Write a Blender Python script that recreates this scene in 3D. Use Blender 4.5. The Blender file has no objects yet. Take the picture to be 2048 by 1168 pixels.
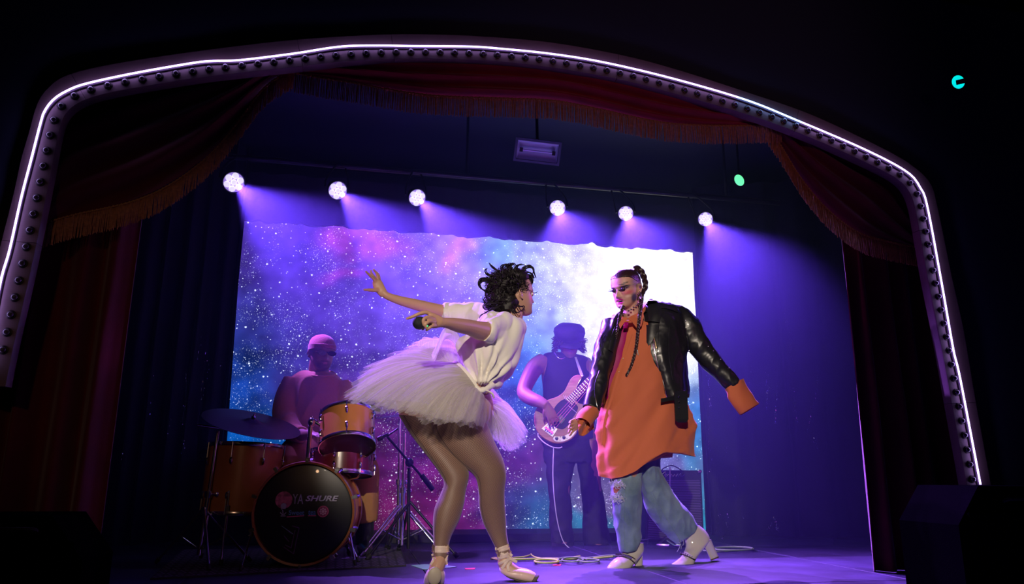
import bpy, bmesh, math, random
import numpy as np
from mathutils import Vector, Matrix, noise
from mathutils.bvhtree import BVHTree
random.seed(7); np.random.seed(7)
PI = math.pi
SC = bpy.context.scene
COL = SC.collection
# ---------------------------------------------------------------- camera
FOC = 1486.0
cam_d = bpy.data.cameras.new('camera'); cam = bpy.data.objects.new('camera', cam_d); COL.objects.link(cam)
cam_d.sensor_width = 36; cam_d.lens = 36 * FOC / 2048; cam_d.clip_start = .05
CAMP = Vector((0, 0, .516))
CM = (Matrix.Rotation(math.radians(-11.5), 3, 'Z') @ Matrix.Rotation(math.radians(90 + 13.8), 3, 'X')
      @ Matrix.Rotation(math.radians(.35), 3, 'Z'))
cam.matrix_world = Matrix.Translation(CAMP) @ CM.to_4x4()
SC.camera = cam
# ---------------------------------------------------------------- world, exposure, big lights
w = bpy.data.worlds.new('world'); SC.world = w; w.use_nodes = True
w.node_tree.nodes['Background'].inputs[0].default_value = (.05, .06, .16, 1)
w.node_tree.nodes['Background'].inputs[1].default_value = .008
SC.view_settings.view_transform = 'Standard'; SC.view_settings.look = 'None'
SC.view_settings.exposure = 0; SC.view_settings.gamma = 1; SC.view_settings.use_curve_mapping = False
SC.cycles.use_denoising = True
SC.cycles.volume_bounces = 0; SC.cycles.max_bounces = 8; SC.cycles.transparent_max_bounces = 24
SC.cycles.volume_step_rate = 4
SC.cycles.sample_clamp_indirect = 3
def ray(px, py):
    return CM @ Vector(((px - 1024) / FOC, (584 - py) / FOC, -1))
def P(px, py, Y):                       # the point at depth Y (metres up-stage) seen there
    d = ray(px, py); return CAMP + d * (Y / d.y)
def PZ(px, py, Z=0.0):                  # the point at height Z
    d = ray(px, py); return CAMP + d * ((Z - CAMP.z) / d.z)
def S(Y, px=1024):                      # metres per pixel there
    d = ray(px, 700); return Y / d.y / FOC
def light(kind, name, loc, target, power, col, **kw):
    d = bpy.data.lights.new(name, kind); o = bpy.data.objects.new(name, d); COL.objects.link(o)
    d.energy = power; d.color = col
    for k, v in kw.items(): setattr(d, k, v)
    o.location = loc
    o.rotation_euler = (Vector(target) - Vector(loc)).to_track_quat('-Z', 'Y').to_euler()
    return o
# front-of-house key on the two singers (a lamp hung over the audience), from the left
light('SPOT', 'front_spot_key', (-.9, -2.6, 2.9), (1.05, 4.1, .95), 1350, (1, .84, .68), spot_size=math.radians(22), spot_blend=.45, shadow_soft_size=.05)
# dim front fill for the band
light('SPOT', 'front_spot_band', (-1.4, -2.2, 2.6), (-.75, 4.9, .75), 42, (1, .56, .3), spot_size=math.radians(22), spot_blend=.8, shadow_soft_size=.1)
light('SPOT', 'added_fill_arch', (2.6, -2.0, 2.2), (1.75, 3.7, 2.95), 60, (1, .42, .5), spot_size=math.radians(36), spot_blend=1, shadow_soft_size=.3)  # unseen weak fill, added to brighten the upper arch and valance
# side lamps from the wings (violet left, magenta right)
light('SPOT', 'wing_spot_magenta', (-1.6, 4.15, 1.9), (1.3, 4.1, 1.2), 30, (.75, .05, 1), spot_size=math.radians(40), spot_blend=.6, shadow_soft_size=.06)
light('SPOT', 'wing_spot_violet', (2.7, 4.3, 2.0), (.5, 3.75, 1.1), 70, (.5, .12, 1), spot_size=math.radians(30), spot_blend=.6, shadow_soft_size=.06)
# ================================================================ helpers
MATS = {}
def new_mat(name):
    m = bpy.data.materials.new(name); m.use_nodes = True
    return m, m.node_tree, m.node_tree.nodes['Principled BSDF']
def mat(name, col=(), rough=.6, metal=0., bump=0., bscale=60, var=0., vscale=8, sheen=0., spec=.5, coat=0., emit=None, estr=1., sss=0., trans=0., alpha=1.):
    if name in MATS: return MATS[name]
    m, nt, b = new_mat(name); N = nt.nodes; L = nt.links
    b.inputs['Base Color'].default_value = (*col, 1); b.inputs['Roughness'].default_value = rough
    b.inputs['Metallic'].default_value = metal; b.inputs['Specular IOR Level'].default_value = spec
    b.inputs['Sheen Weight'].default_value = sheen; b.inputs['Coat Weight'].default_value = coat
    b.inputs['Subsurface Weight'].default_value = sss
    if sss: b.inputs['Subsurface Radius'].default_value = (.012, .005, .003)
    b.inputs['Transmission Weight'].default_value = trans; b.inputs['Alpha'].default_value = alpha
    if emit: b.inputs['Emission Color'].default_value = (*emit, 1); b.inputs['Emission Strength'].default_value = estr
    tc = N.new('ShaderNodeTexCoord')
    if var:
        n = N.new('ShaderNodeTexNoise'); n.inputs['Scale'].default_value = vscale; n.inputs['Detail'].default_value = 5
        L.new(tc.outputs['Object'], n.inputs['Vector'])
        r = N.new('ShaderNodeMapRange'); r.inputs[1].default_value = .3; r.inputs[2].default_value = .7
        r.inputs[3].default_value = 1 - var; r.inputs[4].default_value = 1 + var
        L.new(n.outputs['Fac'], r.inputs[0])
        mx = N.new('ShaderNodeVectorMath'); mx.operation = 'SCALE'; mx.inputs[0].default_value = col
        L.new(r.outputs[0], mx.inputs['Scale']); L.new(mx.outputs[0], b.inputs['Base Color'])
    if bump:
        n = N.new('ShaderNodeTexNoise'); n.inputs['Scale'].default_value = bscale; n.inputs['Detail'].default_value = 3
        L.new(tc.outputs['Object'], n.inputs['Vector'])
        bp = N.new('ShaderNodeBump'); bp.inputs['Strength'].default_value = bump; bp.inputs['Distance'].default_value = .004
        L.new(n.outputs['Fac'], bp.inputs['Height']); L.new(bp.outputs[0], b.inputs['Normal'])
    MATS[name] = m; return m
def crom(pts, k):
    """Catmull-Rom through rows of floats (numpy), k steps per segment"""
    A = np.array([list(p) for p in pts], float)
    if k <= 1 or len(A) < 3: 
        if k <= 1: return A
    n = len(A); E = np.vstack([2 * A[0] - A[1], A, 2 * A[-1] - A[-2]]); out = []
    for i in range(n - 1):
        p0, p1, p2, p3 = E[i], E[i + 1], E[i + 2], E[i + 3]
        for j in range(k):
            t = j / k
            out.append(.5 * ((2 * p1) + (-p0 + p2) * t + (2 * p0 - 5 * p1 + 4 * p2 - p3) * t * t + (-p0 + 3 * p1 - 3 * p2 + p3) * t ** 3))
    out.append(A[-1]); return np.array(out)
def resample(pts, n):
    A = np.array([list(p) for p in pts], float); d = np.r_[0, np.cumsum(np.linalg.norm(np.diff(A, axis=0), axis=1))]
    t = np.linspace(0, d[-1], n); return np.stack([np.interp(t, d, A[:, c]) for c in range(A.shape[1])], 1)
def spow(v, e): return math.copysign(abs(v) ** e, v)
class MB:
    def __init__(s): s.v = []; s.f = []; s.uv = []; s.mi = []; s.cur = 0
    def _face(s, idx, uv=None): s.f.append(tuple(idx)); s.uv.append(uv); s.mi.append(s.cur)
    def rings(s, R, cap=True, closed=False, uvs=(1, 1)):
        """R: list of rings (equal counts) -> skin"""
        b = len(s.v); n = len(R[0]); m = len(R)
        for r in R: s.v.extend([Vector(p) for p in r])
        rr = m if closed else m - 1
        for i in range(rr):
            i2 = (i + 1) % m
            for j in range(n):
                j2 = (j + 1) % n
                s._face((b + i * n + j, b + i * n + j2, b + i2 * n + j2, b + i2 * n + j),
                        ((j / n * uvs[0], i / rr * uvs[1]), ((j + 1) / n * uvs[0], i / rr * uvs[1]), ((j + 1) / n * uvs[0], (i + 1) / rr * uvs[1]), (j / n * uvs[0], (i + 1) / rr * uvs[1])))
        if cap and not closed:
            s._face([b + j for j in range(n)][::-1]); s._face([b + (m - 1) * n + j for j in range(n)])
        return s
    def tube(s, pts, rad, n=10, k=4, cap=True, closed=False, flat=1., up=None, uvs=(1, 1)):
        """rad: scalar, or one per point; flat squashes along the second axis"""
        if not hasattr(rad, '__len__'): rad = [rad] * len(pts)
        A = crom([(*p, r) for p, r in zip(pts, rad)], k)
        Q = [Vector(a[:3]) for a in A]; m = len(Q)
        T = [((Q[(i + 1) % m] - Q[i - 1]) if closed else (Q[min(i + 1, m - 1)] - Q[max(i - 1, 0)])).normalized() for i in range(m)]
        u = Vector(up) if up is not None else (Vector((0, 0, 1)) if abs(T[0].z) < .9 else Vector((1, 0, 0)))
        R = []
        for i in range(m):
            a = u - T[i] * u.dot(T[i])
            if a.length < 1e-6: a = T[i].orthogonal()
            a.normalize(); b = T[i].cross(a)
            if up is None: u = a
            r = max(A[i][3], 1e-4)
            R.append([Q[i] + a * math.cos(2 * PI * j / n) * r * flat + b * math.sin(2 * PI * j / n) * r for j in range(n)])
        return s.rings(R, cap, closed, uvs)
    def tubeP(s, rows, n=12, k=4, **kw):
        """rows: (px, py, Y, radius in px)"""
        return s.tube([P(a, b, Y) for a, b, Y, r in rows], [r * S(Y) for a, b, Y, r in rows], n, k, **kw)
    def sil(s, rows, k=4, n=28, e=1., fold=None, cap=True, rnd=(0, 0), uvs=(1, 1)):
        """rows: (xl,yl,xr,yr,Y,t) left and right edge seen by the lens, depth of the middle, half thickness in m"""
        A = crom(rows, k); m = len(A); R = []
        for i, a in enumerate(A):
            Lp, Rp = P(a[0], a[1], a[4]), P(a[2], a[3], a[4]); c = (Lp + Rp) / 2; h = (Rp - Lp) / 2; t = a[5]
            v = i / (m - 1)
            g = 1.
            if rnd[0] and v < rnd[0]: g = math.sqrt(max(1 - (1 - v / rnd[0]) ** 2, .01))
            if rnd[1] and v > 1 - rnd[1]: g = min(g, math.sqrt(max(1 - (1 - (1 - v) / rnd[1]) ** 2, .01)))
            D = Vector((c.x * .9, c.y, 0)).normalized()
            ring = []
            for j in range(n):
                an = 2 * PI * j / n; q = 1.
                if fold: q = fold(v, an)
                ring.append(c + h * spow(math.cos(an), e) * g * q + D * spow(math.sin(an), e) * t * g * q)
            R.append(ring)
        return s.rings(R, cap, uvs=uvs)
    def ell(s, c, r, M=None, n=16, m=10):
        M = M or Matrix.Identity(3); c = Vector(c); R = []
        if not hasattr(r, '__len__'): r = (r, r, r)
        for i in range(m + 1):
            ph = PI * (i + .02) / (m + .04) - PI / 2
            R.append([c + M @ Vector((r[0] * math.cos(ph) * math.cos(2 * PI * j / n), r[1] * math.cos(ph) * math.sin(2 * PI * j / n), r[2] * math.sin(ph))) for j in range(n)])
        return s.rings(R)
    def cyl(s, a, b, r0, r1=None, n=16, cap=True):
        return s.tube([a, b], [r0, r0 if r1 is None else r1], n, 1, cap)
    def lathe(s, c, axis, prof, n=32, closed=False):
        """prof: (distance along axis, radius)"""
        ax = Vector(axis).normalized(); a = ax.orthogonal().normalized(); b = ax.cross(a); c = Vector(c)
        return s.rings([[c + ax * h + (a * math.cos(2 * PI * j / n) + b * math.sin(2 * PI * j / n)) * max(r, 1e-4) for j in range(n)] for h, r in prof], not closed, closed)
    def box(s, c, size, M=None, bev=0.):
        M = M or Matrix.Identity(3); c = Vector(c); x, y, z = [q / 2 for q in size]
        if bev:
            R = []
            for dz, ins in ((-z, bev), (-z + bev, 0), (z - bev, 0), (z, bev)):
                X, Y_ = x - ins, y - ins; bb = bev * .999 if not ins else bev * .5
                R.append([c + M @ Vector(p) for p in ((X, -Y_ + bb, dz), (X, Y_ - bb, dz), (X - bb, Y_, dz), (-X + bb, Y_, dz), (-X, Y_ - bb, dz), (-X, -Y_ + bb, dz), (-X + bb, -Y_, dz), (X - bb, -Y_, dz))])
            return s.rings(R)
        b = len(s.v)
        for q in ((-x, -y, -z), (x, -y, -z), (x, y, -z), (-x, y, -z), (-x, -y, z), (x, -y, z), (x, y, z), (-x, y, z)): s.v.append(c + M @ Vector(q))
        for f in ((3, 2, 1, 0), (4, 5, 6, 7), (0, 1, 5, 4), (1, 2, 6, 5), (2, 3, 7, 6), (3, 0, 4, 7)): s._face([b + i for i in f])
        return s
    def sheet(s, fn, nu, nv, th=.002, uvs=(1, 1)):
        """solid cloth from fn(u,v)->Vector"""
        G = [[Vector(fn(i / nu, j / nv)) for j in range(nv + 1)] for i in range(nu + 1)]
        b = len(s.v); W = nv + 1; cnt = (nu + 1) * W
        nr = []
        for i in range(nu + 1):
            for j in range(W):
                du = G[min(i + 1, nu)][j] - G[max(i - 1, 0)][j]; dv = G[i][min(j + 1, nv)] - G[i][max(j - 1, 0)]
                q = du.cross(dv); nr.append(q.normalized() if q.length > 1e-12 else Vector((0, -1, 0)))
        for sg in (1, -1):
            for i in range(nu + 1):
                for j in range(W): s.v.append(G[i][j] + nr[i * W + j] * th / 2 * sg)
        def U(i, j): return (i / nu * uvs[0], j / nv * uvs[1])
        for i in range(nu):
            for j in range(nv):
                a, c_, d, e = i * W + j, (i + 1) * W + j, (i + 1) * W + j + 1, i * W + j + 1
                s._face((b + a, b + c_, b + d, b + e), (U(i, j), U(i + 1, j), U(i + 1, j + 1), U(i, j + 1)))
                s._face((b + cnt + e, b + cnt + d, b + cnt + c_, b + cnt + a), (U(i, j + 1), U(i + 1, j + 1), U(i + 1, j), U(i, j)))
        edge = [i * W for i in range(nu + 1)] + [nu * W + j for j in range(1, W)] + [i * W + nv for i in range(nu - 1, -1, -1)] + [j for j in range(nv - 1, 0, -1)]
        for q in range(len(edge)):
            a, c_ = edge[q], edge[(q + 1) % len(edge)]
            s._face((b + c_, b + a, b + cnt + a, b + cnt + c_))
        return s
    def prism(s, poly, D):
        """closed outline (Vectors) extruded by vector D"""
        b = len(s.v); n = len(poly); D = Vector(D)
        for p in poly: s.v.append(Vector(p))
        for p in poly: s.v.append(Vector(p) + D)
        s._face(range(b + n - 1, b - 1, -1)); s._face(range(b + n, b + 2 * n))
        for j in range(n): s._face((b + j, b + (j + 1) % n, b + n + (j + 1) % n, b + n + j))
        return s
    def mesh(s, name, off=Vector()):
        me = bpy.data.meshes.new(name); me.from_pydata([tuple(v - off) for v in s.v], [], s.f)
        if any(u for u in s.uv):
            ul = me.uv_layers.new(name='UVMap'); k = 0; d = ul.data
            for f, u in zip(s.f, s.uv):
                for i in range(len(f)):
                    if u: d[k].uv = u[i]
                    k += 1
        return me
def finish(me, smooth=True, ang=40):
    if smooth:
        me.polygons.foreach_set('use_smooth', [True] * len(me.polygons)); me.set_sharp_from_angle(angle=math.radians(ang))
OFF = {}
def base_of(o): return OFF.get(o.name, Vector())
def obj(name, mb, m, parent=None, smooth=True, ang=40, off=None):
    if off is None: off = base_of(parent) if parent else Vector()
    off = Vector(off); me = mb
    if isinstance(mb, MB):
        me = mb.mesh(name, off)
        if len(set(mb.mi)) > 1: me.polygons.foreach_set('material_index', mb.mi)
        bm = bmesh.new(); bm.from_mesh(me); bmesh.ops.recalc_face_normals(bm, faces=bm.faces); bm.to_mesh(me); bm.free()
    for q in (m if isinstance(m, (list, tuple)) else [m]): me.materials.append(q)
    finish(me, smooth, ang)
    o = bpy.data.objects.new(name, me); COL.objects.link(o); OFF[o.name] = off
    if parent: o.parent = parent; o.location = off - base_of(parent)
    else: o.location = off
    o.matrix_world = Matrix.Translation(off)
    return o
def tag(o, label=None, cat=None, group=None, kind=None):
    if label: o['label'] = label
    if cat: o['category'] = cat
    if group: o['group'] = group
    if kind: o['kind'] = kind
    return o
def thing(name, label, cat, loc=(0, 0, 0), group=None):
    o = bpy.data.objects.new(name, None); COL.objects.link(o); o.empty_display_size = .1
    o.location = loc; o.matrix_world = Matrix.Translation(Vector(loc)); OFF[o.name] = Vector(loc); return tag(o, label, cat, group)
def single(name, mb, m, label, cat, loc, group=None, **kw):
    """a thing that is one mesh, its origin at loc"""
    return tag(obj(name, mb, m, None, off=Vector(loc), **kw), label, cat, group)
def struct(name, mb, m, parent=None, **kw):
    o = obj(name, mb, m, parent, **kw)
    if not parent: o['kind'] = 'structure'
    return o
def nz(v, s=1., o=0.):
    return noise.noise(Vector(v) * s + Vector((o, o * 1.7, -o)))
def remesh(mb, voxel, it=2, name='body'):
    me = mb.mesh(name); bm = bmesh.new(); bm.from_mesh(me); bmesh.ops.recalc_face_normals(bm, faces=bm.faces); bm.to_mesh(me); bm.free()
    o = bpy.data.objects.new('tmp', me); COL.objects.link(o)
    md = o.modifiers.new('r', 'REMESH'); md.mode = 'VOXEL'; md.voxel_size = voxel
    if it: sm = o.modifiers.new('s', 'SMOOTH'); sm.iterations = it; sm.factor = .5
    dg = bpy.context.evaluated_depsgraph_get(); out = bpy.data.meshes.new_from_object(o.evaluated_get(dg))
    bpy.data.objects.remove(o); out.name = name
    return out
def paint(me, base, blobs, off=Vector()):
    """colour attribute: base colour plus soft blobs (centre, radii along 3 axes or one radius, colour, hardness)"""
    n = len(me.vertices); co = np.empty(n * 3); me.vertices.foreach_get('co', co); co = co.reshape(-1, 3)
    C = np.tile(np.array([*base, 1.]), (n, 1))
    for c, r, col, hard, *ax in blobs:
        d = co - np.array(c)
        if hasattr(r, '__len__'):
            A = np.array([list(a) for a in ax[0]]) if ax else np.eye(3)
            q = np.sqrt((((d @ A.T) / np.array(r)) ** 2).sum(1))
        else: q = np.linalg.norm(d, axis=1) / r
        w_ = np.clip((1 - q) * hard + .5, 0, 1)[:, None]; C[:, :3] = C[:, :3] * (1 - w_) + np.array(col) * w_
    at = me.color_attributes.new('Col', 'FLOAT_COLOR', 'POINT'); at.data.foreach_set('color', C.ravel())
def vcol_mat(name, rough=.5, sss=.1, bump=.15, bscale=300, coat=0.):
    m, nt, b = new_mat(name); a = nt.nodes.new('ShaderNodeVertexColor'); a.layer_name = 'Col'
    nt.links.new(a.outputs[0], b.inputs['Base Color']); b.inputs['Roughness'].default_value = rough
    b.inputs['Subsurface Weight'].default_value = sss; b.inputs['Subsurface Radius'].default_value = (.012, .005, .003)
    b.inputs['Coat Weight'].default_value = coat
    if bump:
        n = nt.nodes.new('ShaderNodeTexNoise'); n.inputs['Scale'].default_value = bscale
        tc = nt.nodes.new('ShaderNodeTexCoord'); nt.links.new(tc.outputs['Object'], n.inputs['Vector'])
        bp = nt.nodes.new('ShaderNodeBump'); bp.inputs['Strength'].default_value = bump; bp.inputs['Distance'].default_value = .001
        nt.links.new(n.outputs['Fac'], bp.inputs['Height']); nt.links.new(bp.outputs[0], b.inputs['Normal'])
    return m
def bvh_of(*objs):
    vs = []; fs = []
    for o in objs:
        b = len(vs); mw = o.matrix_world; vs += [mw @ v.co for v in o.data.vertices]; fs += [tuple(b + i for i in p.vertices) for p in o.data.polygons]
    return BVHTree.FromPolygons(vs, fs)
def on(bvh, px, py, lift=.003, Y=4.4):
    """where the line of sight meets that surface, lifted off it"""
    d = ray(px, py).normalized(); h = bvh.ray_cast(CAMP, d)
    if h[0] is None: return P(px, py, Y)
    n = h[1]
    if n.dot(d) > 0: n = -n
    return h[0] + n * lift
def strip_on(mb, bvh, pts, wd, lift=.003, k=4, th=.003, n=8, Y=4.4):
    """a strap, seam or cord lying on a surface: pts in px, width in px"""
    A = crom(pts, k); q = [on(bvh, a[0], a[1], lift, Y) for a in A]
    wl = wd if hasattr(wd, '__len__') else [wd] * len(pts)
    W = np.interp(np.linspace(0, 1, len(q)), np.linspace(0, 1, len(wl)), wl)
    R = []
    for i, p in enumerate(q):
        t = (q[min(i + 1, len(q) - 1)] - q[max(i - 1, 0)]); t = t.normalized() if t.length > 1e-9 else Vector((1, 0, 0))
        nrm = (CAMP - p).normalized(); sd = t.cross(nrm).normalized(); hw = W[i] / 2 * S(p.y)
        R.append([p + sd * math.cos(2 * PI * j / n) * hw + nrm * math.sin(2 * PI * j / n) * th for j in range(n)])
    mb.rings(R); return mb
def patch_on(mb, bvh, L, R, nu=10, nv=6, lift=.004, th=.003, Y=4.4, puff=0.):
    """a panel lying on a surface between a left and a right px polyline"""
    A = resample(crom(L, 4), nu + 1); B = resample(crom(R, 4), nu + 1)
    def fn(u, v):
        i = int(round(u * nu)); p = A[i] * (1 - v) + B[i] * v
        return on(bvh, p[0], p[1], lift + puff * math.sin(PI * v), Y)
    mb.sheet(fn, nu, nv, th); return mb
# ================================================================ the stage
m_black = mat('black_paint', (.006, .006, .009), .75, bump=.3, bscale=40)
m_floor, nt, b = new_mat('stage_floor_paint')
def floor_nodes(nt, b):
    N = nt.nodes; L = nt.links; tc = N.new('ShaderNodeTexCoord')
    n1 = N.new('ShaderNodeTexNoise'); n1.inputs['Scale'].default_value = 2.2; n1.inputs['Detail'].default_value = 9; n1.inputs['Roughness'].default_value = .65
    n2 = N.new('ShaderNodeTexNoise'); n2.inputs['Scale'].default_value = 60; n2.inputs['Detail'].default_value = 4
    for n in (n1, n2): L.new(tc.outputs['Object'], n.inputs['Vector'])
    r = N.new('ShaderNodeValToRGB'); r.color_ramp.elements[0].position = .35; r.color_ramp.elements[0].color = (.018, .018, .036, 1); r.color_ramp.elements[1].position = .7; r.color_ramp.elements[1].color = (.052, .048, .115, 1)
    L.new(n1.outputs['Fac'], r.inputs[0]); L.new(r.outputs[0], b.inputs['Base Color'])
    rr = N.new('ShaderNodeMapRange'); rr.inputs[3].default_value = .38; rr.inputs[4].default_value = .75; L.new(n1.outputs['Fac'], rr.inputs[0]); L.new(rr.outputs[0], b.inputs['Roughness'])
    bp = N.new('ShaderNodeBump'); bp.inputs['Strength'].default_value = .5; bp.inputs['Distance'].default_value = .002
    L.new(n2.outputs['Fac'], bp.inputs['Height']); L.new(bp.outputs[0], b.inputs['Normal'])
floor_nodes(nt, b)
fl = MB(); fl.box((1, 4.2, -.56), (8.4, 6.4, 1.0)); flo = struct('floor', fl, m_black, smooth=False)
# plywood stage panels, seams between them
xs = [-3.2, -2.0, -.8, .4, 1.62, 2.84, 4.06, 5.2]; ys = [1.0, 3.62, 6.07, 7.4]
ys = [1.2, 3.58, 6.02, 7.4]
for i in range(len(xs) - 1):
    for j in range(3):
        p = MB(); p.box(((xs[i] + xs[i + 1]) / 2, (ys[j] + ys[j + 1]) / 2, -.03), (xs[i + 1] - xs[i] - .006, ys[j + 1] - ys[j] - .006, .06), bev=.003)
        obj('stage_panel', p, m_floor, flo, smooth=False)
def wallbox(name, c, sz): q = MB(); q.box(c, sz); return struct(name, q, m_black, smooth=False)
wallbox('wall_back', (1, 7.45, 1.9), (8.4, .1, 5.8)); wallbox('wall_left', (-3.25, 5.5, 1.9), (.1, 3.8, 5.8)); wallbox('wall_right', (5.25, 5.5, 1.9), (.1, 3.8, 5.8))
YA = 3.62   # plane of the arch
# ceiling with boards
m_ceil = mat('ceiling_paint', (.02, .026, .07), .6, bump=.2, bscale=20)
ce = MB(); ce.box((1, 5.6, 3.62), (8.4, 3.9, .1)); ceo = struct('ceiling', ce, m_ceil, smooth=False)
# --- arch curves (outer edge, tube, inner edge)
OUT = [(-60, 770), (-25, 600), (0, 495), (27, 389), (42, 320), (58, 266), (73, 212), (92, 181), (127, 154), (193, 135), (308, 115), (462, 94), (600, 79), (750, 70), (850, 69), (960, 73), (1100, 85), (1250, 112), (1365, 143), (1479, 180), (1600, 221), (1685, 258), (1780, 305), (1827, 334), (1860, 367), (1874, 414), (1902, 550), (1926, 658), (1949, 794), (1981, 970), (2006, 1110)]
NEO = [(-30, 730), (0, 568), (19, 500), (42, 397), (62, 320), (83, 239), (91, 219), (108, 198), (135, 181), (173, 167), (270, 146), (385, 126), (424, 122), (482, 120), (588, 107), (682, 93), (764, 91), (822, 92), (939, 93), (998, 97), (1098, 107), (1205, 124), (1342, 156), (1490, 199), (1595, 241), (1728, 298), (1813, 343), (1841, 376), (1855, 414), (1883, 564), (1907, 700), (1920, 755), (1961, 969)]
INN = [(10, 790), (30, 690), (60, 560), (85, 440), (105, 340), (117, 275), (127, 238), (146, 215), (180, 198), (231, 185), (330, 168), (424, 154), (578, 137), (700, 124), (800, 119), (900, 120), (1000, 125), (1103, 137), (1240, 161), (1377, 197), (1514, 237), (1600, 269), (1660, 294), (1775, 348), (1808, 372), (1824, 400), (1833, 440), (1852, 550), (1876, 668), (1900, 800), (1931, 970), (1952, 1110)]
NA = 240
def w_(pts, n=NA, dy=0): return [P(a, b_, YA + dy) for a, b_ in resample(crom(pts, 6), n)]
def match(outer, inner_px, n):
    O = w_(outer, n); I = np.array([list(v) for v in w_(inner_px, 900)])
    res = []; last = 0
    for i, o in enumerate(O):                      # nearest inner point, kept monotone
        d = np.linalg.norm(I - np.array(list(o)), axis=1); lo = last; hi = min(len(I), last + 30)
        j = lo + int(np.argmin(d[lo:hi])) if i else int(np.argmin(d[:200])); last = j; res.append(Vector(I[j]))
    return O, res
O, I_ = match(OUT, INN, NA)
# smooth the matched inner edge
for _ in range(4): I_ = [I_[0]] + [(I_[i - 1] + I_[i] * 2 + I_[i + 1]) / 4 for i in range(1, NA - 1)] + [I_[-1]]
m_board = mat('arch_board_paint', (.19, .12, .12), .5, var=.12, vscale=6, bump=.1)
m_socket = mat('bulb_socket_metal', (.05, .045, .04), .4, metal=.8)
m_bulb = mat('unlit_bulb_glass', (.10, .085, .09), .08, coat=1., spec=.9)
m_neon = mat('light_strip_glow', (.8, .7, 1), .4, emit=(.50, .34, 1.0), estr=6.5)
m_neon2 = mat('light_strip_glow_blue', (.8, .7, 1), .4, emit=(.25, .42, 1.0), estr=7)
arch = thing('proscenium_arch', 'curved stage arch with glowing violet light strip and row of unlit bulbs', 'arch', tuple(P(1000, 100, YA)))
seams = [0, 22, 50, 84, 98, 132, 160, 190, 216, NA - 1]
for a, c in zip(seams[:-1], seams[1:]):
    q = MB(); rows = []
    for i in range(a, c + 1):
        t = 0
        o, n_ = O[i].copy(), I_[i].copy()
        if i == c and c < NA - 1: o = O[i] + (O[i - 1] - O[i]) * .06; n_ = I_[i] + (I_[i - 1] - I_[i]) * .06
        D = Vector((0, .05, 0)); md = (o - n_) * .02
        rows.append([o + Vector((0, .004, 0)), n_ + Vector((0, .004, 0)), n_ + md * 2 + Vector((0, -.004, 0)), o - md * 2 + Vector((0, -.004, 0))][::-1] if False else [o + D, n_ + D, n_, n_ + md + Vector((0, -.006, 0)), o - md + Vector((0, -.006, 0)), o])
    q.rings(rows); obj('board', q, m_board, arch, ang=30)
# ledge that carries the strip, then the strip itself in lengths
NW = w_(NEO, 260, -.03)
nb = [0, 118, 170, 182, 236, 259]
for a, c in zip(nb[:-1], nb[1:]):
    q = MB(); q.tube([NW[i] for i in range(a, c + 1)], .0048, 8, 1)
    o = obj('light_strip', q, m_neon2 if a == 170 else m_neon, arch)
    if a == 170: o['label'] = 'bluer length of the light strip'
q = MB(); q.tube([p + Vector((0, .018, -.003)) for p in NW], .006, 6, 1); obj('strip_channel', q, mat('strip_channel', (.08, .05, .08), .5), arch)
# bulbs
BL = []
for i in range(NA): BL.append(O[i] * .27 + I_[i] * .73 + Vector((0, -.006, 0)))
BL = resample([list(p) for p in BL], 106)
sk = MB(); sk.lathe((0, 0, 0), (0, -1, 0), [(-.004, .021), (.004, .021), (.006, .016), (.002, .014)], 14); skm = sk.mesh('socket')
bb = MB(); bb.lathe((0, 0, 0), (0, -1, 0), [(0, .010), (.004, .013), (.009, .0145), (.014, .0135), (.018, .009), (.020, .003)], 14); bbm = bb.mesh('light_bulb')
for me_, m_ in ((skm, m_socket), (bbm, m_bulb)): me_.materials.append(m_); finish(me_, True, 50)
for i, p in enumerate(BL[2:-1]):
    a = bpy.data.objects.new('socket', skm); COL.objects.link(a); a.parent = arch; a.location = Vector(p) - arch.location
    c = bpy.data.objects.new('light_bulb', bbm); COL.objects.link(c); c.parent = a
# wall around the arch: ring from the outer curve to a rectangle
q = MB(); R = []
cen = P(1000, 600, YA)
for i in range(NA):
    o = O[i]; d = (o - cen); d.y = 0; d.normalize()
    far = o + d * 3.2; o = o - d * .02
    R.append([o + Vector((0, .03, 0)), far + Vector((0, .03, 0)), far + Vector((0, .15, 0)), o + Vector((0, .15, 0))])
q.rings(R); struct('wall_front', q, mat('front_wall_paint', (.03, .04, .08), .8, bump=.2))
# legs of the wall below the arch ends
q = MB()
for s_, xe in ((O[0], -4.2), (O[-1], 7.0)):
    q.box(((s_.x + xe) / 2, YA + .09, (s_.z - 1.2) / 2), (abs(s_.x - xe), .12, s_.z + 1.3))
struct('trim_1', q, m_black, smooth=False)
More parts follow.
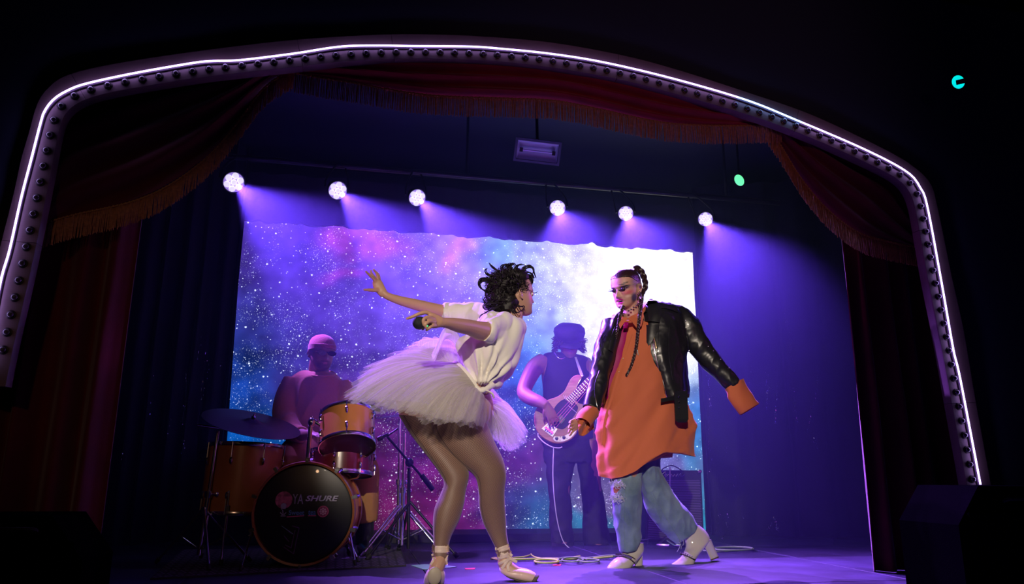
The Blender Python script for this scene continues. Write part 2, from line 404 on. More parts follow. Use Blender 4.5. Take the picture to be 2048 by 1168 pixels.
# ---------------------------------------------------------------- video wall behind the band
YS = 6.6
def scr_pt(u, v):   # u,v in 0..1 (left-right, bottom-top)
    return TL * (1 - u) * v + TR * u * v + BL_ * (1 - u) * (1 - v) + BR * u * (1 - v)
TL = P(486, 440, YS); TR = P(1385, 503, YS); BR = P(1411, 1050, YS); BL_ = P(440, 1072, YS)
xl = (TL.x + BL_.x) / 2; xr = (TR.x + BR.x) / 2
def g(u, v, cu, cv, ru, rv): return math.exp(-((u - cu) / ru) ** 2 - ((v - cv) / rv) ** 2)
NU, NV = 260, 150
zb, zt = BL_.z, (TL.z + TR.z) / 2
zb = min(BL_.z, BR.z); 
def px_of(p):
    l = CM.transposed() @ (p - CAMP); return 1024 + l.x / -l.z * FOC, 584 - l.y / -l.z * FOC
BLOBS = [  # (x, y, rx, ry, colour, weight): the picture's colour fields
    (560, 560, 160, 150, (.09, .04, .55), 1), (700, 620, 150, 120, (.13, .06, .70), 1), (850, 560, 120, 130, (.25, .14, .85), 1),
    (500, 740, 60, 110, (.002, .08, .60), 2.2), (500, 870, 80, 50, (.002, .13, .62), 2), (560, 700, 80, 90, (.04, .04, .35), 1.3),
    (690, 790, 80, 70, (.10, .03, .35), 1), (790, 900, 90, 90, (.17, .015, .22), 1.6), (790, 1020, 110, 60, (.24, .012, .17), 1.6), (690, 1000, 60, 80, (.10, .02, .16), 1),
    (650, 950, 60, 50, (.01, .02, .30), 1), (935, 990, 60, 90, (.24, .018, .24), 1.4), (1040, 930, 60, 50, (.16, .02, .22), 1.5), (1080, 1020, 50, 60, (.02, .14, .38), 2), (1010, 1000, 40, 50, (.03, .05, .28), 1.2),
    (1150, 960, 60, 50, (.17, .12, .30), 1.2), (1200, 950, 40, 60, (.20, .15, .36), 1), (1160, 1040, 50, 20, (.02, .25, .45), 1.5),
    (960, 820, 90, 50, (.06, .03, .34), 1.2), (1010, 780, 60, 60, (.02, .12, .62), 1.6), (1050, 700, 50, 60, (.04, .28, .95), 2), (1060, 640, 45, 40, (.32, .5, 1), 1.5),
    (1060, 560, 70, 60, (.34, .45, .95), 2.2), (985, 500, 35, 25, (.12, .45, .8), 2.6), (1010, 480, 30, 20, (.25, .5, .9), 1.6), (930, 520, 60, 60, (.5, .35, 1), 1.2), (1120, 505, 50, 45, (.50, .60, .98), 2.2),
    (1110, 600, 60, 80, (.6, .7, 1.), 1.2), (1180, 640, 60, 90, (1, 1, 1), 1.2), (1265, 560, 95, 110, (1.2, 1.2, 1.2), 3), (1350, 600, 60, 110, (1.2, 1.2, 1.2), 3), (1330, 700, 70, 60, (1.0, 1.05, 1.15), 2),
    (1390, 740, 30, 30, (.45, .7, .95), 2), (1395, 800, 30, 40, (.02, .25, .75), 2.5), (1395, 870, 30, 35, (.05, .28, .7), 2), (1350, 930, 60, 30, (.22, .2, .62), 2), (1390, 930, 25, 40, (.02, .35, .6), 1.5),
    (700, 490, 60, 26, (.62, .06, .62), 1.6), (760, 500, 50, 24, (.66, .08, .66), 1.4), (690, 560, 36, 16, (.5, .04, .6), 2.6), (930, 495, 22, 14, (1.0, .25, .6), 3), (905, 520, 16, 16, (.95, .2, .6), 2.2), (1160, 780, 40, 60, (.12, .1, .5), 1), (1200, 860, 40, 60, (.12, .1, .5), 1)]
BA = np.array([(x, y, a, c, *col, wt) for x, y, a, c, col, wt in BLOBS])
def neb(px, py, p):
    jx = 38 * nz(p, 2.3, 3) + 16 * nz(p, 7, 9); jy = 38 * nz(p, 2.1, 17) + 16 * nz(p, 6.5, 5)
    w_k = BA[:, 7] * np.exp(-((px + jx - BA[:, 0]) / BA[:, 2]) ** 2 - ((py + jy - BA[:, 1]) / BA[:, 3]) ** 2) + 1e-5 / (1 + np.abs(px - BA[:, 0]) + np.abs(py - BA[:, 1]))
    c = (w_k[:, None] * BA[:, 4:7]).sum(0) / w_k.sum()
    m_ = 1 + .5 * nz(p, 5, 21) + .35 * nz(p, 13, 2)
    if px < 1060 and py > 700: m_ *= 1 + .35 * math.tanh(3 * nz((p.x * .3, 0, p.z), 9, 4))      # soft bands low on the cloth
    sat = min(1, max(0, (c.sum() - 2.4)))
    m_ = m_ * (1 - sat) + sat
    lum = min(1., c.sum() / 2.2); c = c * (.5 + .5 * lum)
    return c * max(m_, .15)
scr = thing('video_screen', 'glowing space nebula screen hanging behind the band', 'screen', ((xl + xr) / 2, YS, zb))
def zt_at(x):   # ragged upper edge of the picture
    t = (x - TL.x) / (TR.x - TL.x); z = TL.z * (1 - t) + TR.z * t
    return z - .012 + .028 * noise.noise(Vector((x * 5, 3, 1))) + .035 * max(0, noise.noise(Vector((x * 11, 7, 2))))
verts = []; cols = []; stars = []
for j in range(NV + 1):
    for i in range(NU + 1):
        u, v = i / NU, j / NV
        xL = BL_.x * (1 - v) + TL.x * v; xR = BR.x * (1 - v) + TR.x * v
        x = xL * (1 - u) + xR * u; z = zb * (1 - v) + zt_at(x) * v
        p = Vector((x, YS + .01 * math.sin(x * 9) * (1 - v * .5) + .006 * nz((x, 0, z), 3), z)); verts.append(p)
        px, py = px_of(p); c = neb(px, py, p); cols.append((*c, 1))
q = MB(); q.v = list(verts)
for j in range(NV):
    for i in range(NU):
        a = j * (NU + 1) + i; q._face((a, a + 1, a + NU + 2, a + NU + 1))
# give the cloth a back
b0 = len(q.v); q.v += [Vector((v.x, v.y + .03, v.z)) for v in verts]; cols += [(0, 0, 0, 1)] * len(verts)
ed = [i for i in range(NU + 1)] + [j * (NU + 1) + NU for j in range(1, NV + 1)] + [NV * (NU + 1) + i for i in range(NU - 1, -1, -1)] + [j * (NU + 1) for j in range(NV - 1, 0, -1)]
for k_ in range(len(ed)): a, c = ed[k_], ed[(k_ + 1) % len(ed)]; q._face((c, a, b0 + a, b0 + c))
me = q.mesh('screen_picture', scr.location)
at = me.color_attributes.new('Col', 'FLOAT_COLOR', 'POINT'); at.data.foreach_set('color', np.array(cols, float).ravel())
m_scr, nt, b = new_mat('screen_picture')
def scr_nodes(nt, b):
    N = nt.nodes; L = nt.links; N.remove(b)
    out = N['Material Output']; em = N.new('ShaderNodeEmission'); a = N.new('ShaderNodeVertexColor'); a.layer_name = 'Col'; tc = N.new('ShaderNodeTexCoord')
    mp = N.new('ShaderNodeMapping'); mp.inputs['Scale'].default_value = (1, 0, 1); L.new(tc.outputs['Object'], mp.inputs[0])
    def M(op, x, y=None):
        n = N.new('ShaderNodeMath'); n.operation = op
        for i, v in enumerate((x, y)):
            if v is None: continue
            if isinstance(v, (int, float)): n.inputs[i].default_value = v
            else: L.new(v, n.inputs[i])
        return n.outputs[0]
    wn = N.new('ShaderNodeTexNoise'); wn.inputs['Scale'].default_value = 70; L.new(mp.outputs[0], wn.inputs['Vector']); wsc = N.new('ShaderNodeVectorMath'); wsc.operation = 'SCALE'; wsc.inputs['Scale'].default_value = .012; L.new(wn.outputs['Color'], wsc.inputs[0])
    wob = N.new('ShaderNodeVectorMath'); wob.operation = 'ADD'; L.new(mp.outputs[0], wob.inputs[0]); L.new(wsc.outputs[0], wob.inputs[1])
    def star(scale, r, keep, off):
        vo = N.new('ShaderNodeTexVoronoi'); vo.feature = 'F1'; vo.voronoi_dimensions = '3D'; vo.inputs['Scale'].default_value = scale; vo.inputs['Randomness'].default_value = 1
        m2 = N.new('ShaderNodeMapping'); m2.inputs['Location'].default_value = (off, off * .37, off * 2); L.new(wob.outputs[0], m2.inputs[0]); L.new(m2.outputs[0], vo.inputs['Vector'])
        sp = N.new('ShaderNodeSeparateColor'); L.new(vo.outputs['Color'], sp.inputs[0])
        rad = M('MULTIPLY', sp.outputs[1], r); d = M('SUBTRACT', rad, vo.outputs['Distance'])
        s_ = M('MULTIPLY', d, 14 / 1.); s_ = M('MINIMUM', M('MAXIMUM', s_, 0), 1)
        return M('MULTIPLY', s_, M('GREATER_THAN', sp.outputs[0], keep))
    nn = N.new('ShaderNodeTexNoise'); nn.inputs['Scale'].default_value = 2.6; nn.inputs['Detail'].default_value = 3; L.new(mp.outputs[0], nn.inputs['Vector'])
    dens = N.new('ShaderNodeMapRange'); dens.inputs[1].default_value = .42; dens.inputs[2].default_value = .62; L.new(nn.outputs['Fac'], dens.inputs[0])
    tot = M('MULTIPLY', star(13, .15, .2, 1), 2.2)
    tot = M('ADD', tot, M('MULTIPLY', star(24, .26, .12, 5), 1.9))
    tot = M('ADD', tot, M('MULTIPLY', M('MULTIPLY', star(52, .42, .05, 9), 1.3), dens.outputs[0]))
    tot = M('ADD', tot, M('MULTIPLY', M('MULTIPLY', star(90, .42, .1, 3), .7), dens.outputs[0]))
    tint = N.new('ShaderNodeMix'); tint.data_type = 'RGBA'; tint.inputs[0].default_value = .4; tint.inputs[6].default_value = (.75, .85, 1.1, 1); L.new(a.outputs[0], tint.inputs[7])
    sc = N.new('ShaderNodeVectorMath'); sc.operation = 'SCALE'; L.new(tint.outputs[2], sc.inputs[0]); L.new(tot, sc.inputs['Scale'])
    # fine cloud relief of the printed-light picture
    n3 = N.new('ShaderNodeTexNoise'); n3.inputs['Scale'].default_value = 9; n3.inputs['Detail'].default_value = 6; n3.inputs['Roughness'].default_value = .5; L.new(mp.outputs[0], n3.inputs['Vector'])
    r3 = N.new('ShaderNodeMapRange'); r3.inputs[1].default_value = .3; r3.inputs[2].default_value = .7; r3.inputs[3].default_value = .84; r3.inputs[4].default_value = 1.16; L.new(n3.outputs['Fac'], r3.inputs[0])
    ba = N.new('ShaderNodeVectorMath'); ba.operation = 'SCALE'; L.new(a.outputs[0], ba.inputs[0]); L.new(r3.outputs[0], ba.inputs['Scale'])
    ad = N.new('ShaderNodeVectorMath'); ad.operation = 'ADD'; L.new(ba.outputs[0], ad.inputs[0]); L.new(sc.outputs[0], ad.inputs[1])
    L.new(ad.outputs[0], em.inputs[0]); em.inputs[1].default_value = .92; L.new(em.outputs[0], out.inputs[0])
scr_nodes(nt, b)
so = obj('screen_picture', me, m_scr, scr, ang=180)
# black masking cloth bunched over the top edge + frame batten
m_mask = mat('black_masking_cloth', (.008, .008, .02), .85, bump=.4, bscale=30)
q = MB()
def maskf(u, v):
    x = (xl - .1) * (1 - u) + (xr + .1) * u; z = zt_at(x) + .0 + .45 * v
    return Vector((x, YS - .035 - .02 * noise.noise(Vector((x * 8, z * 2, 0))) - .01 * v, z))
q.sheet(maskf, 160, 6, .012); obj('masking_cloth', q, m_mask, scr)
q = MB(); q.box(((xl + xr) / 2, YS + .06, (zb + zt) / 2), (xr - xl, .03, zt - zb)); obj('screen_frame', q, m_black, scr, smooth=False)
# low black riser front under the picture
q = MB(); q.box(((xl + xr) / 2, YS + .05, zb / 2 - .005), (xr - xl + .6, .12, zb - .01)); struct('baseboard_back', q, m_black, smooth=False)
q = MB(); xa, xb = P(430, 1085, 6.0).x, P(1286, 1085, 6.0).x; q.box(((xa + xb) / 2, 6.27, .032), (xb - xa, .54, .062), bev=.004); struct('trim_2', q, m_black, smooth=False)
# ---------------------------------------------------------------- curtains
def curtain(name, X0, X1, Y0, z0, z1, amp, per, m, label, cat='curtain', seed=0, nu=160, nv=24, tilt=0., yto=None, parent=None, group=None):
    def fn(u, v):
        x = X0 * (1 - u) + X1 * u + tilt * v; y = (Y0 if yto is None else Y0 * (1 - u) + yto * u); z = z0 * (1 - v) + z1 * v
        ph = (X1 - X0 + (0 if yto is None else yto - Y0)) * u / per * 2 * PI
        a = amp * (1 - .35 * v) * (1 + .5 * noise.noise(Vector((u * 6, seed, 0))))
        return Vector((x + .3 * amp * math.sin(ph * .5 + seed), y + a * math.sin(ph + 1.2 * noise.noise(Vector((u * 5, v * .8, seed)))) + .01 * noise.noise(Vector((u * 30, v * 3, seed))), z))
    q = MB(); q.sheet(fn, nu, nv, .006)
    loc = ((X0 + X1) / 2, Y0, z0)
    if parent: return obj(name, q, m, parent)
    return single(name, q, m, label, cat, loc, group)
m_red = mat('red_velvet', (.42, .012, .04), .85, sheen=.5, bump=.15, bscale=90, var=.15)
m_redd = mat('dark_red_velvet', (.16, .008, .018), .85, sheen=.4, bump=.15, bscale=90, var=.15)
R0 = P(1725, 900, YA + .25)
q1 = P(1712, 620, YA + .25)
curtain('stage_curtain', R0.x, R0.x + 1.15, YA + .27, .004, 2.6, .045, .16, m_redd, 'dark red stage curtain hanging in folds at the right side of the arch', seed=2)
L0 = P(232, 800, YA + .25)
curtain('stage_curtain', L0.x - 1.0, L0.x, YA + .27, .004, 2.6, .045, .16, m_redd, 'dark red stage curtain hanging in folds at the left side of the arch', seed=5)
# sequin curtains at the sides of the screen
m_seq, nt, b = new_mat('black_sequin_cloth')
def seq_nodes(nt, b):
    N = nt.nodes; L = nt.links; tc = N.new('ShaderNodeTexCoord'); b.inputs['Base Color'].default_value = (.006, .006, .014, 1); b.inputs['Roughness'].default_value = .6; b.inputs['Specular IOR Level'].default_value = .15
    vo = N.new('ShaderNodeTexVoronoi'); vo.inputs['Scale'].default_value = 180; L.new(tc.outputs['Object'], vo.inputs['Vector'])
    bp = N.new('ShaderNodeBump'); bp.inputs['Strength'].default_value = .5; bp.inputs['Distance'].default_value = .003; L.new(vo.outputs['Distance'], bp.inputs['Height']); L.new(bp.outputs[0], b.inputs['Normal'])
seq_nodes(nt, b)
m_tin = mat('silver_tinsel', (.6, .62, .75), .25, metal=1.)
XR0 = P(1412, 900, 6.5).x
cr = thing('sequin_curtain', 'black glitter curtain with silver tinsel to the right of the screen', 'curtain', (XR0 + .9, 6.4, 0))
curtain('cloth', XR0 - .03, XR0 + 2.0, 6.42, .005, 3.3, .05, .2, m_seq, '', seed=3, parent=cr, yto=5.6, nu=200)
XL0 = P(450, 820, 6.45).x
cl = thing('sequin_curtain', 'black glitter curtain with silver tinsel to the left of the screen', 'curtain', (XL0 - .7, 6.4, 0))
curtain('cloth', XL0 - 1.6, XL0 + .03, 5.5, .005, 3.3, .05, .2, m_seq, '', seed=8, parent=cl, yto=6.42, nu=180)
def tinsel(strands, Yc, parent):
    q = MB()
    for (x0, y0, x1, y1, dens) in strands:
        L_ = math.hypot(x1 - x0, y1 - y0); n = int(L_ * dens)
        for _ in range(n):
            t = random.random() ** .8; px = x0 + (x1 - x0) * t + random.gauss(0, 1.6) + 3 * math.sin(t * 5); py = y0 + (y1 - y0) * t
            c = P(px, py, Yc - .05 * random.random()); s_ = random.uniform(.0016, .004)
            Mx = Matrix.Rotation(random.uniform(-1, 1), 3, 'X') @ Matrix.Rotation(random.uniform(-1, 1), 3, 'Z')
            q.box(c, (s_, .0006, s_ * random.uniform(1, 4)), Mx)
    o = obj('tinsel', q, m_tin, parent, smooth=False); o['kind'] = 'stuff'; return o
tinsel([(1415, 745, 1421, 900, .5), (1421, 900, 1418, 960, .2), (1566, 600, 1598, 850, .25), (1636, 740, 1618, 870, .4), (1618, 870, 1640, 900, .3), (1533, 760, 1537, 790, .5), (1528, 720, 1536, 820, .3), (1550, 755, 1553, 850, .35),
        (1500, 720, 1503, 770, .25), (1575, 640, 1585, 700, .25), (1434, 1005, 1436, 1070, .4), (1456, 1025, 1448, 1080, .4), (1466, 940, 1468, 990, .2), (1483, 1030, 1484, 1045, .5), (1540, 1030, 1562, 1065, .9), (1542, 1040, 1535, 1062, .8), (1450, 870, 1455, 920, .15), (1630, 960, 1634, 985, .3)], 5.75, cr)
tinsel([(372, 740, 366, 850, .35), (400, 665, 398, 720, .3), (410, 680, 405, 800, .15), (418, 700, 402, 830, .12), (366, 880, 362, 915, .6), (262, 850, 258, 870, .4), (345, 585, 344, 600, .3), (310, 690, 300, 850, .06), (340, 830, 330, 900, .12), (247, 880, 246, 920, .2), (215, 1030, 213, 1050, .4), (448, 710, 443, 740, .3)], 5.6, cl)
# ---------------------------------------------------------------- swags with gold fringe
m_fringe = mat('gold_fringe', (.6, .27, .10), .7, bump=.2, var=.25, vscale=60)
m_braid = mat('gold_braid', (.55, .26, .06), .5, var=.2, vscale=90)
def swag(label, top, low, Y, m, flen, nfr, seed, sag=.05, droop=0):
    T_ = resample(crom(top, 6), 81); B_ = resample(crom(low, 6), 81); c = P(*B_[40], Y); root = thing('swag_valance', label, 'curtain', tuple(c))
    def fn(u, v):
        i = min(79, int(u * 80)); f = u * 80 - i; a = P(*(T_[i] * (1 - f) + T_[i + 1] * f), Y); b_ = P(*(B_[i] * (1 - f) + B_[i + 1] * f), Y)
        p = a * (1 - v) + b_ * v; p.y += -sag * math.sin(PI * v) - .022 * math.sin(v * 26 + 3 * math.sin(u * PI) + seed) * math.sin(PI * u) ** .5
        return p
    q = MB(); q.sheet(fn, 80, 40, .006); obj('cloth', q, m, root)
    q = MB(); rb = resample([list(P(a, b_, Y - .012)) for a, b_ in B_], nfr); dens = np.linalg.norm(rb[-1] - rb[0])
    fr = MB()
    for i, p in enumerate(rb):
        if i % 5 == 0: q.ell(Vector(p) + Vector((0, -.004, 0)), .0065, n=6, m=4)
        L_ = flen * random.uniform(.93, 1.04); sw = random.gauss(0, .004); r = random.uniform(.0016, .003)
        p = Vector(p); a = [p + Vector((0, random.uniform(-.004, .004), 0)), p + Vector((sw * .4, -.004, -L_ * .5)), p + Vector((sw, 0, -L_))]
        fr.tube(a, [r, r * 1.1, r * .8], 3, 1)
    q.tube([Vector(p) for p in rb[::3]], .006, 6, 1)
    obj('braid', q, m_braid, root); o = obj('fringe', fr, m_fringe, root, smooth=False); o['kind'] = 'stuff'
    return root
swag('centre red valance with gold fringe across the top of the arch', [(560, 125), (700, 112), (850, 105), (1000, 112), (1150, 132), (1300, 165), (1450, 205), (1560, 245)],
     [(560, 140), (620, 152), (700, 165), (850, 190), (1000, 197), (1100, 201), (1180, 215), (1280, 237), (1350, 248), (1440, 252), (1560, 250)], YA + .1, m_red, .115, 640, 1)
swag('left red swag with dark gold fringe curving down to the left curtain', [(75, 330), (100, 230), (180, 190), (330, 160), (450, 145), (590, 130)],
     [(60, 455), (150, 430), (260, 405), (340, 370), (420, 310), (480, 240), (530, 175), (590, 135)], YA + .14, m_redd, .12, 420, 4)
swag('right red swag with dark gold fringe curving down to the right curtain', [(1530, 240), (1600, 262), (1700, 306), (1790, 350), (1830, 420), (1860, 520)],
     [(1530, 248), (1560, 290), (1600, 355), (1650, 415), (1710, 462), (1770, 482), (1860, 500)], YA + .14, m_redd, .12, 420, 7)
# ================================================================ lamps over the stage and the haze
YL = 5.75
m_lens = mat('lamp_lens_lit', (1, 1, 1), .3, emit=(.84, .78, 1.0), estr=.95)
m_rim = mat('lamp_rim_lit', (.5, .4, .8), .3, emit=(.34, .24, .70), estr=.6)
m_house = mat('lamp_housing_black', (.01, .01, .014), .4)
names = ['first stage lamp from the left, its beam falling to the right', 'second stage lamp from the left, beam slanting to the right', 'third stage lamp from the left, above the raised hand',
         'stage lamp above the head of the bass player', 'stage lamp above the person in the leather jacket', 'rightmost stage lamp, above the edge of the screen']
LP = [(468, 365, 20, 16.5, (1.0, -.6)), (676, 381.5, 18.5, 16, (.85, -.6)), (835, 396, 17.5, 15.5, (.7, -.6)), (1115, 416.5, 17, 16, (.0, -.9)), (1251.5, 427.5, 16.3, 15.5, (-.05, -.9)), (1411, 439, 16, 15.3, (.05, -.8))]
bar = thing('lighting_bar', 'black bar under the ceiling carrying the six stage lamps', 'bar', tuple(P(940, 385, YL + .12)))
A_, B_ = P(330, 318, YL + .16), P(1560, 418, YL + .16); A_.z = B_.z = max(A_.z, B_.z) + .06
q = MB(); q.cyl(A_, B_, .024, n=14); obj('bar', q, m_house, bar)
for t in (.1, .45, .9):
    q = MB(); p = A_.lerp(B_, t); q.cyl(p, Vector((p.x, p.y, 3.57)), .012, n=8); obj('hanger', q, m_house, bar)
for k, (px, py, rx, ry, (bx, bz)) in enumerate(LP):
    c = P(px, py, YL - .09); tocam = (CAMP - c).normalized()
    fd = (tocam + Vector((.28 if px < 900 else 0, 0, -.22))).normalized()
    r = rx * S(YL)
    th = thing('stage_lamp', names[k], 'stage lamp', tuple(c), 'round stage lamps on the bar')
    a = fd.cross(Vector((0, 0, 1))).normalized(); b_ = fd.cross(a)
    q = MB(); q.lathe(c, fd, [(-.13, r * .55), (-.12, r * .8), (-.05, r * 1.02), (-.012, r * 1.06), (-.002, r * 1.05), (-.004, r * .99), (-.02, r * .97)], 28); obj('housing', q, m_house, th)
    q = MB(); q.lathe(c - fd * .012, fd, [(-.004, r * .96), (.002, r * .96), (.003, r * .5), (.003, .001)], 28); obj('lens_plate', q, m_rim, th)
    for i in range(7):
        o = c + (a * math.cos(i * PI / 3 + .5) + b_ * math.sin(i * PI / 3 + .5)) * (r * .645 if i < 6 else 0) - fd * .006
        q = MB(); rr = r * (.31 if i < 6 else .29)
        q.lathe(o, fd, [(-.006, rr), (.0, rr), (.006, rr * .92), (.0105, rr * .7), (.013, rr * .35), (.0135, .001)], 12); obj('lens', q, m_lens, th)
    q = MB(); top = Vector((c.x, A_.y, A_.z)); rr = r * 1.2
    q.tube([c - fd * .06 + a * rr, c - fd * .05 + a * rr + Vector((0, .05, .1)), top + a * rr * .4, top, top - a * rr * .4, c - fd * .05 - a * rr + Vector((0, .05, .1)), c - fd * .06 - a * rr], .008, 6, 3); obj('yoke', q, m_house, th)
    # its beam, blue-violet
    dirv = Vector((bx, bz, -1.0)).normalized()
    o = light('SPOT', 'stage_lamp_beam', c + dirv * .03 + fd * .01, c + dirv, 1080, (.31, .10, 1.0), spot_size=math.radians(58), spot_blend=.6, shadow_soft_size=.02)
# small green and cyan effect lamps
def fx(px, py, Y, rx, ry, ang, col, barred, label, est):
    c = P(px, py, Y); th = thing('effect_lamp', label, 'lamp', tuple(c)); fd = (CAMP - c).normalized(); a = fd.cross(Vector((0, 0, 1))).normalized(); b_ = a.cross(fd)
    a2 = -a * math.cos(ang) + b_ * math.sin(ang); b2 = a * math.sin(ang) + b_ * math.cos(ang); s_ = S(Y)
    # the disc is turned from us: its outline is an ellipse
    def ringp(k_, z): return [c + a2 * math.cos(2 * PI * j / 28) * rx * s_ * k_ + b2 * math.sin(2 * PI * j / 28) * ry * s_ * k_ + fd * z for j in range(28)]
    q = MB(); q.rings([ringp(.7, -.1), ringp(1.08, -.07), ringp(1.12, -.004), ringp(1.02, 0), ringp(1.0, -.01)]); obj('housing', q, m_house, th)
    q = MB(); q.rings([ringp(1, -.008), ringp(.99, .002), ringp(.6, .006), ringp(.02, .008)]); obj('lens', q, mat(label[:9] + '_lens_lit', col, .3, emit=col, estr=est), th)
    if barred:
        q = MB(); R = -fd.cross(Vector((0, 0, 1))).normalized(); U = fd.cross(R).normalized(); U = U if U.z > 0 else -U
        R = R if R.x > 0 else -R
        q.box(c + R * 5 * s_ + U * -.5 * s_ + fd * .02, (1, 1, 1), Matrix((R * 20 * s_, fd * .01, U * 12 * s_)).transposed()); obj('shutter', q, m_house, th, smooth=False)
        q = MB(); q.tube([c - fd * .1, c - fd * .42 + Vector((0, 0, .05))], .012, 8, 1); obj('bracket', q, m_house, th)
    else:
        q = MB(); q.tube([c - fd * .08, c - fd * .08 + Vector((0, 0, 3.57 - c.z))], .01, 8, 1); obj('bracket', q, m_house, th)
    return th
fx(1478.5, 360.5, 5.2, 9.5, 13.5, .45, (.16, 1., .42), False, 'green lit lens high on the right, between lamps and red swag', 1.1)
fx(1916.5, 164, 3.35, 13.5, 17, .25, (.0, .85, .80), True, 'cyan lamp with a dark bar across it at the upper right, outside the arch', 1.0)
# flood fixture with bare tube under the ceiling
c = P(1075, 303, 5.0); th = thing('flood_fixture', 'rectangular flood light with unlit tube hanging near the ceiling centre', 'light fixture', tuple(c))
F = (CAMP - c).normalized(); F = (F + Vector((0, 0, -.15))).normalized(); Rr = Vector((1, 0, -.0)) ; Rr = (Rr - F * Rr.dot(F)).normalized(); U = F.cross(Rr); U = U if U.z > 0 else -U
s_ = S(5.0); Wd, Hg = 88 * s_, 39 * s_; M3 = Matrix((Rr, F, U)).transposed()
def rect(w2, h2, d): return [c + Rr * x * w2 + U * z * h2 + F * d for x, z in ((-1, -1), (1, -1), (1, 1), (-1, 1))]
q = MB(); q.rings([rect(Wd / 2 * .9, Hg / 2 * .8, -.06), rect(Wd / 2 + .02, Hg / 2 + .02, -.02), rect(Wd / 2 + .02, Hg / 2 + .02, .012), rect(Wd / 2 + .004, Hg / 2 + .004, .012), rect(Wd / 2, Hg / 2, 0)], cap=True); 
q.f.pop(); q.uv.pop(); q.mi.pop()
obj('housing', q, mat('grey_fixture_metal', (.10, .11, .16), .5, metal=.3), th, smooth=False)
q = MB()
q.rings([rect(Wd / 2, Hg / 2, 0.001), rect(Wd / 2 * .92, Hg / 2 * .75, -.03), [c + Rr * x * Wd / 2 * .9 + U * z * Hg / 2 * .1 - F * .035 for x, z in ((-1, -1), (1, -1), (1, 1), (-1, 1))]]); q.f = q.f[:8] + q.f[9:]; q.uv = q.uv[:8] + q.uv[9:]; q.mi = q.mi[:8] + q.mi[9:]
obj('reflector', q, mat('reflector_white_enamel', (.6, .62, .75), .35, metal=.0, emit=None), th, smooth=False)
q = MB(); q.cyl(c - Rr * Wd * .36 - F * .005, c + Rr * Wd * .36 - F * .005, .006, n=10); obj('tube', q, mat('glass_tube', (.75, .6, .95), .15, coat=1), th)
for sg in (-1, 1):
    q = MB(); q.box(c + Rr * sg * Wd * .40 - F * .005, (.025, .02, .03), M3); obj('tube_holder', q, m_house, th, smooth=False)
q = MB(); q.tube([c - F * .05, Vector((c.x, c.y + .05, 3.57))], .012, 8, 1); obj('hanger', q, m_house, th)
light('SPOT', 'added_fill_ceiling', (1.3, 4.7, 1.2), (1.2, 5.0, 3.0), 26.0, (.25, .30, 1), spot_size=math.radians(120), spot_blend=1, shadow_soft_size=.4)  # unseen lamp added below to light the flood reflector and ceiling
# --- haze
m_haze = bpy.data.materials.new('stage_haze'); m_haze.use_nodes = True; nt = m_haze.node_tree; nt.nodes.clear()
o_ = nt.nodes.new('ShaderNodeOutputMaterial'); vs = nt.nodes.new('ShaderNodeVolumeScatter'); vs.inputs['Color'].default_value = (.38, .42, 1, 1); vs.inputs['Density'].default_value = .078; vs.inputs['Anisotropy'].default_value = .15  # blue of the stage light put into the haze's own scatter colour
nt.links.new(vs.outputs[0], o_.inputs['Volume'])
try: m_haze.cycles.homogeneous_volume = True
except Exception: pass
q = MB(); q.box((1.0, 5.56, 1.75), (8.0, 1.88, 3.5)); hz = obj('haze', q, m_haze, None, smooth=False, off=Vector((1, 5.56, 0))); tag(hz, 'thin haze filling the air of the stage, blue light mixed into its colour', 'haze', kind='stuff')
# ================================================================ people: shared building
HEADP = [(.500, .03, -.07, .03), (.480, .15, -.20, .14), (.44, .24, -.29, .215), (.38, .31, -.355, .275), (.30, .365, -.41, .32), (.20, .40, -.445, .34), (.11, .415, -.45, .343), (.06, .418, -.45, .338),
         (.02, .392, -.445, .332), (-.02, .38, -.435, .328), (-.08, .378, -.42, .322), (-.15, .38, -.38, .31), (-.21, .385, -.33, .295), (-.27, .388, -.27, .275), (-.33, .375, -.20, .25), (-.38, .38, -.14, .222),
         (-.43, .385, -.08, .185), (-.475, .355, -.02, .14), (-.505, .29, .05, .09), (-.515, .24, .10, .03)]
def head_frame(c, yaw, pitch=0., roll=0.):
    """yaw: 0 faces the audience (-Y), positive turns towards +X; pitch positive looks up"""
    M = Matrix.Rotation(yaw, 3, 'Z') @ Matrix.Rotation(-pitch, 3, 'X') @ Matrix.Rotation(roll, 3, 'Y')
    return Vector(c), M @ Vector((0, -1, 0)), M @ Vector((0, 0, 1)), M @ Vector((1, 0, 0))     # centre, front, up, side
def gs(x, y, cx, cy, rx, ry): return math.exp(-((x - cx) / rx) ** 2 - ((y - cy) / ry) ** 2)
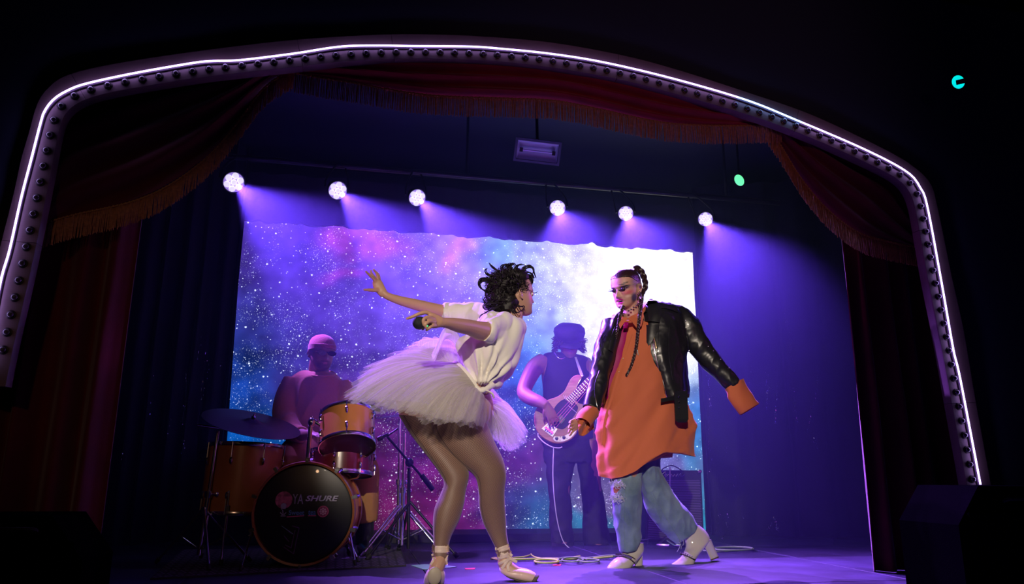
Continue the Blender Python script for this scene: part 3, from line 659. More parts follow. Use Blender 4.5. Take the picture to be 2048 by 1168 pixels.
def head_shape(mb, fr, H, open_mouth=0., jaw=1., nose=1.):
    c, F, U, Sd = fr; A = crom(HEADP, 4); n = 56; R = []
    for a in A:
        u, f, b_, w0 = a; k0 = (f + b_) / 2 + .02; w0 *= (1 + (jaw - 1) * max(0, -u) * 2); ring = []
        for j in range(n):
            an = 2 * PI * j / n; ca, sa = math.cos(an), math.sin(an)
            ff = k0 + (f - k0) * spow(ca, .86) if ca > 0 else k0 + (k0 - b_) * spow(ca, 1.)
            l = w0 * spow(sa, .92); uu = u
            if ca > 0:
                al = abs(l)
                # nose
                nt_ = np.interp(u, [-.235, -.205, -.175, -.14, -.08, -.02, .03, .08], [0, .045, .105, .10, .07, .035, .012, 0]) * nose
                ns = np.interp(u, [-.23, -.19, -.12, 0, .05], [.075, .07, .045, .035, .04])
                ff += 1.15 * nt_ * math.exp(-(l / ns) ** 2)
                ff += .022 * nose * gs(al, u, .062, -.185, .03, .03)
                ff -= .050 * gs(al, u, .145, .0, .075, .045)               # sockets
                ff += .020 * gs(al, u, .13, .075, .09, .03)                # brow
                ff += .022 * gs(al, u, .19, -.11, .08, .06)                # cheek bone
                ff += .030 * gs(l, u, 0, -.265, .10, .020) + .034 * gs(l, u, 0, -.325 - .03 * open_mouth, .085, .022)
                ff -= (.022 + .10 * open_mouth) * gs(l, u, 0, -.295 - .012 * open_mouth, .085, .011 + .014 * open_mouth)
                ff -= .012 * gs(l, u, 0, -.375, .08, .02)
                ff += .02 * gs(l, u, 0, -.43, .08, .04)
            ring.append(c + (F * ff + U * uu + Sd * l) * H)
        R.append(ring)
    mb.rings(R)
    for sg in (-1, 1):       # ears: a curled rim round a shallow bowl
        e = c + (F * -.035 + U * -.06 + Sd * sg * .315) * H
        rim = [(.00, .095), (.035, .10), (.065, .06), (.062, .01), (.035, -.045), (.005, -.095), (-.02, -.085)]; rim = [(q[0] * 1.2, q[1] * 1.15) for q in rim]
        rim = [(-.03, .05)] + [(-q[0] - .01, q[1]) for q in rim]
        mb.tube([e + (F * q[0] + U * q[1] + Sd * sg * (.045 + .4 * -min(q[0], 0))) * H for q in rim], [.019 * H] * len(rim), 8, 3)
        mb.ell(e + (F * -.03 + U * -.02 + Sd * sg * .012) * H, (.03 * H, .05 * H, .075 * H), Matrix((Sd, F, U)).transposed(), 10, 6)
def hp(fr, H, f, u, l): c, F, U, Sd = fr; return c + (F * f + U * u + Sd * l) * H
def eyes(root, fr, H, parent, iris=(.05, .03, .02), lid=None, closed=.35, m_skin=None, lash=False, sides=(-1, 1)):
    c, F, U, Sd = fr
    for sg in sides:
        e = hp(fr, H, .335, 0, .145 * sg); r = .056 * H
        q = MB(); q.lathe(e, F, [(-r, .001)] + [(r * math.sin(t), r * math.cos(t)) for t in np.linspace(-1.4, 1.5, 10)], 16); o = obj('eye', q, mat('eye_white', (.75, .72, .70), .15, coat=1), parent)
        q = MB(); q.lathe(e + F * r * .90, F, [(-.001, .001), (-.0005, r * .47), (r * .1, r * .36), (r * .13, .001)], 14); obj('iris', q, mat('iris_dark', iris, .1, coat=1), o)
        # lids
        q = MB(); rr = r * 1.13
        for top in (1, -1):
            R = []
            for i in range(7):
                t = (i / 6); el = (1.45 - (1.45 - closed) * t) if top == 1 else (-1.4 + (1.4 - .42) * t)
                R.append([e + (F * math.cos(el) * math.cos(a) + Sd * math.sin(a) + U * math.sin(el) * math.cos(a)) * rr for a in np.linspace(-1.35, 1.35, 13)])
            b = len(q.v); nn = 13
            q.sheet(lambda u_, v_, R=R: R[int(round(u_ * 6))][int(round(v_ * 12))], 6, 12, .0012)
        obj('eyelid', q, lid or m_skin, parent)
        if lash:
            q = MB()
            for a in np.linspace(-1.0, 1.25, 15):
                el = closed - .02; p = e + (F * math.cos(el) * math.cos(a) + Sd * sg * math.sin(a) + U * math.sin(el) * math.cos(a)) * rr
                dv = (F * .9 + Sd * sg * math.sin(a) * .9 + U * -.05).normalized(); L_ = .018 + .008 * max(a, 0)
                q.tube([p, p + dv * L_ * .6, p + dv * L_ + U * .006], [.0011, .0009, .0003], 4, 2)
            obj('eyelashes', q, mat('lash_black', (.004, .004, .006), .5), parent)
def finger(mb, pts, r0=.0085, r1=.0062, n=8): mb.tube(pts, list(np.linspace(r0, r1, len(pts))), n, 3)
def hand(mb, wrist, palm_dir, palm_n, size=.185, curls=(.5, .5, .5, .5), spread=.12, thumb=(.8, .3), side=1, wr=.026):
    """hand grown from the wrist: palm_dir along the fingers, palm_n out of the palm, side +1/-1 puts the thumb"""
    D = Vector(palm_dir).normalized(); Nn = Vector(palm_n); Nn = (Nn - D * Nn.dot(D)).normalized(); T = D.cross(Nn) * side
    W = Vector(wrist); pl = size * .50; hw = size * .215
    # palm: flat loft
    R = []
    for t, w0, th in ((-.12, .62, .017), (.1, .72, .016), (.4, .95, .0155), (.75, 1.04, .0135), (1.0, .98, .0105)):
        cc = W + D * pl * t
        R.append([cc + T * math.cos(2 * PI * j / 14) * hw * w0 + Nn * math.sin(2 * PI * j / 14) * th * size / .185 for j in range(14)])
    mb.rings(R)
    lens = (.40, .445, .42, .33)
    for i in range(4):
        off = (1 - i * 2 / 3) * .80; b0 = W + D * pl * (.93 - .02 * abs(i - 1)) + T * hw * off; dr = (D + T * off * spread * 2.2).normalized(); ax = dr; cu = curls[i]
        p = [b0 - dr * .012]; q = b0; ang = cu * .45
        for j, sl in enumerate((.46, .31, .23)):
            d2 = (dr * math.cos(ang) + Nn * math.sin(ang)); p.append(q.copy()); q = q + d2 * lens[i] * size * sl; ang += cu * .75
        p.append(q); mb.tube(p, [.0088, .0087, .0079, .0072, .0056], 8, 3)
    b0 = W + D * pl * .18 + T * hw * .75; op, inn = thumb
    d1 = (D * .75 + T * op + Nn * inn * .6).normalized(); d2 = (D * .9 + T * op * .55 + Nn * inn * 1.1).normalized()
    mb.tube([W + D * pl * .05 + T * hw * .2, b0 + d1 * .01, b0 + d1 * size * .17, b0 + d1 * size * .17 + d2 * size * .14, b0 + d1 * size * .17 + d2 * size * .27], [.014, .0145, .0115, .0095, .0068], 8, 3)
    return W, D, Nn, T
def curls(mb, seeds, n, r0=.004, rnd=None, turn=9., seg=9, gy=0.):
    """locks: seeds = (root, direction, length)"""
    rnd = rnd or random
    for root, d, L_ in seeds:
        d = Vector(d).normalized(); a = d.orthogonal().normalized(); b = d.cross(a); ph = rnd.uniform(0, 6.28); tw = rnd.uniform(.5, 1.) * turn * rnd.choice((-1, 1)); amp = L_ * rnd.uniform(.07, .16)
        pts = []; rad = []
        for i in range(seg + 1):
            t = i / seg; an = ph + tw * t * .6
            pts.append(Vector(root) + d * L_ * t * (1 - .15 * t) + (a * math.cos(an) + b * math.sin(an)) * amp * t ** .7 * (1 if t < .8 else 1.3) + Vector((0, 0, gy * L_ * t * t))); rad.append(r0 * (1 - .8 * t ** 1.5))
        mb.tube(pts, rad, 5, 2)
def net_mat(name, base, line, su, sv, width=.22):
    """fishnet: diamond lines over the UVs"""
    m, nt, b = new_mat(name); N = nt.nodes; L = nt.links
    uv = N.new('ShaderNodeUVMap'); sp = N.new('ShaderNodeSeparateXYZ'); L.new(uv.outputs[0], sp.inputs[0])
    def M(op, x, y=None):
        n = N.new('ShaderNodeMath'); n.operation = op
        for i, v in enumerate((x, y)):
            if v is None: continue
            if isinstance(v, (int, float)): n.inputs[i].default_value = v
            else: L.new(v, n.inputs[i])
        return n.outputs[0]
    U = M('MULTIPLY', sp.outputs[0], su); V = M('MULTIPLY', sp.outputs[1], sv)
    f = [M('ABSOLUTE', M('SUBTRACT', M('FRACT', M(o_, U, V)), .5)) for o_ in ('ADD', 'SUBTRACT')]
    ln = M('GREATER_THAN', M('MAXIMUM', f[0], f[1]), .5 - width / 2)
    seam = M('LESS_THAN', M('ABSOLUTE', M('SUBTRACT', sp.outputs[0], .60)), .006)
    ln = M('MAXIMUM', ln, seam)
    mx = N.new('ShaderNodeMix'); mx.data_type = 'RGBA'; mx.inputs[6].default_value = (*base, 1); mx.inputs[7].default_value = (*line, 1); L.new(ln, mx.inputs[0]); L.new(mx.outputs[2], b.inputs['Base Color'])
    b.inputs['Roughness'].default_value = .55; b.inputs['Sheen Weight'].default_value = .25
    return m
SKIN = (.62, .36, .25)
m_skin_a = vcol_mat('skin_of_dancer'); m_skin_b = vcol_mat('skin_of_singer'); m_skin_c = vcol_mat('skin_of_bassist'); m_skin_d = vcol_mat('skin_of_drummer')
# ================================================================ dancer in white tee and tutu (left)
YD = 3.88
root = thing('person', 'person in white tee and tulle tutu leaning forward, arms swept back', 'person', tuple(PZ(935, 1162)))
body = MB()
# --- head, in profile towards the right, turned a little up-stage
HD = .232
frD = head_frame(P(1032, 589, 3.93), math.radians(107), math.radians(4))
head_shape(body, frD, HD, open_mouth=.3)
# neck and upper back
body.tube([P(1000, 672, 3.95), P(1022, 645, 3.94), hp(frD, HD, -.07, -.30, 0), hp(frD, HD, -.05, -.1, 0)], [.075, .060, .052, .05], 16, 4)
body.sil([(925, 812, 985, 800, 3.98, .12), (928, 780, 982, 778, 3.97, .12), (940, 740, 1012, 745, 3.95, .13), (955, 700, 1030, 705, 3.95, .13), (965, 665, 1035, 672, 3.95, .12), (985, 640, 1030, 650, 3.95, .08)], n=22)
# pelvis
body.ell(P(925, 815, 4.0), (.17, .16, .15), n=18, m=12)
# legs: near leg (right in the picture) and far leg
NEAR = [(858, 800, 968, 815, 3.93, .115), (858, 838, 972, 836, 3.92, .115), (866, 868, 980, 862, 3.91, .11), (888, 900, 991, 888, 3.90, .10), (915, 926, 1003, 912, 3.89, .088), (942, 945, 1010, 934, 3.88, .076), (954, 962, 1012, 955, 3.875, .066),
        (957, 988, 1009, 984, 3.885, .063), (958, 1012, 1010, 1010, 3.90, .062), (965, 1042, 1012, 1040, 3.91, .056), (978, 1070, 1013, 1064, 3.91, .044), (991, 1096, 1017, 1088, 3.90, .033), (997, 1115, 1021, 1104, 3.89, .031)]
FAR = [(790, 800, 900, 820, 4.02, .11), (797, 830, 905, 848, 4.01, .11), (818, 864, 912, 880, 3.98, .10), (848, 904, 924, 912, 3.93, .09), (878, 944, 936, 938, 3.89, .076), (888, 968, 937, 957, 3.875, .068), (880, 990, 932, 980, 3.87, .066),
       (869, 1018, 928, 1008, 3.86, .070), (866, 1050, 918, 1042, 3.85, .062), (867, 1078, 902, 1074, 3.84, .045), (866, 1102, 896, 1099, 3.83, .036), (864, 1122, 896, 1120, 3.82, .038)]
def grow(rows, px): return [(a - px, b_, c + px, d, y, t + px * .0026) for a, b_, c, d, y, t in rows]
body.sil(grow(NEAR, -1.2), n=22); body.sil(grow(FAR, -1.2), n=22)
# feet
body.tubeP([(1008, 1108, 3.895, 11), (1010, 1128, 3.89, 13), (1028, 1142, 3.87, 11), (1055, 1154, 3.85, 9)], n=12)
body.tubeP([(880, 1118, 3.82, 14), (872, 1140, 3.80, 14), (868, 1160, 3.84, 11)], n=12)
# near arm (holds the microphone), foreshortened towards us
sh = P(990, 664, 3.80)
body.tube([sh, P(962, 662, 3.70), P(940, 655, 3.62), P(918, 651, 3.55), P(895, 646, 3.48), P(880, 645, 3.45)], [.052, .050, .040, .036, .026, .023], 16, 4)
YH = 3.42; s_ = S(YH)
wr = P(880, 645, 3.45)
R = []
for px, py, Y, h, t in ((884, 645, 3.45, 10, .022), (872, 643, 3.44, 14.5, .021), (862, 641, 3.43, 16, .021), (855, 640, 3.43, 14.5, .02)):
    c = P(px, py, Y); R.append([c + Vector((.25 * math.cos(2 * PI * j / 14) * h * s_, math.sin(2 * PI * j / 14) * t, math.cos(2 * PI * j / 14) * h * s_)) for j in range(14)])
body.rings(R)
def fp(mb, rows, r): mb.tube([P(a, b_, y) for a, b_, y in rows], r, 8, 3)
fp(body, [(866, 632, 3.43), (854, 625, 3.42), (840, 627, 3.41), (826, 633, 3.41), (812, 638, 3.42)], [.0115, .0108, .0098, .0085, .0066])     # index, laid over the mic
fp(body, [(868, 638, 3.42), (856, 634, 3.385), (846, 640, 3.372), (848, 652, 3.38)], [.0095, .0092, .0082, .007])
fp(body, [(870, 645, 3.42), (859, 643, 3.385), (851, 649, 3.375), (853, 658, 3.385)], [.0095, .009, .008, .0068])
fp(body, [(872, 652, 3.425), (863, 653, 3.395), (856, 658, 3.39), (852, 662, 3.40)], [.0088, .0082, .0075, .0062])
fp(body, [(872, 636, 3.45), (862, 640, 3.475), (851, 650, 3.475), (845, 659, 3.45)], [.012, .011, .0095, .0072])
# far arm, stretched out and back
body.tube([P(985, 652, 4.05), P(950, 636, 4.12), P(915, 628, 4.16), P(885, 622, 4.17), P(862, 617, 4.16), P(835, 610, 4.14), P(800, 601, 4.11), P(775, 592, 4.09), P(766, 585, 4.09)], [.055, .047, .042, .037, .035, .032, .026, .021, .021], 14, 4)
YF = 4.09
R = []
for px, py, a, h, t in ((768, 588, .9, 9, .019), (761, 579, .7, 10.5, .016), (756, 570, .35, 11, .014), (753.5, 561, .2, 9, .011)):
    c = P(px, py, YF); dx, dz = math.cos(a), math.sin(a); s4 = S(YF)
    R.append([c + Vector((dx * math.cos(2 * PI * j / 12) * h * s4, math.sin(2 * PI * j / 12) * t, dz * math.cos(2 * PI * j / 12) * h * s4)) for j in range(12)])
body.rings(R)
fp(body, [(752, 568, 4.09), (748, 559, 4.075), (739, 550, 4.06), (730.5, 542, 4.05)], [.0095, .0088, .0078, .0058])
fp(body, [(755, 566, 4.09), (750, 556, 4.085), (743, 547.5, 4.08), (741.5, 539.5, 4.075)], [.0095, .0085, .0078, .0058])
fp(body, [(758, 565, 4.10), (755, 554, 4.11), (752, 545, 4.11), (746, 538, 4.10)], [.0092, .0085, .0076, .0057])
fp(body, [(760, 568, 4.11), (759, 557, 4.13), (757, 549, 4.14), (752, 542.5, 4.14)], [.0085, .0078, .0068, .0052])
fp(body, [(760, 580, 4.09), (749, 580.5, 4.07), (738, 580, 4.05), (727, 579.5, 4.03)], [.0125, .0115, .0095, .0068])
me = remesh(body, .0042, 3)
c, F, U, Sd = frD; ax = (F, U, Sd)
paint(me, (.55, .31, .21), [
    (hp(frD, HD, .36, -.295, 0), (.10 * HD, .045 * HD, .10 * HD), (.45, .10, .12), 4, ax),
    (hp(frD, HD, .30, -.10, .22), (.13 * HD, .09 * HD, .10 * HD), (.78, .20, .20), 1.2, ax), (hp(frD, HD, .30, -.10, -.22), (.13 * HD, .09 * HD, .10 * HD), (.78, .20, .20), 1.2, ax),
    (hp(frD, HD, .36, .085, .14), (.10 * HD, .016 * HD, .09 * HD), (.06, .03, .03), 3, ax), (hp(frD, HD, .36, .085, -.14), (.10 * HD, .016 * HD, .09 * HD), (.06, .03, .03), 3, ax),
    (hp(frD, HD, -.07, .18, .30), (.22 * HD, .20 * HD, .14 * HD), (.10, .06, .05), 2.5, ax), (hp(frD, HD, -.07, .18, -.30), (.22 * HD, .20 * HD, .14 * HD), (.10, .06, .05), 2.5, ax),
    (P(727, 579, 4.03), .01, (.55, .30, .22), 2)])
bo = obj('body', me, m_skin_a, root, off=Vector())
eyes(root, frD, HD, bo, closed=.5, m_skin=mat('lid_skin', (.55, .25, .24), .5), lash=True)
# --- hair: dark curls thrown up and back
m_hairD = mat('dark_curly_hair', (.010, .007, .009), .55, spec=.35)
hair = MB(); rr = random.Random(11)
# scalp mass
hair.ell(P(1012, 576, 3.94), (.100, .108, .092), n=20, m=14); hair.ell(P(1000, 600, 3.95), (.080, .100, .085), n=18, m=12); hair.ell(P(1032, 557, 3.93), (.072, .092, .055), n=18, m=12); hair.ell(P(1016, 604, 3.88), (.060, .045, .055), n=18, m=12)
seeds = []
cc = P(1018, 578, 3.94)
for i in range(800):
    a = rr.uniform(0, 2 * PI); z = rr.uniform(-.75, 1); r_ = math.sqrt(1 - z * z); d = Vector((r_ * math.cos(a), r_ * math.sin(a), z))
    p = cc + Vector((d.x * .105, d.y * .108, d.z * .098))
    f = (p - c).dot(F) / HD; u = (p - c).dot(U) / HD
    if f > .22 and u < .30: continue
    if u < -.02 and f > -.10: continue
    dirv = (d * .8 + Vector((-.35, 0, .35))).normalized()
    if u < -.05: dirv = (Vector((-.6, d.y * .8, -.45))).normalized()
    seeds.append((p - d * .02, dirv, rr.uniform(.04, .075)))
curls(hair, seeds, 0, .0036, rr, turn=12)
# flyaway locks seen against the screen (px paths)
for path in ([(1000, 545), (988, 538), (981, 530), (978, 526)], [(1001, 556), (985, 552), (974, 548), (971, 541), (975, 537)], [(995, 565), (978, 560), (966, 562), (960, 567), (959, 573)], [(998, 563), (975, 557), (962, 559), (958, 567), (963, 578), (974, 584)],
             [(1000, 575), (984, 574), (974, 578), (971, 590), (973, 600)], [(1000, 560), (986, 556), (974, 556), (971, 553)], [(990, 608), (975, 606), (966, 610), (967, 618), (974, 619)], [(1002, 612), (986, 618), (974, 624), (963, 630), (959, 636)],
             [(1010, 545), (1003, 536), (1008, 530), (1016, 530), (1021, 535)], [(1022, 545), (1020, 534), (1027, 527), (1031, 533)], [(1030, 545), (1033, 532), (1041, 529), (1050, 531)], [(1040, 548), (1046, 537), (1057, 531), (1066, 536), (1068, 545), (1072, 556)],
             [(1036, 552), (1048, 540), (1060, 534), (1067, 541), (1065, 548)], [(1040, 556), (1052, 550), (1062, 553), (1065, 562), (1062, 571)], [(1040, 558), (1054, 554), (1063, 560), (1062, 570), (1058, 573)], [(1044, 550), (1056, 544), (1064, 548), (1069, 556)],
             [(1034, 610), (1040, 612), (1046, 611), (1048, 616), (1044, 620)], [(1026, 612), (1030, 622), (1036, 625), (1041, 622)], [(1020, 612), (1024, 624), (1032, 628)], [(995, 560), (982, 566), (975, 572), (976, 580)], [(1014, 540), (1012, 533), (1018, 527), (1025, 529)]):
    yy = 3.84 if path[0][1] > 600 else 3.92
    for k_ in range(2 if path[0][1] > 605 else 6):
        o1 = rr.uniform(-2, 2); hair.tube([P(x + o1 * (1.4 - j / 5) * 1.2, y + rr.uniform(-1.6, 1.6), yy + rr.uniform(-.02, .02)) for j, (x, y) in enumerate(path)], [.0032] * (len(path) - 2) + [.0022, .0009], 5, 3)
for i, v in enumerate(hair.v[:21 * 15 + 19 * 13 * 3 - 60]):
    dv = (v - P(1015, 580, 3.94)).normalized(); hair.v[i] = v + dv * (.016 * nz(v, 38, 2) + .010 * nz(v, 90, 5))
for i in range(900):        # locks lying over the mass
    a = rr.uniform(0, 2 * PI); z = rr.uniform(-.9, .9); r_ = math.sqrt(1 - z * z); d = Vector((r_ * math.cos(a), r_ * math.sin(a), z)); k0 = rr.random()
    p = (P(1012, 576, 3.94) + Vector((d.x * .100, d.y * .108, d.z * .092))) if k0 < .55 else (P(1002, 601, 3.94) + Vector((d.x * .083, d.y * .10, d.z * .085)))
    f = (p - c).dot(F) / HD; u = (p - c).dot(U) / HD
    if (f > .16 and u < .25) or (u < .02 and f > -.12): continue
    t = d.cross(Vector((rr.uniform(-1, 1), rr.uniform(-1, 1), rr.uniform(-.3, .3)))).normalized(); curls(hair, [(p + d * .002, t * .9 + d * .25, rr.uniform(.03, .055))], 0, .0030, rr, turn=9, seg=6)
obj('hair', hair, m_hairD, root)
# --- tee
m_tee = mat('white_cotton', (.86, .82, .74), .85, sheen=.2, bump=.25, bscale=45)
tee = MB()
def fold_t(v, a): return 1 + .035 * math.sin(a * 5 + v * 9 + 2 * math.sin(v * 7)) * min(1, v * 3) + .02 * math.sin(a * 9 - v * 14)
tee.sil([(1000, 634, 1036, 642, 3.93, .07), (975, 627, 1044, 642, 3.93, .115), (957, 640, 1050, 654, 3.93, .15), (948, 655, 1050, 668, 3.93, .165), (934, 672, 1046, 688, 3.93, .172), (922, 690, 1040, 708, 3.93, .172), (925, 712, 1033, 728, 3.93, .165), (933, 736, 1024, 745, 3.93, .155), (944, 756, 1004, 765, 3.92, .13), (952, 772, 985, 776, 3.89, .10)],
        n=56, k=6, fold=fold_t, rnd=(.12, .06))
# near sleeve, opening towards the arm
Rg = []
for px, py, Y, rx, ry in ((1008, 655, 3.86, 30, 32), (996, 657, 3.80, 32, 33), (984, 659, 3.75, 31, 31), (975, 661, 3.71, 27, 27), (972, 662, 3.70, 24, 25)):
    c0 = P(px, py, Y); s1 = S(Y); dz = Vector((.25, .35, 1)).normalized(); dn = Vector((-.75, -.6, 0)).normalized(); e2 = dn.cross(dz)
    Rg.append([c0 + dz * math.cos(2 * PI * j / 40) * ry * s1 * (1 + .05 * math.sin(3 * j + px)) + e2 * math.sin(2 * PI * j / 40) * rx * s1 * .62 for j in range(40)])
c0 = P(980, 662, 3.745); Rg.append([(p - c0) * .86 + c0 for p in Rg[-1]]); 
tee.rings(Rg)
# far sleeve, bunched
tee.tube([P(990, 640, 4.03), P(955, 630, 4.12), P(930, 628, 4.15), P(905, 626, 4.165), P(893, 624, 4.17), P(886, 622, 4.17)], [.085, .072, .064, .060, .055, .045], 26, 5)
for i, (px, r_) in enumerate(((892, 15.5), (899, 17), (908, 16.5), (918, 18), (930, 17.5))): tee.tube([P(px + 4 * math.cos(t), 624 + r_ * math.sin(t) * 1.0, 4.165 + .055 * math.cos(t)) for t in np.linspace(0, 2 * PI, 9)[:-1]], .008, 8, 2, closed=True)
me = remesh(tee, .006, 4, 'white_tee')
# wrinkles pulled towards the knot
me.update(); kn = P(966, 779, 3.78)
nv = [v.normal.copy() for v in me.vertices]
for v, n_ in zip(me.vertices, nv):
    d = v.co - kn; ang = math.atan2(d.z, d.x); r_ = d.length
    a_ = .013 * min(1, (r_ / .11) ** 2) * math.exp(-(r_ / .22) ** 2) * (math.sin(ang * 22 + 3 * nz(v.co, 4)) + .5 * math.sin(ang * 37)) + .012 * nz(v.co + Vector((0, 0, 0)), 8, 1) + .020 * abs(nz((v.co.x * 1.6, v.co.y, v.co.z * .8), 9, 6))
    v.co += n_ * a_
teo = obj('white_tee', me, m_tee, root, off=Vector(), ang=80)
q = MB()     # knot and its two ends
q.ell(P(967, 780, 3.80), (.022, .02, .017), n=12, m=8)
q.tube([P(952, 776, 3.82), P(962, 781, 3.79), P(972, 778, 3.79), P(985, 770, 3.82)], [.016, .013, .013, .018], 10, 3)
q.tube([P(970, 781, 3.79), P(978, 783, 3.78), P(985, 788, 3.78), (P(988, 796, 3.785))], [.007, .012, .016, .009], 12, 4, flat=.4)
q.tube([P(964, 783, 3.80), P(958, 794, 3.80), P(957, 803, 3.80), P(962, 812, 3.81)], [.010, .019, .026, .020], 12, 4, flat=.3)
obj('tied_hem', q, m_tee, root)
# --- tutu
m_tul, nt, b = new_mat('cream_tulle')
b.inputs['Base Color'].default_value = (.80, .76, .70, 1); b.inputs['Roughness'].default_value = .8; b.inputs['Sheen Weight'].default_value = .4
def tul_nodes(nt, b):
    N = nt.nodes; L = nt.links; tr = N.new('ShaderNodeBsdfTranslucent'); tr.inputs[0].default_value = (.9, .86, .84, 1); tp = N.new('ShaderNodeBsdfTransparent')
    m1 = N.new('ShaderNodeMixShader'); m1.inputs[0].default_value = .45; L.new(b.outputs[0], m1.inputs[1]); L.new(tr.outputs[0], m1.inputs[2])
    uv = N.new('ShaderNodeUVMap'); mp = N.new('ShaderNodeMapping'); mp.inputs['Scale'].default_value = (90, 2.0, 1); L.new(uv.outputs[0], mp.inputs[0])
    no = N.new('ShaderNodeTexNoise'); no.inputs['Scale'].default_value = 1.; no.inputs['Detail'].default_value = 3; L.new(mp.outputs[0], no.inputs['Vector'])
    r = N.new('ShaderNodeMapRange'); r.inputs[1].default_value = .3; r.inputs[2].default_value = .7; r.inputs[3].default_value = .30; r.inputs[4].default_value = .60; L.new(no.outputs['Fac'], r.inputs[0])
    sx = N.new('ShaderNodeSeparateXYZ'); L.new(uv.outputs[0], sx.inputs[0]); pv = N.new('ShaderNodeMath'); pv.operation = 'MULTIPLY_ADD'; L.new(sx.outputs[1], pv.inputs[0]); pv.inputs[1].default_value = .30; L.new(r.outputs[0], pv.inputs[2])
    m2 = N.new('ShaderNodeMixShader'); L.new(pv.outputs[0], m2.inputs[0]); L.new(m1.outputs[0], m2.inputs[1]); L.new(tp.outputs[0], m2.inputs[2]); L.new(m2.outputs[0], N['Material Output'].inputs[0])
tul_nodes(nt, b)
RIM = [(697, 790, 3.95), (705, 806, 3.88), (740, 815, 3.78), (775, 820, 3.70), (810, 828, 3.65), (845, 840, 3.62), (880, 845, 3.60), (915, 850, 3.60), (948, 852, 3.68), (972, 866, 3.96), (998, 888, 4.03), (1020, 900, 4.06), (1042, 889, 4.10), (1048, 868, 4.14),
       (1015, 838, 4.18), (985, 805, 4.26), (955, 765, 4.32), (925, 725, 4.38), (895, 695, 4.40), (870, 683, 4.40), (835, 689, 4.36), (805, 708, 4.28), (765, 728, 4.18), (725, 752, 4.08)]
rim = [P(*r_) for r_ in RIM]; rimA = crom(rim + [rim[0]], 12)[:-1]; nR = len(rimA)
wc = P(932, 762, 3.95); wa = (P(962, 800, 3.95) - P(905, 722, 3.97)) / 2
wdn = Vector((0, 1, 0)).cross(wa).normalized()
# waist ring parameterised so that it faces the same part of the rim
wr_ = []
for i in range(nR):
    d = Vector(rimA[i]) - wc; x = d.dot(wa.normalized()); y = d.y - .0
    t = math.atan2(y / .45, x / .45); wr_.append(wc + wa * math.cos(t) * .95 + Vector((0, .14 * math.sin(t), 0)))
wr_ = [sum((wr_[(i + k_) % nR] for k_ in range(-8, 9)), Vector()) / 17 for i in range(nR)]
skirt = bpy.data.objects.new('tutu', None)
def layer(seed, scale, lift, amp, nU=420, nVv=18):
    rs = random.Random(seed); ph = [rs.uniform(0, 6.28) for _ in range(6)]; jag = [rs.uniform(.96, 1.01) for _ in range(nU + 1)]; jag[-1] = jag[0]
    q = MB()
    def fn(u, v):
        i = u * nR; i0 = int(i) % nR; f = i - int(i); rp = Vector(rimA[i0]) * (1 - f) + Vector(rimA[(i0 + 1) % nR]) * f; wp = wr_[i0] * (1 - f) + wr_[(i0 + 1) % nR] * f
        ext = scale * (1 + .05 * math.sin(u * 2 * PI * 9 + ph[0])) ; tt = v * ext * (jag[int(u * nU)] if v > .9 else 1)
        p = wp.lerp(rp, tt)
        d = (rp - wp).normalized(); nrm = d.cross((Vector(rimA[(i0 + 3) % nR]) - Vector(rimA[i0 - 3])).normalized()).normalized()
        w2 = math.sin(u * 2 * PI * 38 + ph[1] + 1.5 * math.sin(v * 3 + ph[2])) + .8 * math.sin(u * 2 * PI * 23 + ph[3] + v * 2) + .3 * math.sin(u * 2 * PI * 83 + ph[4])
        p = p + nrm * (amp * (v ** .8) * w2 + lift * math.sin(PI * min(v, 1) * .8)) + Vector((0, 0, .030 * math.sin(PI * v)))
        return p
    nV_ = nVv; G = [[fn(i / nU, j / nV_) for j in range(nV_ + 1)] for i in range(nU)]
    for i in range(nU):
        for j in range(nV_ + 1): q.v.append(G[i][j])
    W = nV_ + 1
    for i in range(nU):
        i2 = (i + 1) % nU
        for j in range(nV_): q._face((i * W + j, i2 * W + j, i2 * W + j + 1, i * W + j + 1), ((i / nU, j / nV_), ((i + 1) / nU, j / nV_), ((i + 1) / nU, (j + 1) / nV_), (i / nU, (j + 1) / nV_)))
    return q
lay = [(1, 1.0, .035, .0075), (2, .97, .012, .008), (3, 1.01, -.01, .0075), (4, .90, -.035, .009), (5, .96, .05, .0075), (6, .985, .024, .007), (7, .93, .0, .008)]
tut = obj('tutu', layer(*lay[0]), m_tul, root, ang=180)
for a in lay[1:]: obj('tulle_layer', layer(*a), m_tul, tut, ang=180)
# extra gathered tulle loop behind the waist
for k_, path in enumerate(([(930, 716, 4.05), (915, 690, 4.02), (902, 668, 4.0), (888, 672, 4.0), (870, 700, 4.02), (862, 720, 4.04)], [(925, 700, 4.1), (890, 690, 4.15), (850, 690, 4.2), (838, 702, 4.22), (850, 722, 4.2), (880, 735, 4.1)])):
    A = crom([P(*p) for p in path], 8)
    def fn(u, v, A=A, k_=k_):
        p = Vector(A[min(int(u * (len(A) - 1)), len(A) - 1)]); return p + Vector((.01 * math.sin(u * 9), .10 * (v - .5) + .01 * math.sin(v * 20 + u * 6), .035 * math.sin(v * 9 + u * 5 + k_)))
    q = MB(); q.sheet(fn, 36, 24, .0012); obj('tulle_loop', q, m_tul, tut, ang=180)
q = MB(); q.rings([[p * 1.0 + (p - wc) * k0 + D0 for p in wr_[::6]] for k0, D0 in ((-.05, wdn * .012), (.02, wdn * .012), (.03, wdn * -.012), (-.05, wdn * -.012))], cap=True); obj('waistband', q, m_tee, tut)
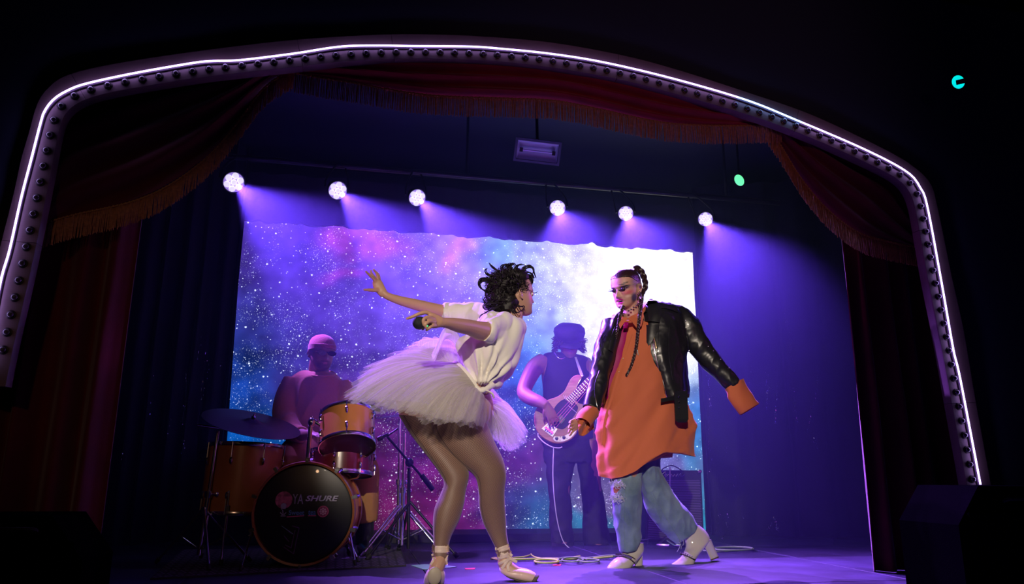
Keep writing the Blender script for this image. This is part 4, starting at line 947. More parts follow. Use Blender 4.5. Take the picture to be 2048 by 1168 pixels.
# --- tights: fishnet over both legs
m_net = net_mat('fishnet_tights', (.34, .20, .14), (.10, .055, .045), 48, 50, .34)
for nm, rows in (('fishnet_stocking', NEAR), ('fishnet_stocking', FAR)):
    q = MB(); q.sil(grow(rows, .3)[1:], n=40, k=6, uvs=(1, 2.6)); obj(nm, q, m_net, root, ang=80)
# --- pointe shoes
m_sat = mat('pink_satin', (.72, .50, .42), .32, sheen=.4, bump=.2, bscale=90); m_rib = mat('cream_ribbon', (.70, .55, .46), .5); m_sole = mat('suede_sole', (.10, .08, .07), .8)
shoe = thing0 = None
q = MB()
q.sil([(1000, 1126, 1006, 1121, 3.90, .02), (998, 1134, 1016, 1127, 3.90, .034), (1001, 1144, 1030, 1133, 3.885, .040), (1012, 1152, 1046, 1136, 3.87, .042), (1030, 1158, 1058, 1139, 3.86, .040), (1048, 1162, 1068, 1144, 3.85, .034), (1064, 1164.5, 1072, 1148, 3.845, .027)], n=24, k=5, e=.9)
sh1 = obj('pointe_shoe', q, m_sat, root)
q = MB(); q.sil([(1061, 1165, 1072, 1147, 3.842, .029), (1066, 1166, 1077, 1149, 3.838, .029), (1069, 1166.5, 1079, 1151, 3.836, .024)], n=20, k=3); obj('toe_tip', q, m_sole, sh1)
q = MB(); q.sil([(1003, 1146, 1007, 1143, 3.89, .03), (1020, 1157, 1024, 1154, 3.87, .034), (1045, 1163.5, 1049, 1160.5, 3.855, .032), (1064, 1166, 1067, 1163, 3.84, .024)], n=14); obj('sole', q, m_sole, sh1)
q = MB()
q.sil([(866, 1132, 874, 1132, 3.83, .02), (857, 1138, 884, 1136, 3.81, .036), (851, 1148, 890, 1146, 3.80, .044), (848, 1158, 890, 1157, 3.81, .048), (848, 1168, 888, 1168, 3.84, .046), (852, 1174, 884, 1174, 3.88, .03)], n=24, k=5)
sh2 = obj('pointe_shoe', q, m_sat, root)
q = MB(); q.ell(P(869, 1152, 3.762), (.034, .012, .042), n=16, m=10); obj('sole', q, mat('worn_shank', (.52, .45, .33), .5), sh2)
bl = bvh_of(bo, sh1, sh2)
q = MB()
for pth in ([(990, 1098), (1002, 1096), (1018, 1090)], [(992, 1106), (1006, 1100), (1020, 1097)], [(994, 1112), (1008, 1110), (1022, 1102)], [(996, 1118), (1012, 1112), (1024, 1110)], [(998, 1128), (1014, 1120), (1026, 1118)], [(1024, 1108), (1014, 1122), (1004, 1138)], [(1024, 1120), (1016, 1132), (1018, 1143)], [(1002, 1106), (1018, 1116), (1034, 1124)]):
    strip_on(q, bl, pth, 5.2, .004, th=.0016, Y=3.86)
obj('ribbon', q, m_rib, sh1)
q = MB()
for dy in (0, 4, 8): strip_on(q, bl, [(864, 1092 + dy), (880, 1095 + dy), (898, 1092 + dy)], 6.5, .004, th=.002, Y=3.78)
for pth in ([(862, 1130), (868, 1120), (864, 1108)], [(893, 1130), (891, 1118), (895, 1106)]): strip_on(q, bl, pth, 4, .004, th=.0015, Y=3.78)
obj('ribbon', q, m_rib, sh2)
# ring on the hand
q = MB(); c0 = P(844, 626.5, 3.415); q.tube([c0 + Vector((.0, math.cos(t) * .0095, math.sin(t) * .0095)) for t in np.linspace(0, 2 * PI, 9)[:-1]], .0016, 6, 2, closed=True); obj('ring', q, mat('silver', (.8, .8, .82), .2, metal=1), root)
# --- microphone in that hand
mic = thing('microphone', 'black wireless microphone held in the hand of the white tee dancer', 'microphone', tuple(P(840, 645, 3.42)))
c0 = P(839, 646, 3.425); ax_ = Vector((-.75, -.55, -.12)).normalized()
q = MB(); q.lathe(c0, ax_, [(-.028, .012), (-.024, .024), (-.012, .030), (0, .0315), (.012, .030), (.022, .024), (.029, .013), (.031, .001)], 24); obj('mesh_head', q, mat('mic_grille', (.035, .038, .045), .45, metal=.5, bump=.8, bscale=500), mic)
q = MB(); q.lathe(c0, ax_, [(-.0335, .018), (-.033, .0215), (-.025, .0225), (-.024, .02)], 20); obj('collar_ring', q, mat('mic_ring', (.02, .02, .025), .3), mic)
q = MB(); q.lathe(c0, ax_, [(-.24, .008), (-.235, .015), (-.12, .0165), (-.035, .018), (-.03, .015)], 18); obj('handle', q, mat('mic_black', (.012, .012, .014), .4), mic)
q = MB(); q.box(P(854, 652, 3.375), (.010, .004, .005)); obj('indicator_light', q, mat('green_led', (.05, .9, .2), .4, emit=(.03, .9, .2), estr=1.2), mic)
# ================================================================ singer in leather jacket (right)
YB = 4.39
root = thing('person', 'person in black leather jacket, long orange shirt and jeans, looking down to the left', 'person', tuple(PZ(1300, 1138)))
body = MB(); HB = .246
frB = head_frame(P(1253, 577, 4.36), math.radians(-58), math.radians(-15), math.radians(2))
head_shape(body, frB, HB, open_mouth=.75, jaw=1.06)
body.tube([P(1290, 680, 4.42), P(1270, 645, 4.40), P(1264, 628, 4.39), hp(frB, HB, -.08, -.25, 0), hp(frB, HB, -.08, -.1, 0)], [.10, .075, .066, .06, .06], 18, 4)
body.sil([(1232, 660, 1345, 650, 4.44, .10), (1222, 700, 1352, 695, 4.44, .12), (1222, 750, 1345, 750, 4.43, .12), (1225, 800, 1345, 800, 4.42, .115), (1222, 860, 1350, 860, 4.42, .13), (1225, 920, 1345, 915, 4.42, .13)], n=24)
# legs under the jeans
body.tubeP([(1258, 905, 4.36, 28), (1254, 960, 4.34, 20), (1254, 1000, 4.33, 17), (1257, 1060, 4.35, 14), (1262, 1100, 4.37, 10)], n=14)
body.tubeP([(1292, 905, 4.44, 26), (1300, 945, 4.46, 17), (1314, 990, 4.47, 15), (1348, 1045, 4.51, 12), (1385, 1078, 4.53, 10)], n=14)
# arms under the sleeves
body.tubeP([(1230, 668, 4.38, 17), (1212, 720, 4.34, 16), (1198, 775, 4.30, 14), (1180, 815, 4.20, 11), (1170, 832, 4.16, 9)], n=12)
body.tubeP([(1345, 645, 4.44, 20), (1385, 685, 4.40, 17), (1425, 728, 4.36, 14), (1462, 768, 4.32, 11), (1480, 792, 4.30, 9)], n=12)
# performer's right hand, seen at the left, half inside the loose cuff
W, D, Nn, T = hand(body, P(1171, 838, 4.16), Vector((-.86, -.05, -.42)), Vector((.2, -.9, -.35)), .165, (.35, .5, .6, .7), .10, (.55, .5), side=-1)
# the other hand hidden in its long cuff
hand(body, P(1474, 784, 4.31), Vector((.3, 0, -.55)), Vector((.2, -.9, -.3)), .12, (.8, .9, .9, 1.), .05, (.5, .6))
me = remesh(body, .0042, 3)
c, F, U, Sd = frB; ax = (F, U, Sd); SK = (.52, .28, .20)
lip = (.42, .02, .16); blk = (.015, .010, .015)
def hb(f, u, l): return hp(frB, HB, f, u, l)
vb = [(hb(.34, .02, 0), (.25 * HB, .42 * HB, .09 * HB), (.56, .31, .22), .8, ax)]
for sg in (-1, 1):
    vb += [(hb(.28, -.10, .23 * sg), (.14 * HB, .055 * HB, .12 * HB), (.55, .10, .13), .9, ax),      # rouge
           (hb(.34, .035, .19 * sg), (.13 * HB, .055 * HB, .12 * HB), (.10, .03, .09), 1.6, ax),    # eye make-up
           (hb(.33, .065, .27 * sg), (.12 * HB, .022 * HB, .08 * HB), blk, 2, ax),
           (hb(.36, .115, .15 * sg), (.10 * HB, .014 * HB, .10 * HB), blk, 3, ax), (hb(.33, .15, .24 * sg), (.10 * HB, .014 * HB, .06 * HB), blk, 3, ax),
           (hb(.12, -.26, .27 * sg), (.10 * HB, .12 * HB, .10 * HB), (.06, .05, .06), 1.5, ax),      # painted sideburn
           (hb(.28, -.20, .22 * sg), (.12 * HB, .03 * HB, .05 * HB), (.70, .47, .36), 1.0, ax),
           (hb(-.02, .13, .32 * sg), (.20 * HB, .13 * HB, .10 * HB), (.22, .14, .12), 1.3, ax)]
vb += [(hb(.40, -.262, 0), (.09 * HB, .030 * HB, .115 * HB), lip, 4, ax), (hb(.40, -.345, 0), (.09 * HB, .034 * HB, .10 * HB), (.55, .02, .22), 4, ax), (hb(.34, -.305, 0), (.07 * HB, .022 * HB, .08 * HB), (.02, .005, .01), 4, ax),
       (hb(.42, -.225, 0), (.05 * HB, .010 * HB, .08 * HB), (.25, .10, .10), 1, ax), (hb(.30, -.49, 0), (.16 * HB, .05 * HB, .14 * HB), (.16, .09, .08), .9, ax)]
paint(me, SK, vb)
bo = obj('body', me, m_skin_b, root, off=Vector())
eyes(root, frB, HB, bo, closed=-.28, lid=mat('dark_eyelid', (.03, .01, .035), .35), lash=True)
# teeth
q = MB(); q.box(hb(.355, -.285, 0), (.022, .006, .006), Matrix((Sd, F, U)).transposed()); obj('teeth', q, mat('teeth', (.7, .66, .6), .3), bo, smooth=False)
# --- hair: slicked back cap, knot and braids
m_hairB = mat('slick_dark_hair', (.03, .012, .014), .3, spec=.6, bump=.6, bscale=160)
q = MB(); R = []
A = crom([a for a in HEADP if a[0] > .10], 10)
for a in A:
    u, f, b_, w0 = a; k0 = (f + b_) / 2 + .02; ring = []
    hl = np.interp(u, [.10, .16, .22, .26, .29, .31], [-.06, .04, .13, .22, .36, 1])     # hair line
    for j in range(140):
        an = 2 * PI * j / 140; ca, sa = math.cos(an), math.sin(an)
        ff = k0 + (f - k0) * spow(ca, .86) if ca > 0 else k0 + (k0 - b_) * ca; l = w0 * spow(sa, .92)
        g_ = 1.022 + .006 * math.sin(an * 40); lim = (hl if u < .31 else 1) * 1.0
        if ff > lim: g_ = .93
        ring.append(hb((ff - k0) * g_ + k0, u + .012, l * g_))
    R.append(ring)
R = [[hb(-.2 + (p - hb(-.2, .0, 0)).dot(F) / HB * .8, .02, (p - hb(-.2, 0, 0)).dot(Sd) / HB * .72) if False else p for p in r] for r in R]
q.rings(R)
q.ell(hb(-.33, .02, 0), (.052, .055, .068), Matrix((Sd, F, U)).transposed(), 20, 14); obj('hair', q, m_hairB, root)
def braid(pts, r, label=None, n=None):
    q = MB(); A = resample(crom([P(*p) for p in pts], 8), 140); Q = [Vector(a) for a in A]; L_ = sum((Q[i + 1] - Q[i]).length for i in range(139)); tw = L_ / (r * 5.5) * 2 * PI
    for k_ in range(3):
        pp = []
        for i, p in enumerate(Q):
            t = i / 139; T_ = (Q[min(i + 1, 139)] - Q[max(i - 1, 0)]).normalized(); a = T_.cross(Vector((0, 1, 0))).normalized(); b_ = T_.cross(a); an = tw * t + k_ * 2 * PI / 3
            taper = 1 - .45 * t; pp.append(p + (a * math.sin(an) * r * .75 + b_ * math.sin(2 * an) * r * .35) * taper)
        q.tube(pp, [r * .62 * (1 - .45 * i / 139) for i in range(140)], 7, 1)
    o = obj('braid', q, m_hairB, root)
    return o
braid([(1268, 536, 4.36), (1280, 541, 4.35), (1288, 555, 4.35), (1291, 572, 4.36), (1286, 584, 4.37), (1280, 592, 4.37)], .019)
braid([(1284, 588, 4.33), (1282, 610, 4.29), (1278, 640, 4.26), (1275, 670, 4.255), (1271, 700, 4.25), (1262, 732, 4.25), (1252, 752, 4.25)], .0105)
braid([(1247, 612, 4.31), (1240, 632, 4.28), (1235, 660, 4.275), (1228, 690, 4.27), (1222, 720, 4.27), (1219, 740, 4.27)], .0095)
# --- long shirt
m_org = mat('orange_cotton', (.60, .14, .055), .8, sheen=.15, bump=.15, bscale=70)
q = MB()
def fold_s(v, a):
    return 1 + .028 * math.sin(a * 6 + 2.2 * v + 1.2 * math.sin(3 * v)) * min(1, v * 1.8) + .018 * math.sin(a * 11 - v * 5) * v
q.sil([(1238, 648, 1345, 640, 4.42, .09), (1226, 670, 1350, 660, 4.42, .125), (1222, 700, 1352, 695, 4.42, .145), (1216, 745, 1350, 745, 4.41, .155), (1208, 795, 1365, 790, 4.40, .16), (1200, 840, 1384, 830, 4.40, .17), (1196, 885, 1388, 870, 4.40, .178), (1194, 920, 1387, 895, 4.40, .182), (1195, 952, 1387, 911, 4.40, .185)], n=84, k=9, fold=fold_s, cap=True)
# hem that dips at the left and rises on the right like a curved shirt tail
nr = 84; top = q.v
for i in range(len(q.v)):
    v = i // nr / (len(q.v) / nr - 1)
    if v > .55:
        k_ = (v - .55) / .45; px, py = px_of(q.v[i]); ty = np.interp(px, [1190, 1200, 1222, 1245, 1270, 1290, 1310, 1328, 1360, 1390], [950, 953, 957, 953, 943, 927, 915, 906, 907, 914])
        ly = np.interp(px, [1195, 1387], [952, 911]); q.v[i] = q.v[i] + Vector((0, 0, -(ty - ly) * S(4.4) * k_ ** 2))
sho = obj('orange_shirt', q, m_org, root, ang=80)
me = sho.data
for v in me.vertices:
    w0 = v.co + base_of(sho); n_ = v.normal
    n_ = Vector((n_.x, n_.y, 0)) * (.35 if n_.x > .6 else 1); d = max(0, 1.3 - w0.z); v.co += n_ * (.030 * nz((w0.x * 1.0 - w0.z * .55, 0, w0.z * .12 + w0.x * .1), 6.5, 3) + .016 * nz((w0.x * 1.2 - w0.z * .8, w0.y * .5, w0.z * .2), 14, 8) + .012 * abs(nz((w0.x, w0.y, w0.z * .25), 9, 5))) * min(1, .25 + d * 1.6)
me.update(); N_ = [v.normal.copy() for v in me.vertices]; bo_ = base_of(sho)
for v, n_ in zip(me.vertices, N_):
    w0 = v.co + bo_; d = min(1, max(.45, (1.45 - w0.z) * 1.8)); q1 = Vector((w0.x - .5 * w0.z, w0.y * .4, w0.z * .22)); t = 1 - min(1, abs(noise.noise(q1 * 7.5)) * 3.2)
    t2 = 1 - min(1, abs(noise.noise(Vector((w0.x - .9 * w0.z, 3, w0.z * .3)) * 12)) * 3.); n_.z = 0; v.co += n_ * (.016 * (t - .45) + .008 * (t2 - .45)) * (.25 + .75 * d)
bv = bvh_of(sho)
q = MB()   # button placket and collar wings, buttons
strip_on(q, bv, [(1262, 668), (1252, 700), (1240, 740), (1226, 790), (1212, 840), (1206, 890)], 7, .002, th=.0025, Y=4.27); obj('placket', q, m_org, sho)
for px, py in ((1247, 718), (1239, 745), (1222, 800)):
    q = MB(); p = on(bv, px, py, .006, 4.27); q.lathe(p, (CAMP - p), [(-.002, .0045), (.0015, .0045), (.002, .001)], 12); obj('button', q, mat('amber_button', (.5, .22, .1), .3), sho)
def wing(poly, Y, nm, m_, par, th=.006, bend=.02):
    q = MB(); pts = [P(x, y, Y + dy) for x, y, dy in poly]; q.prism(pts, Vector((.0, th, 0))); return obj(nm, q, m_, par, ang=30)
wing([(1271, 628, -.09), (1285, 618, -.08), (1288, 632, -.09), (1283, 652, -.11), (1275, 658, -.12), (1263, 642, -.12), (1255, 637, -.11), (1262, 632, -.1)], 4.375, 'collar', m_org, sho)
wing([(1244, 637, -.10), (1252, 633, -.10), (1255, 638, -.11), (1248, 646, -.12), (1241, 657, -.12), (1238, 648, -.11)], 4.375, 'collar', m_org, sho)
q = MB(); q.tube([P(1244, 634, 4.30), P(1252, 643, 4.27), P(1268, 640, 4.28), P(1284, 622, 4.33), P(1294, 606, 4.42)], [.012, .014, .015, .018, .02], 10, 4, flat=.5); obj('collar_band', q, m_org, sho)
# cuffs
q = MB()
q.sil([(1450, 779, 1487, 757, 4.33, .05), (1453, 786, 1491, 768, 4.325, .058), (1455, 796, 1497, 778, 4.32, .06), (1462, 806, 1505, 788, 4.31, .058), (1470, 817, 1512, 799, 4.30, .056), (1479, 829, 1518, 806, 4.30, .056), (1482, 827, 1514, 808, 4.30, .048), (1468, 808, 1502, 790, 4.31, .045)], n=36, k=5, fold=lambda v, a: 1 + .05 * math.sin(a * 5 + 9 * v) * (1 - v))
obj('shirt_cuff', q, m_org, sho)
q = MB(); q.tubeP([(1186, 823, 4.19, 15), (1177, 829, 4.17, 17), (1170, 838, 4.15, 18), (1165, 848, 4.13, 16)], n=24, k=5, cap=False)
def fl_(u, v): 
    a = u * 2 * PI; return P(1170 + 15 * math.cos(a) + 6 * v, 838 + 28 * v + 9 * math.sin(a) * (1 - v), 4.16 + .05 * math.sin(a) - .02 * v)
q.sheet(lambda u, v: P(1155 + 30 * u + 3 * v, 840 + (30 + 4 * math.sin(u * 5)) * v - 8 * u, 4.10 + .10 * u + .02 * math.sin(v * 7 + u * 9)), 12, 10, .004)
obj('shirt_cuff', q, m_org, sho)
# --- tie
m_tie = mat('magenta_tie_satin', (.36, .0, .13), .5, spec=.25, bump=.1)
q = MB(); p0 = P(1252, 644, 4.24); q.sil([(1248, 645, 1257, 644, 4.26, .006), (1246.5, 651, 1257, 650, 4.255, .010), (1246, 657, 1255, 656, 4.258, .007)], n=16, k=4); obj('tie_knot', q, m_tie, root)
q = MB()
strip_on(q, bv, [(1252, 654), (1247, 672), (1240, 700), (1232, 730), (1221, 765), (1213, 790)], [10, 15, 19, 23, 27, 24], .013, th=.004, Y=4.27, k=6); strip_on(q, bv, [(1213, 790), (1207, 802)], [24, 3], .013, th=.004, Y=4.27); obj('tie', q, m_tie, root)
# --- leather jacket
m_lea = mat('black_leather', (.012, .012, .017), .36, bump=.25, bscale=22, coat=.12, spec=.6)
def creases(me, amp, sc, seed, dirx=(1, 1, 1)):
    me.update(); N_ = [v.normal.copy() for v in me.vertices]
    for v, n_ in zip(me.vertices, N_):
        p = Vector((v.co.x * dirx[0], v.co.y * dirx[1], v.co.z * dirx[2])); t = 1 - abs(noise.noise(p * sc + Vector((seed, 0, seed)))) * 2.2
        v.co += n_ * amp * (t - .4)
q = MB()   # back and body of the jacket, one shell open at the front
# right half (the performer's left side)
H1 = [(1290, 604, 1356, 610, 4.47, .10), (1284, 622, 1372, 632, 4.45, .135), (1281, 650, 1374, 655, 4.44, .165), (1276, 690, 1376, 690, 4.43, .178), (1282, 725, 1374, 722, 4.42, .180), (1300, 760, 1375, 755, 4.42, .182), (1312, 785, 1378, 778, 4.42, .185), (1322, 806, 1378, 792, 4.42, .187)]
q.sil(H1, n=60, k=8, rnd=(.10, 0), fold=lambda v, a: 1 + .012 * math.sin(a * 7 + v * 11))
q.tube([P(1328, 628, 4.46), P(1347, 632, 4.45), P(1372, 652, 4.43), P(1396, 690, 4.40), P(1421, 722, 4.37), P(1446, 748, 4.345), P(1468, 770, 4.33)], [.04, .078, .088, .074, .064, .057, .054], 34, 7)
me = remesh(q, .006, 3, 'jacket'); creases(me, .009, 10, 2, (1, 1, .6)); creases(me, .0016, 26, 7, (1, 1, 1))
j1 = obj('leather_jacket', me, m_lea, root, off=Vector(), ang=80)
q = MB()
H2 = [(1238, 622, 1250, 628, 4.40, .06), (1218, 642, 1244, 640, 4.40, .10), (1211, 668, 1238, 664, 4.40, .12), (1207, 700, 1231, 700, 4.40, .13), (1201, 740, 1224, 738, 4.40, .135), (1196, 775, 1216, 774, 4.40, .14), (1196, 812, 1208, 815, 4.40, .14)]
q.sil(H2, n=40, k=8, rnd=(.1, .04))
q.tube([P(1226, 650, 4.40), P(1214, 685, 4.34), P(1205, 725, 4.30), P(1197, 765, 4.26), P(1188, 798, 4.22), P(1181, 820, 4.19)], [.075, .070, .064, .058, .052, .048], 30, 7)
me = remesh(q, .006, 3, 'jacket'); creases(me, .008, 10, 12, (1, 1, .6)); creases(me, .0015, 26, 17)
j2 = obj('jacket_front', me, m_lea, j1, off=Vector(), ang=80)
bj = bvh_of(j1, j2)
m_chr = mat('chrome', (.75, .75, .78), .18, metal=1)
# lapel with notch, stand collar, epaulette
q = MB(); patch_on(q, bj, [(1286, 652), (1279, 672), (1275, 700), (1278, 716)], [(1318, 650), (1312, 668), (1300, 690), (1279, 718)], 12, 7, .006, .005, 4.27, .006); obj('lapel', q, m_lea, j1)
q = MB(); patch_on(q, bj, [(1296, 602), (1289, 622), (1287, 645)], [(1312, 602), (1322, 622), (1319, 646)], 9, 6, .012, .006, 4.3, .008); obj('jacket_collar', q, m_lea, j1)
q = MB(); q.sil([(1288, 604, 1306, 600, 4.50, .05), (1284, 616, 1300, 612, 4.46, .09), (1284, 632, 1296, 630, 4.42, .11)], n=24, k=4); obj('jacket_collar', q, m_lea, j1)
q = MB(); patch_on(q, bj, [(1310, 605), (1336, 607), (1352, 614)], [(1312, 617), (1334, 619), (1354, 626)], 9, 5, .007, .006, 4.4, .004); obj('epaulette', q, m_lea, j1)
q = MB(); patch_on(q, bj, [(1238, 632), (1226, 660), (1216, 700)], [(1242, 650), (1238, 672), (1224, 706)], 8, 5, .006, .005, 4.3, .004); obj('lapel', q, m_lea, j2)
# zips
q = MB(); strip_on(q, bj, [(1303, 662), (1307, 690), (1316, 730), (1327, 765), (1335, 796)], 2.6, .003, th=.002, Y=4.3); obj('zip', q, m_chr, j1)
q = MB(); strip_on(q, bj, [(1305, 664), (1309, 680), (1313, 697)], 4.5, .005, th=.003, Y=4.3); obj('pocket_zip', q, mat('brass', (.7, .55, .3), .25, metal=1), j1)
q = MB(); strip_on(q, bj, [(1318, 642), (1316, 690), (1313, 720)], 1.3, .002, th=.002, Y=4.3); obj('seam', q, m_lea, j1); q = MB(); strip_on(q, bj, [(1340, 640), (1337, 700), (1345, 760)], 1.3, .002, th=.002, Y=4.3); obj('seam', q, m_lea, j1)
q = MB(); strip_on(q, bj, [(1199, 742), (1191, 765), (1190, 790), (1194, 815), (1198, 825)], 1.6, .004, th=.0018, Y=4.22); obj('zip', q, m_chr, j2)
for px, py in ((1309, 644), (1314, 632), (1320, 605), (1313, 634), (1307, 652), (1343, 607), (1371, 641), (1353, 786), (1376, 700), (1415, 694), (1426, 703), (1440, 720), (1457, 737)):
    q = MB(); p = on(bj, px, py, .008, 4.3); q.ell(p, .0042, n=8, m=6); obj('snap', q, m_chr, j1)
# belt end hanging with eyelets and buckle
q = MB(); q.sheet(lambda u, v: P(1348 + 26 * v + 3 * u, 783 + 62 * u - 2 * v, 4.20 + .01 * math.sin(u * 4)) if u < .93 else P(1350 + 3 * u + 22 * (.15 + v * .7), 783 + 62 * u, 4.20), 14, 6, .005); obj('belt', q, m_lea, j1)
q = MB(); q.sheet(lambda u, v: P(1322 + 56 * u, 797 - 10 * u + 8 * v, 4.22 + .05 * u * u), 10, 3, .006); obj('belt', q, m_lea, j1)
for py in (793, 803, 815): 
    q = MB(); p = P(1358, py, 4.19); q.tube([p + Vector((.004 * math.cos(t), 0, .004 * math.sin(t))) for t in np.linspace(0, 2 * PI, 9)[:-1]], .0014, 6, 1, closed=True); obj('eyelet', q, m_chr, j1)
# fringe threads at the far shoulder
q = MB(); rr = random.Random(5)
for i in range(16):
    x0 = 1212 - 5 * rr.random(); y0 = 660 + 35 * rr.random(); q.tube([P(x0, y0, 4.28), P(x0 - 5 - 4 * rr.random(), y0 + 16, 4.25), P(x0 - 4 - 14 * rr.random() * (i < 4), y0 + 34 + 12 * rr.random(), 4.24)], .0016, 4, 3)
obj('fringe', q, m_lea, j2)
# --- jeans
m_jean, nt, b = new_mat('washed_blue_denim')
def jean_nodes(nt, b):
    N = nt.nodes; L = nt.links; tc = N.new('ShaderNodeTexCoord'); b.inputs['Roughness'].default_value = .85; b.inputs['Sheen Weight'].default_value = .15
    n1 = N.new('ShaderNodeTexNoise'); n1.inputs['Scale'].default_value = 9; n1.inputs['Detail'].default_value = 8; L.new(tc.outputs['Object'], n1.inputs['Vector'])
    r = N.new('ShaderNodeValToRGB'); r.color_ramp.elements[0].position = .3; r.color_ramp.elements[0].color = (.09, .15, .24, 1); r.color_ramp.elements[1].position = .72; r.color_ramp.elements[1].color = (.25, .35, .45, 1); L.new(n1.outputs['Fac'], r.inputs[0]); L.new(r.outputs[0], b.inputs['Base Color'])
    n2 = N.new('ShaderNodeTexNoise'); n2.inputs['Scale'].default_value = 220; L.new(tc.outputs['Object'], n2.inputs['Vector']); bp = N.new('ShaderNodeBump'); bp.inputs['Strength'].default_value = .5; bp.inputs['Distance'].default_value = .002; L.new(n2.outputs['Fac'], bp.inputs['Height']); L.new(bp.outputs[0], b.inputs['Normal'])
jean_nodes(nt, b)
jn = MB()
jn.sil([(1228, 900, 1290, 905, 4.40, .08), (1224, 935, 1286, 935, 4.38, .085), (1221, 962, 1284, 955, 4.35, .088), (1223, 985, 1283, 982, 4.31, .092), (1226, 1010, 1283, 1009, 4.31, .088), (1229, 1053, 1282, 1052, 4.34, .08), (1236, 1090, 1283, 1080, 4.36, .076), (1240, 1104, 1276, 1099, 4.37, .072)], n=60, k=8, fold=lambda v, a: 1 + .03 * math.sin(a * 4 + 13 * v) + .014 * math.sin(a * 9 - 20 * v))
jn.sil([(1262, 895, 1330, 895, 4.44, .14), (1272, 925, 1320, 920, 4.45, .13), (1279, 950, 1322, 945, 4.46, .12), (1284, 985, 1339, 972, 4.47, .105), (1291, 1018, 1358, 1000, 4.48, .095), (1312, 1048, 1379, 1024, 4.50, .085), (1335, 1072, 1392, 1042, 4.52, .076), (1352, 1089, 1400, 1056, 4.53, .07)], n=60, k=8, fold=lambda v, a: 1 + .02 * math.sin(a * 4 + 9 * v) + .012 * math.sin(a * 8 - 14 * v))
me = remesh(jn, .0065, 3, 'jeans'); creases(me, .006, 16, 3, (1, 1, .6))
jo = obj('blue_jeans', me, m_jean, root, off=Vector(), ang=80)
bjn = bvh_of(jo)
q = MB(); strip_on(q, bjn, [(1252, 965), (1249, 1000), (1247, 1050), (1248, 1100)], 2.2, .0015, th=.0015, Y=4.25); obj('seam', q, m_jean, jo); q = MB(); strip_on(q, bjn, [(1306, 985), (1325, 1025), (1350, 1065), (1362, 1085)], 2.0, .0015, th=.0015, Y=4.4); obj('seam', q, m_jean, jo)
q = MB(); q.ell(on(bjn, 1235, 978, .0, 4.25) + Vector((0, .001, 0)), (.026, .008, .038), n=14, m=8); obj('knee_tear', q, mat('skin_in_tear', (.40, .12, .08), .6), jo)
q = MB(); rr = random.Random(9)
for i in range(70):
    ty = rr.choice((960 + rr.random() * 9, 986 + rr.random() * 12)); x0 = 1219 + rr.random() * 24; pp = []
    for k_ in range(5): pp.append(P(x0 + rr.uniform(-5, 5) + 2 * k_, ty + rr.uniform(-4, 4) + 2 * k_, 4.215 + rr.uniform(-.006, .01)))
    q.tube(pp, .0011, 4, 3)
for x0, y0, x1, y1 in ((1360, 1086, 1354, 1104), (1358, 1084, 1362, 1098), (1366, 1080, 1365, 1092), (1268, 1100, 1272, 1108), (1251, 1103, 1249, 1110)): q.tube([P(x0, y0, 4.45), P((x0 + x1) / 2 + 2, (y0 + y1) / 2, 4.44), P(x1, y1, 4.44)], .0011, 4, 2)
obj('frayed_threads', q, mat('pale_threads', (.55, .58, .62), .9), jo)['kind'] = 'stuff'
# --- white ankle boots
m_boot = mat('white_patent', (.58, .54, .49), .13, coat=.8, spec=.6); m_hs = mat('boot_sole', (.10, .06, .05), .6)
q = MB()
q.sil([(1246, 1086, 1287, 1086, 4.38, .045), (1245, 1098, 1288, 1095, 4.38, .046), (1243, 1106, 1287, 1104, 4.37, .046), (1238, 1112, 1282, 1113, 4.36, .047), (1228, 1118, 1275, 1121, 4.34, .048), (1219, 1127, 1266, 1131, 4.32, .047), (1214, 1135, 1260, 1139, 4.31, .045), (1216, 1142, 1256, 1145, 4.31, .040)], n=32, k=6, rnd=(0, .05))
b1 = obj('ankle_boot', q, m_boot, root)
q = MB(); q.sil([(1269, 1100, 1286, 1096, 4.40, .032), (1268, 1120, 1286, 1118, 4.40, .029), (1267, 1141, 1285, 1141, 4.40, .029)], n=16, k=3, e=.6); obj('heel', q, m_boot, b1)
q = MB(); q.sil([(1214, 1140, 1240, 1143, 4.31, .044), (1218, 1144.5, 1256, 1147, 4.31, .042)], n=22, k=1); obj('sole', q, m_hs, b1)
q = MB(); q.sil([(1267, 1140.5, 1285, 1140.5, 4.40, .030), (1267, 1143, 1285, 1143, 4.40, .030)], n=16, k=1, e=.6); obj('heel_tip', q, m_hs, b1)
q = MB()
q.sil([(1366, 1074, 1398, 1050, 4.52, .04), (1371, 1087, 1412, 1062, 4.52, .046), (1370, 1098, 1420, 1078, 4.51, .048), (1366, 1106, 1412, 1092, 4.49, .047), (1362, 1113, 1401, 1106, 4.47, .047), (1352, 1121, 1392, 1119, 4.45, .046), (1341, 1129, 1386, 1132, 4.43, .044), (1338, 1136, 1376, 1139, 4.42, .038)], n=32, k=6, rnd=(0, .05))
b2 = obj('ankle_boot', q, m_boot, root)
q = MB(); q.sil([(1408, 1094, 1422, 1078, 4.52, .030), (1413, 1104, 1429, 1095, 4.53, .028), (1420, 1119, 1437, 1112, 4.54, .028)], n=16, k=3, e=.6); obj('heel', q, m_boot, b2)
q = MB(); q.sil([(1337, 1135, 1370, 1138, 4.42, .040), (1345, 1139, 1374, 1141, 4.42, .036)], n=22, k=1); obj('sole', q, m_hs, b2)
q = MB(); q.sil([(1420, 1118.5, 1437, 1111.5, 4.54, .029), (1421, 1121, 1438, 1114, 4.54, .029)], n=16, k=1, e=.6); obj('heel_tip', q, m_hs, b2)
bb_ = bvh_of(b1, b2)
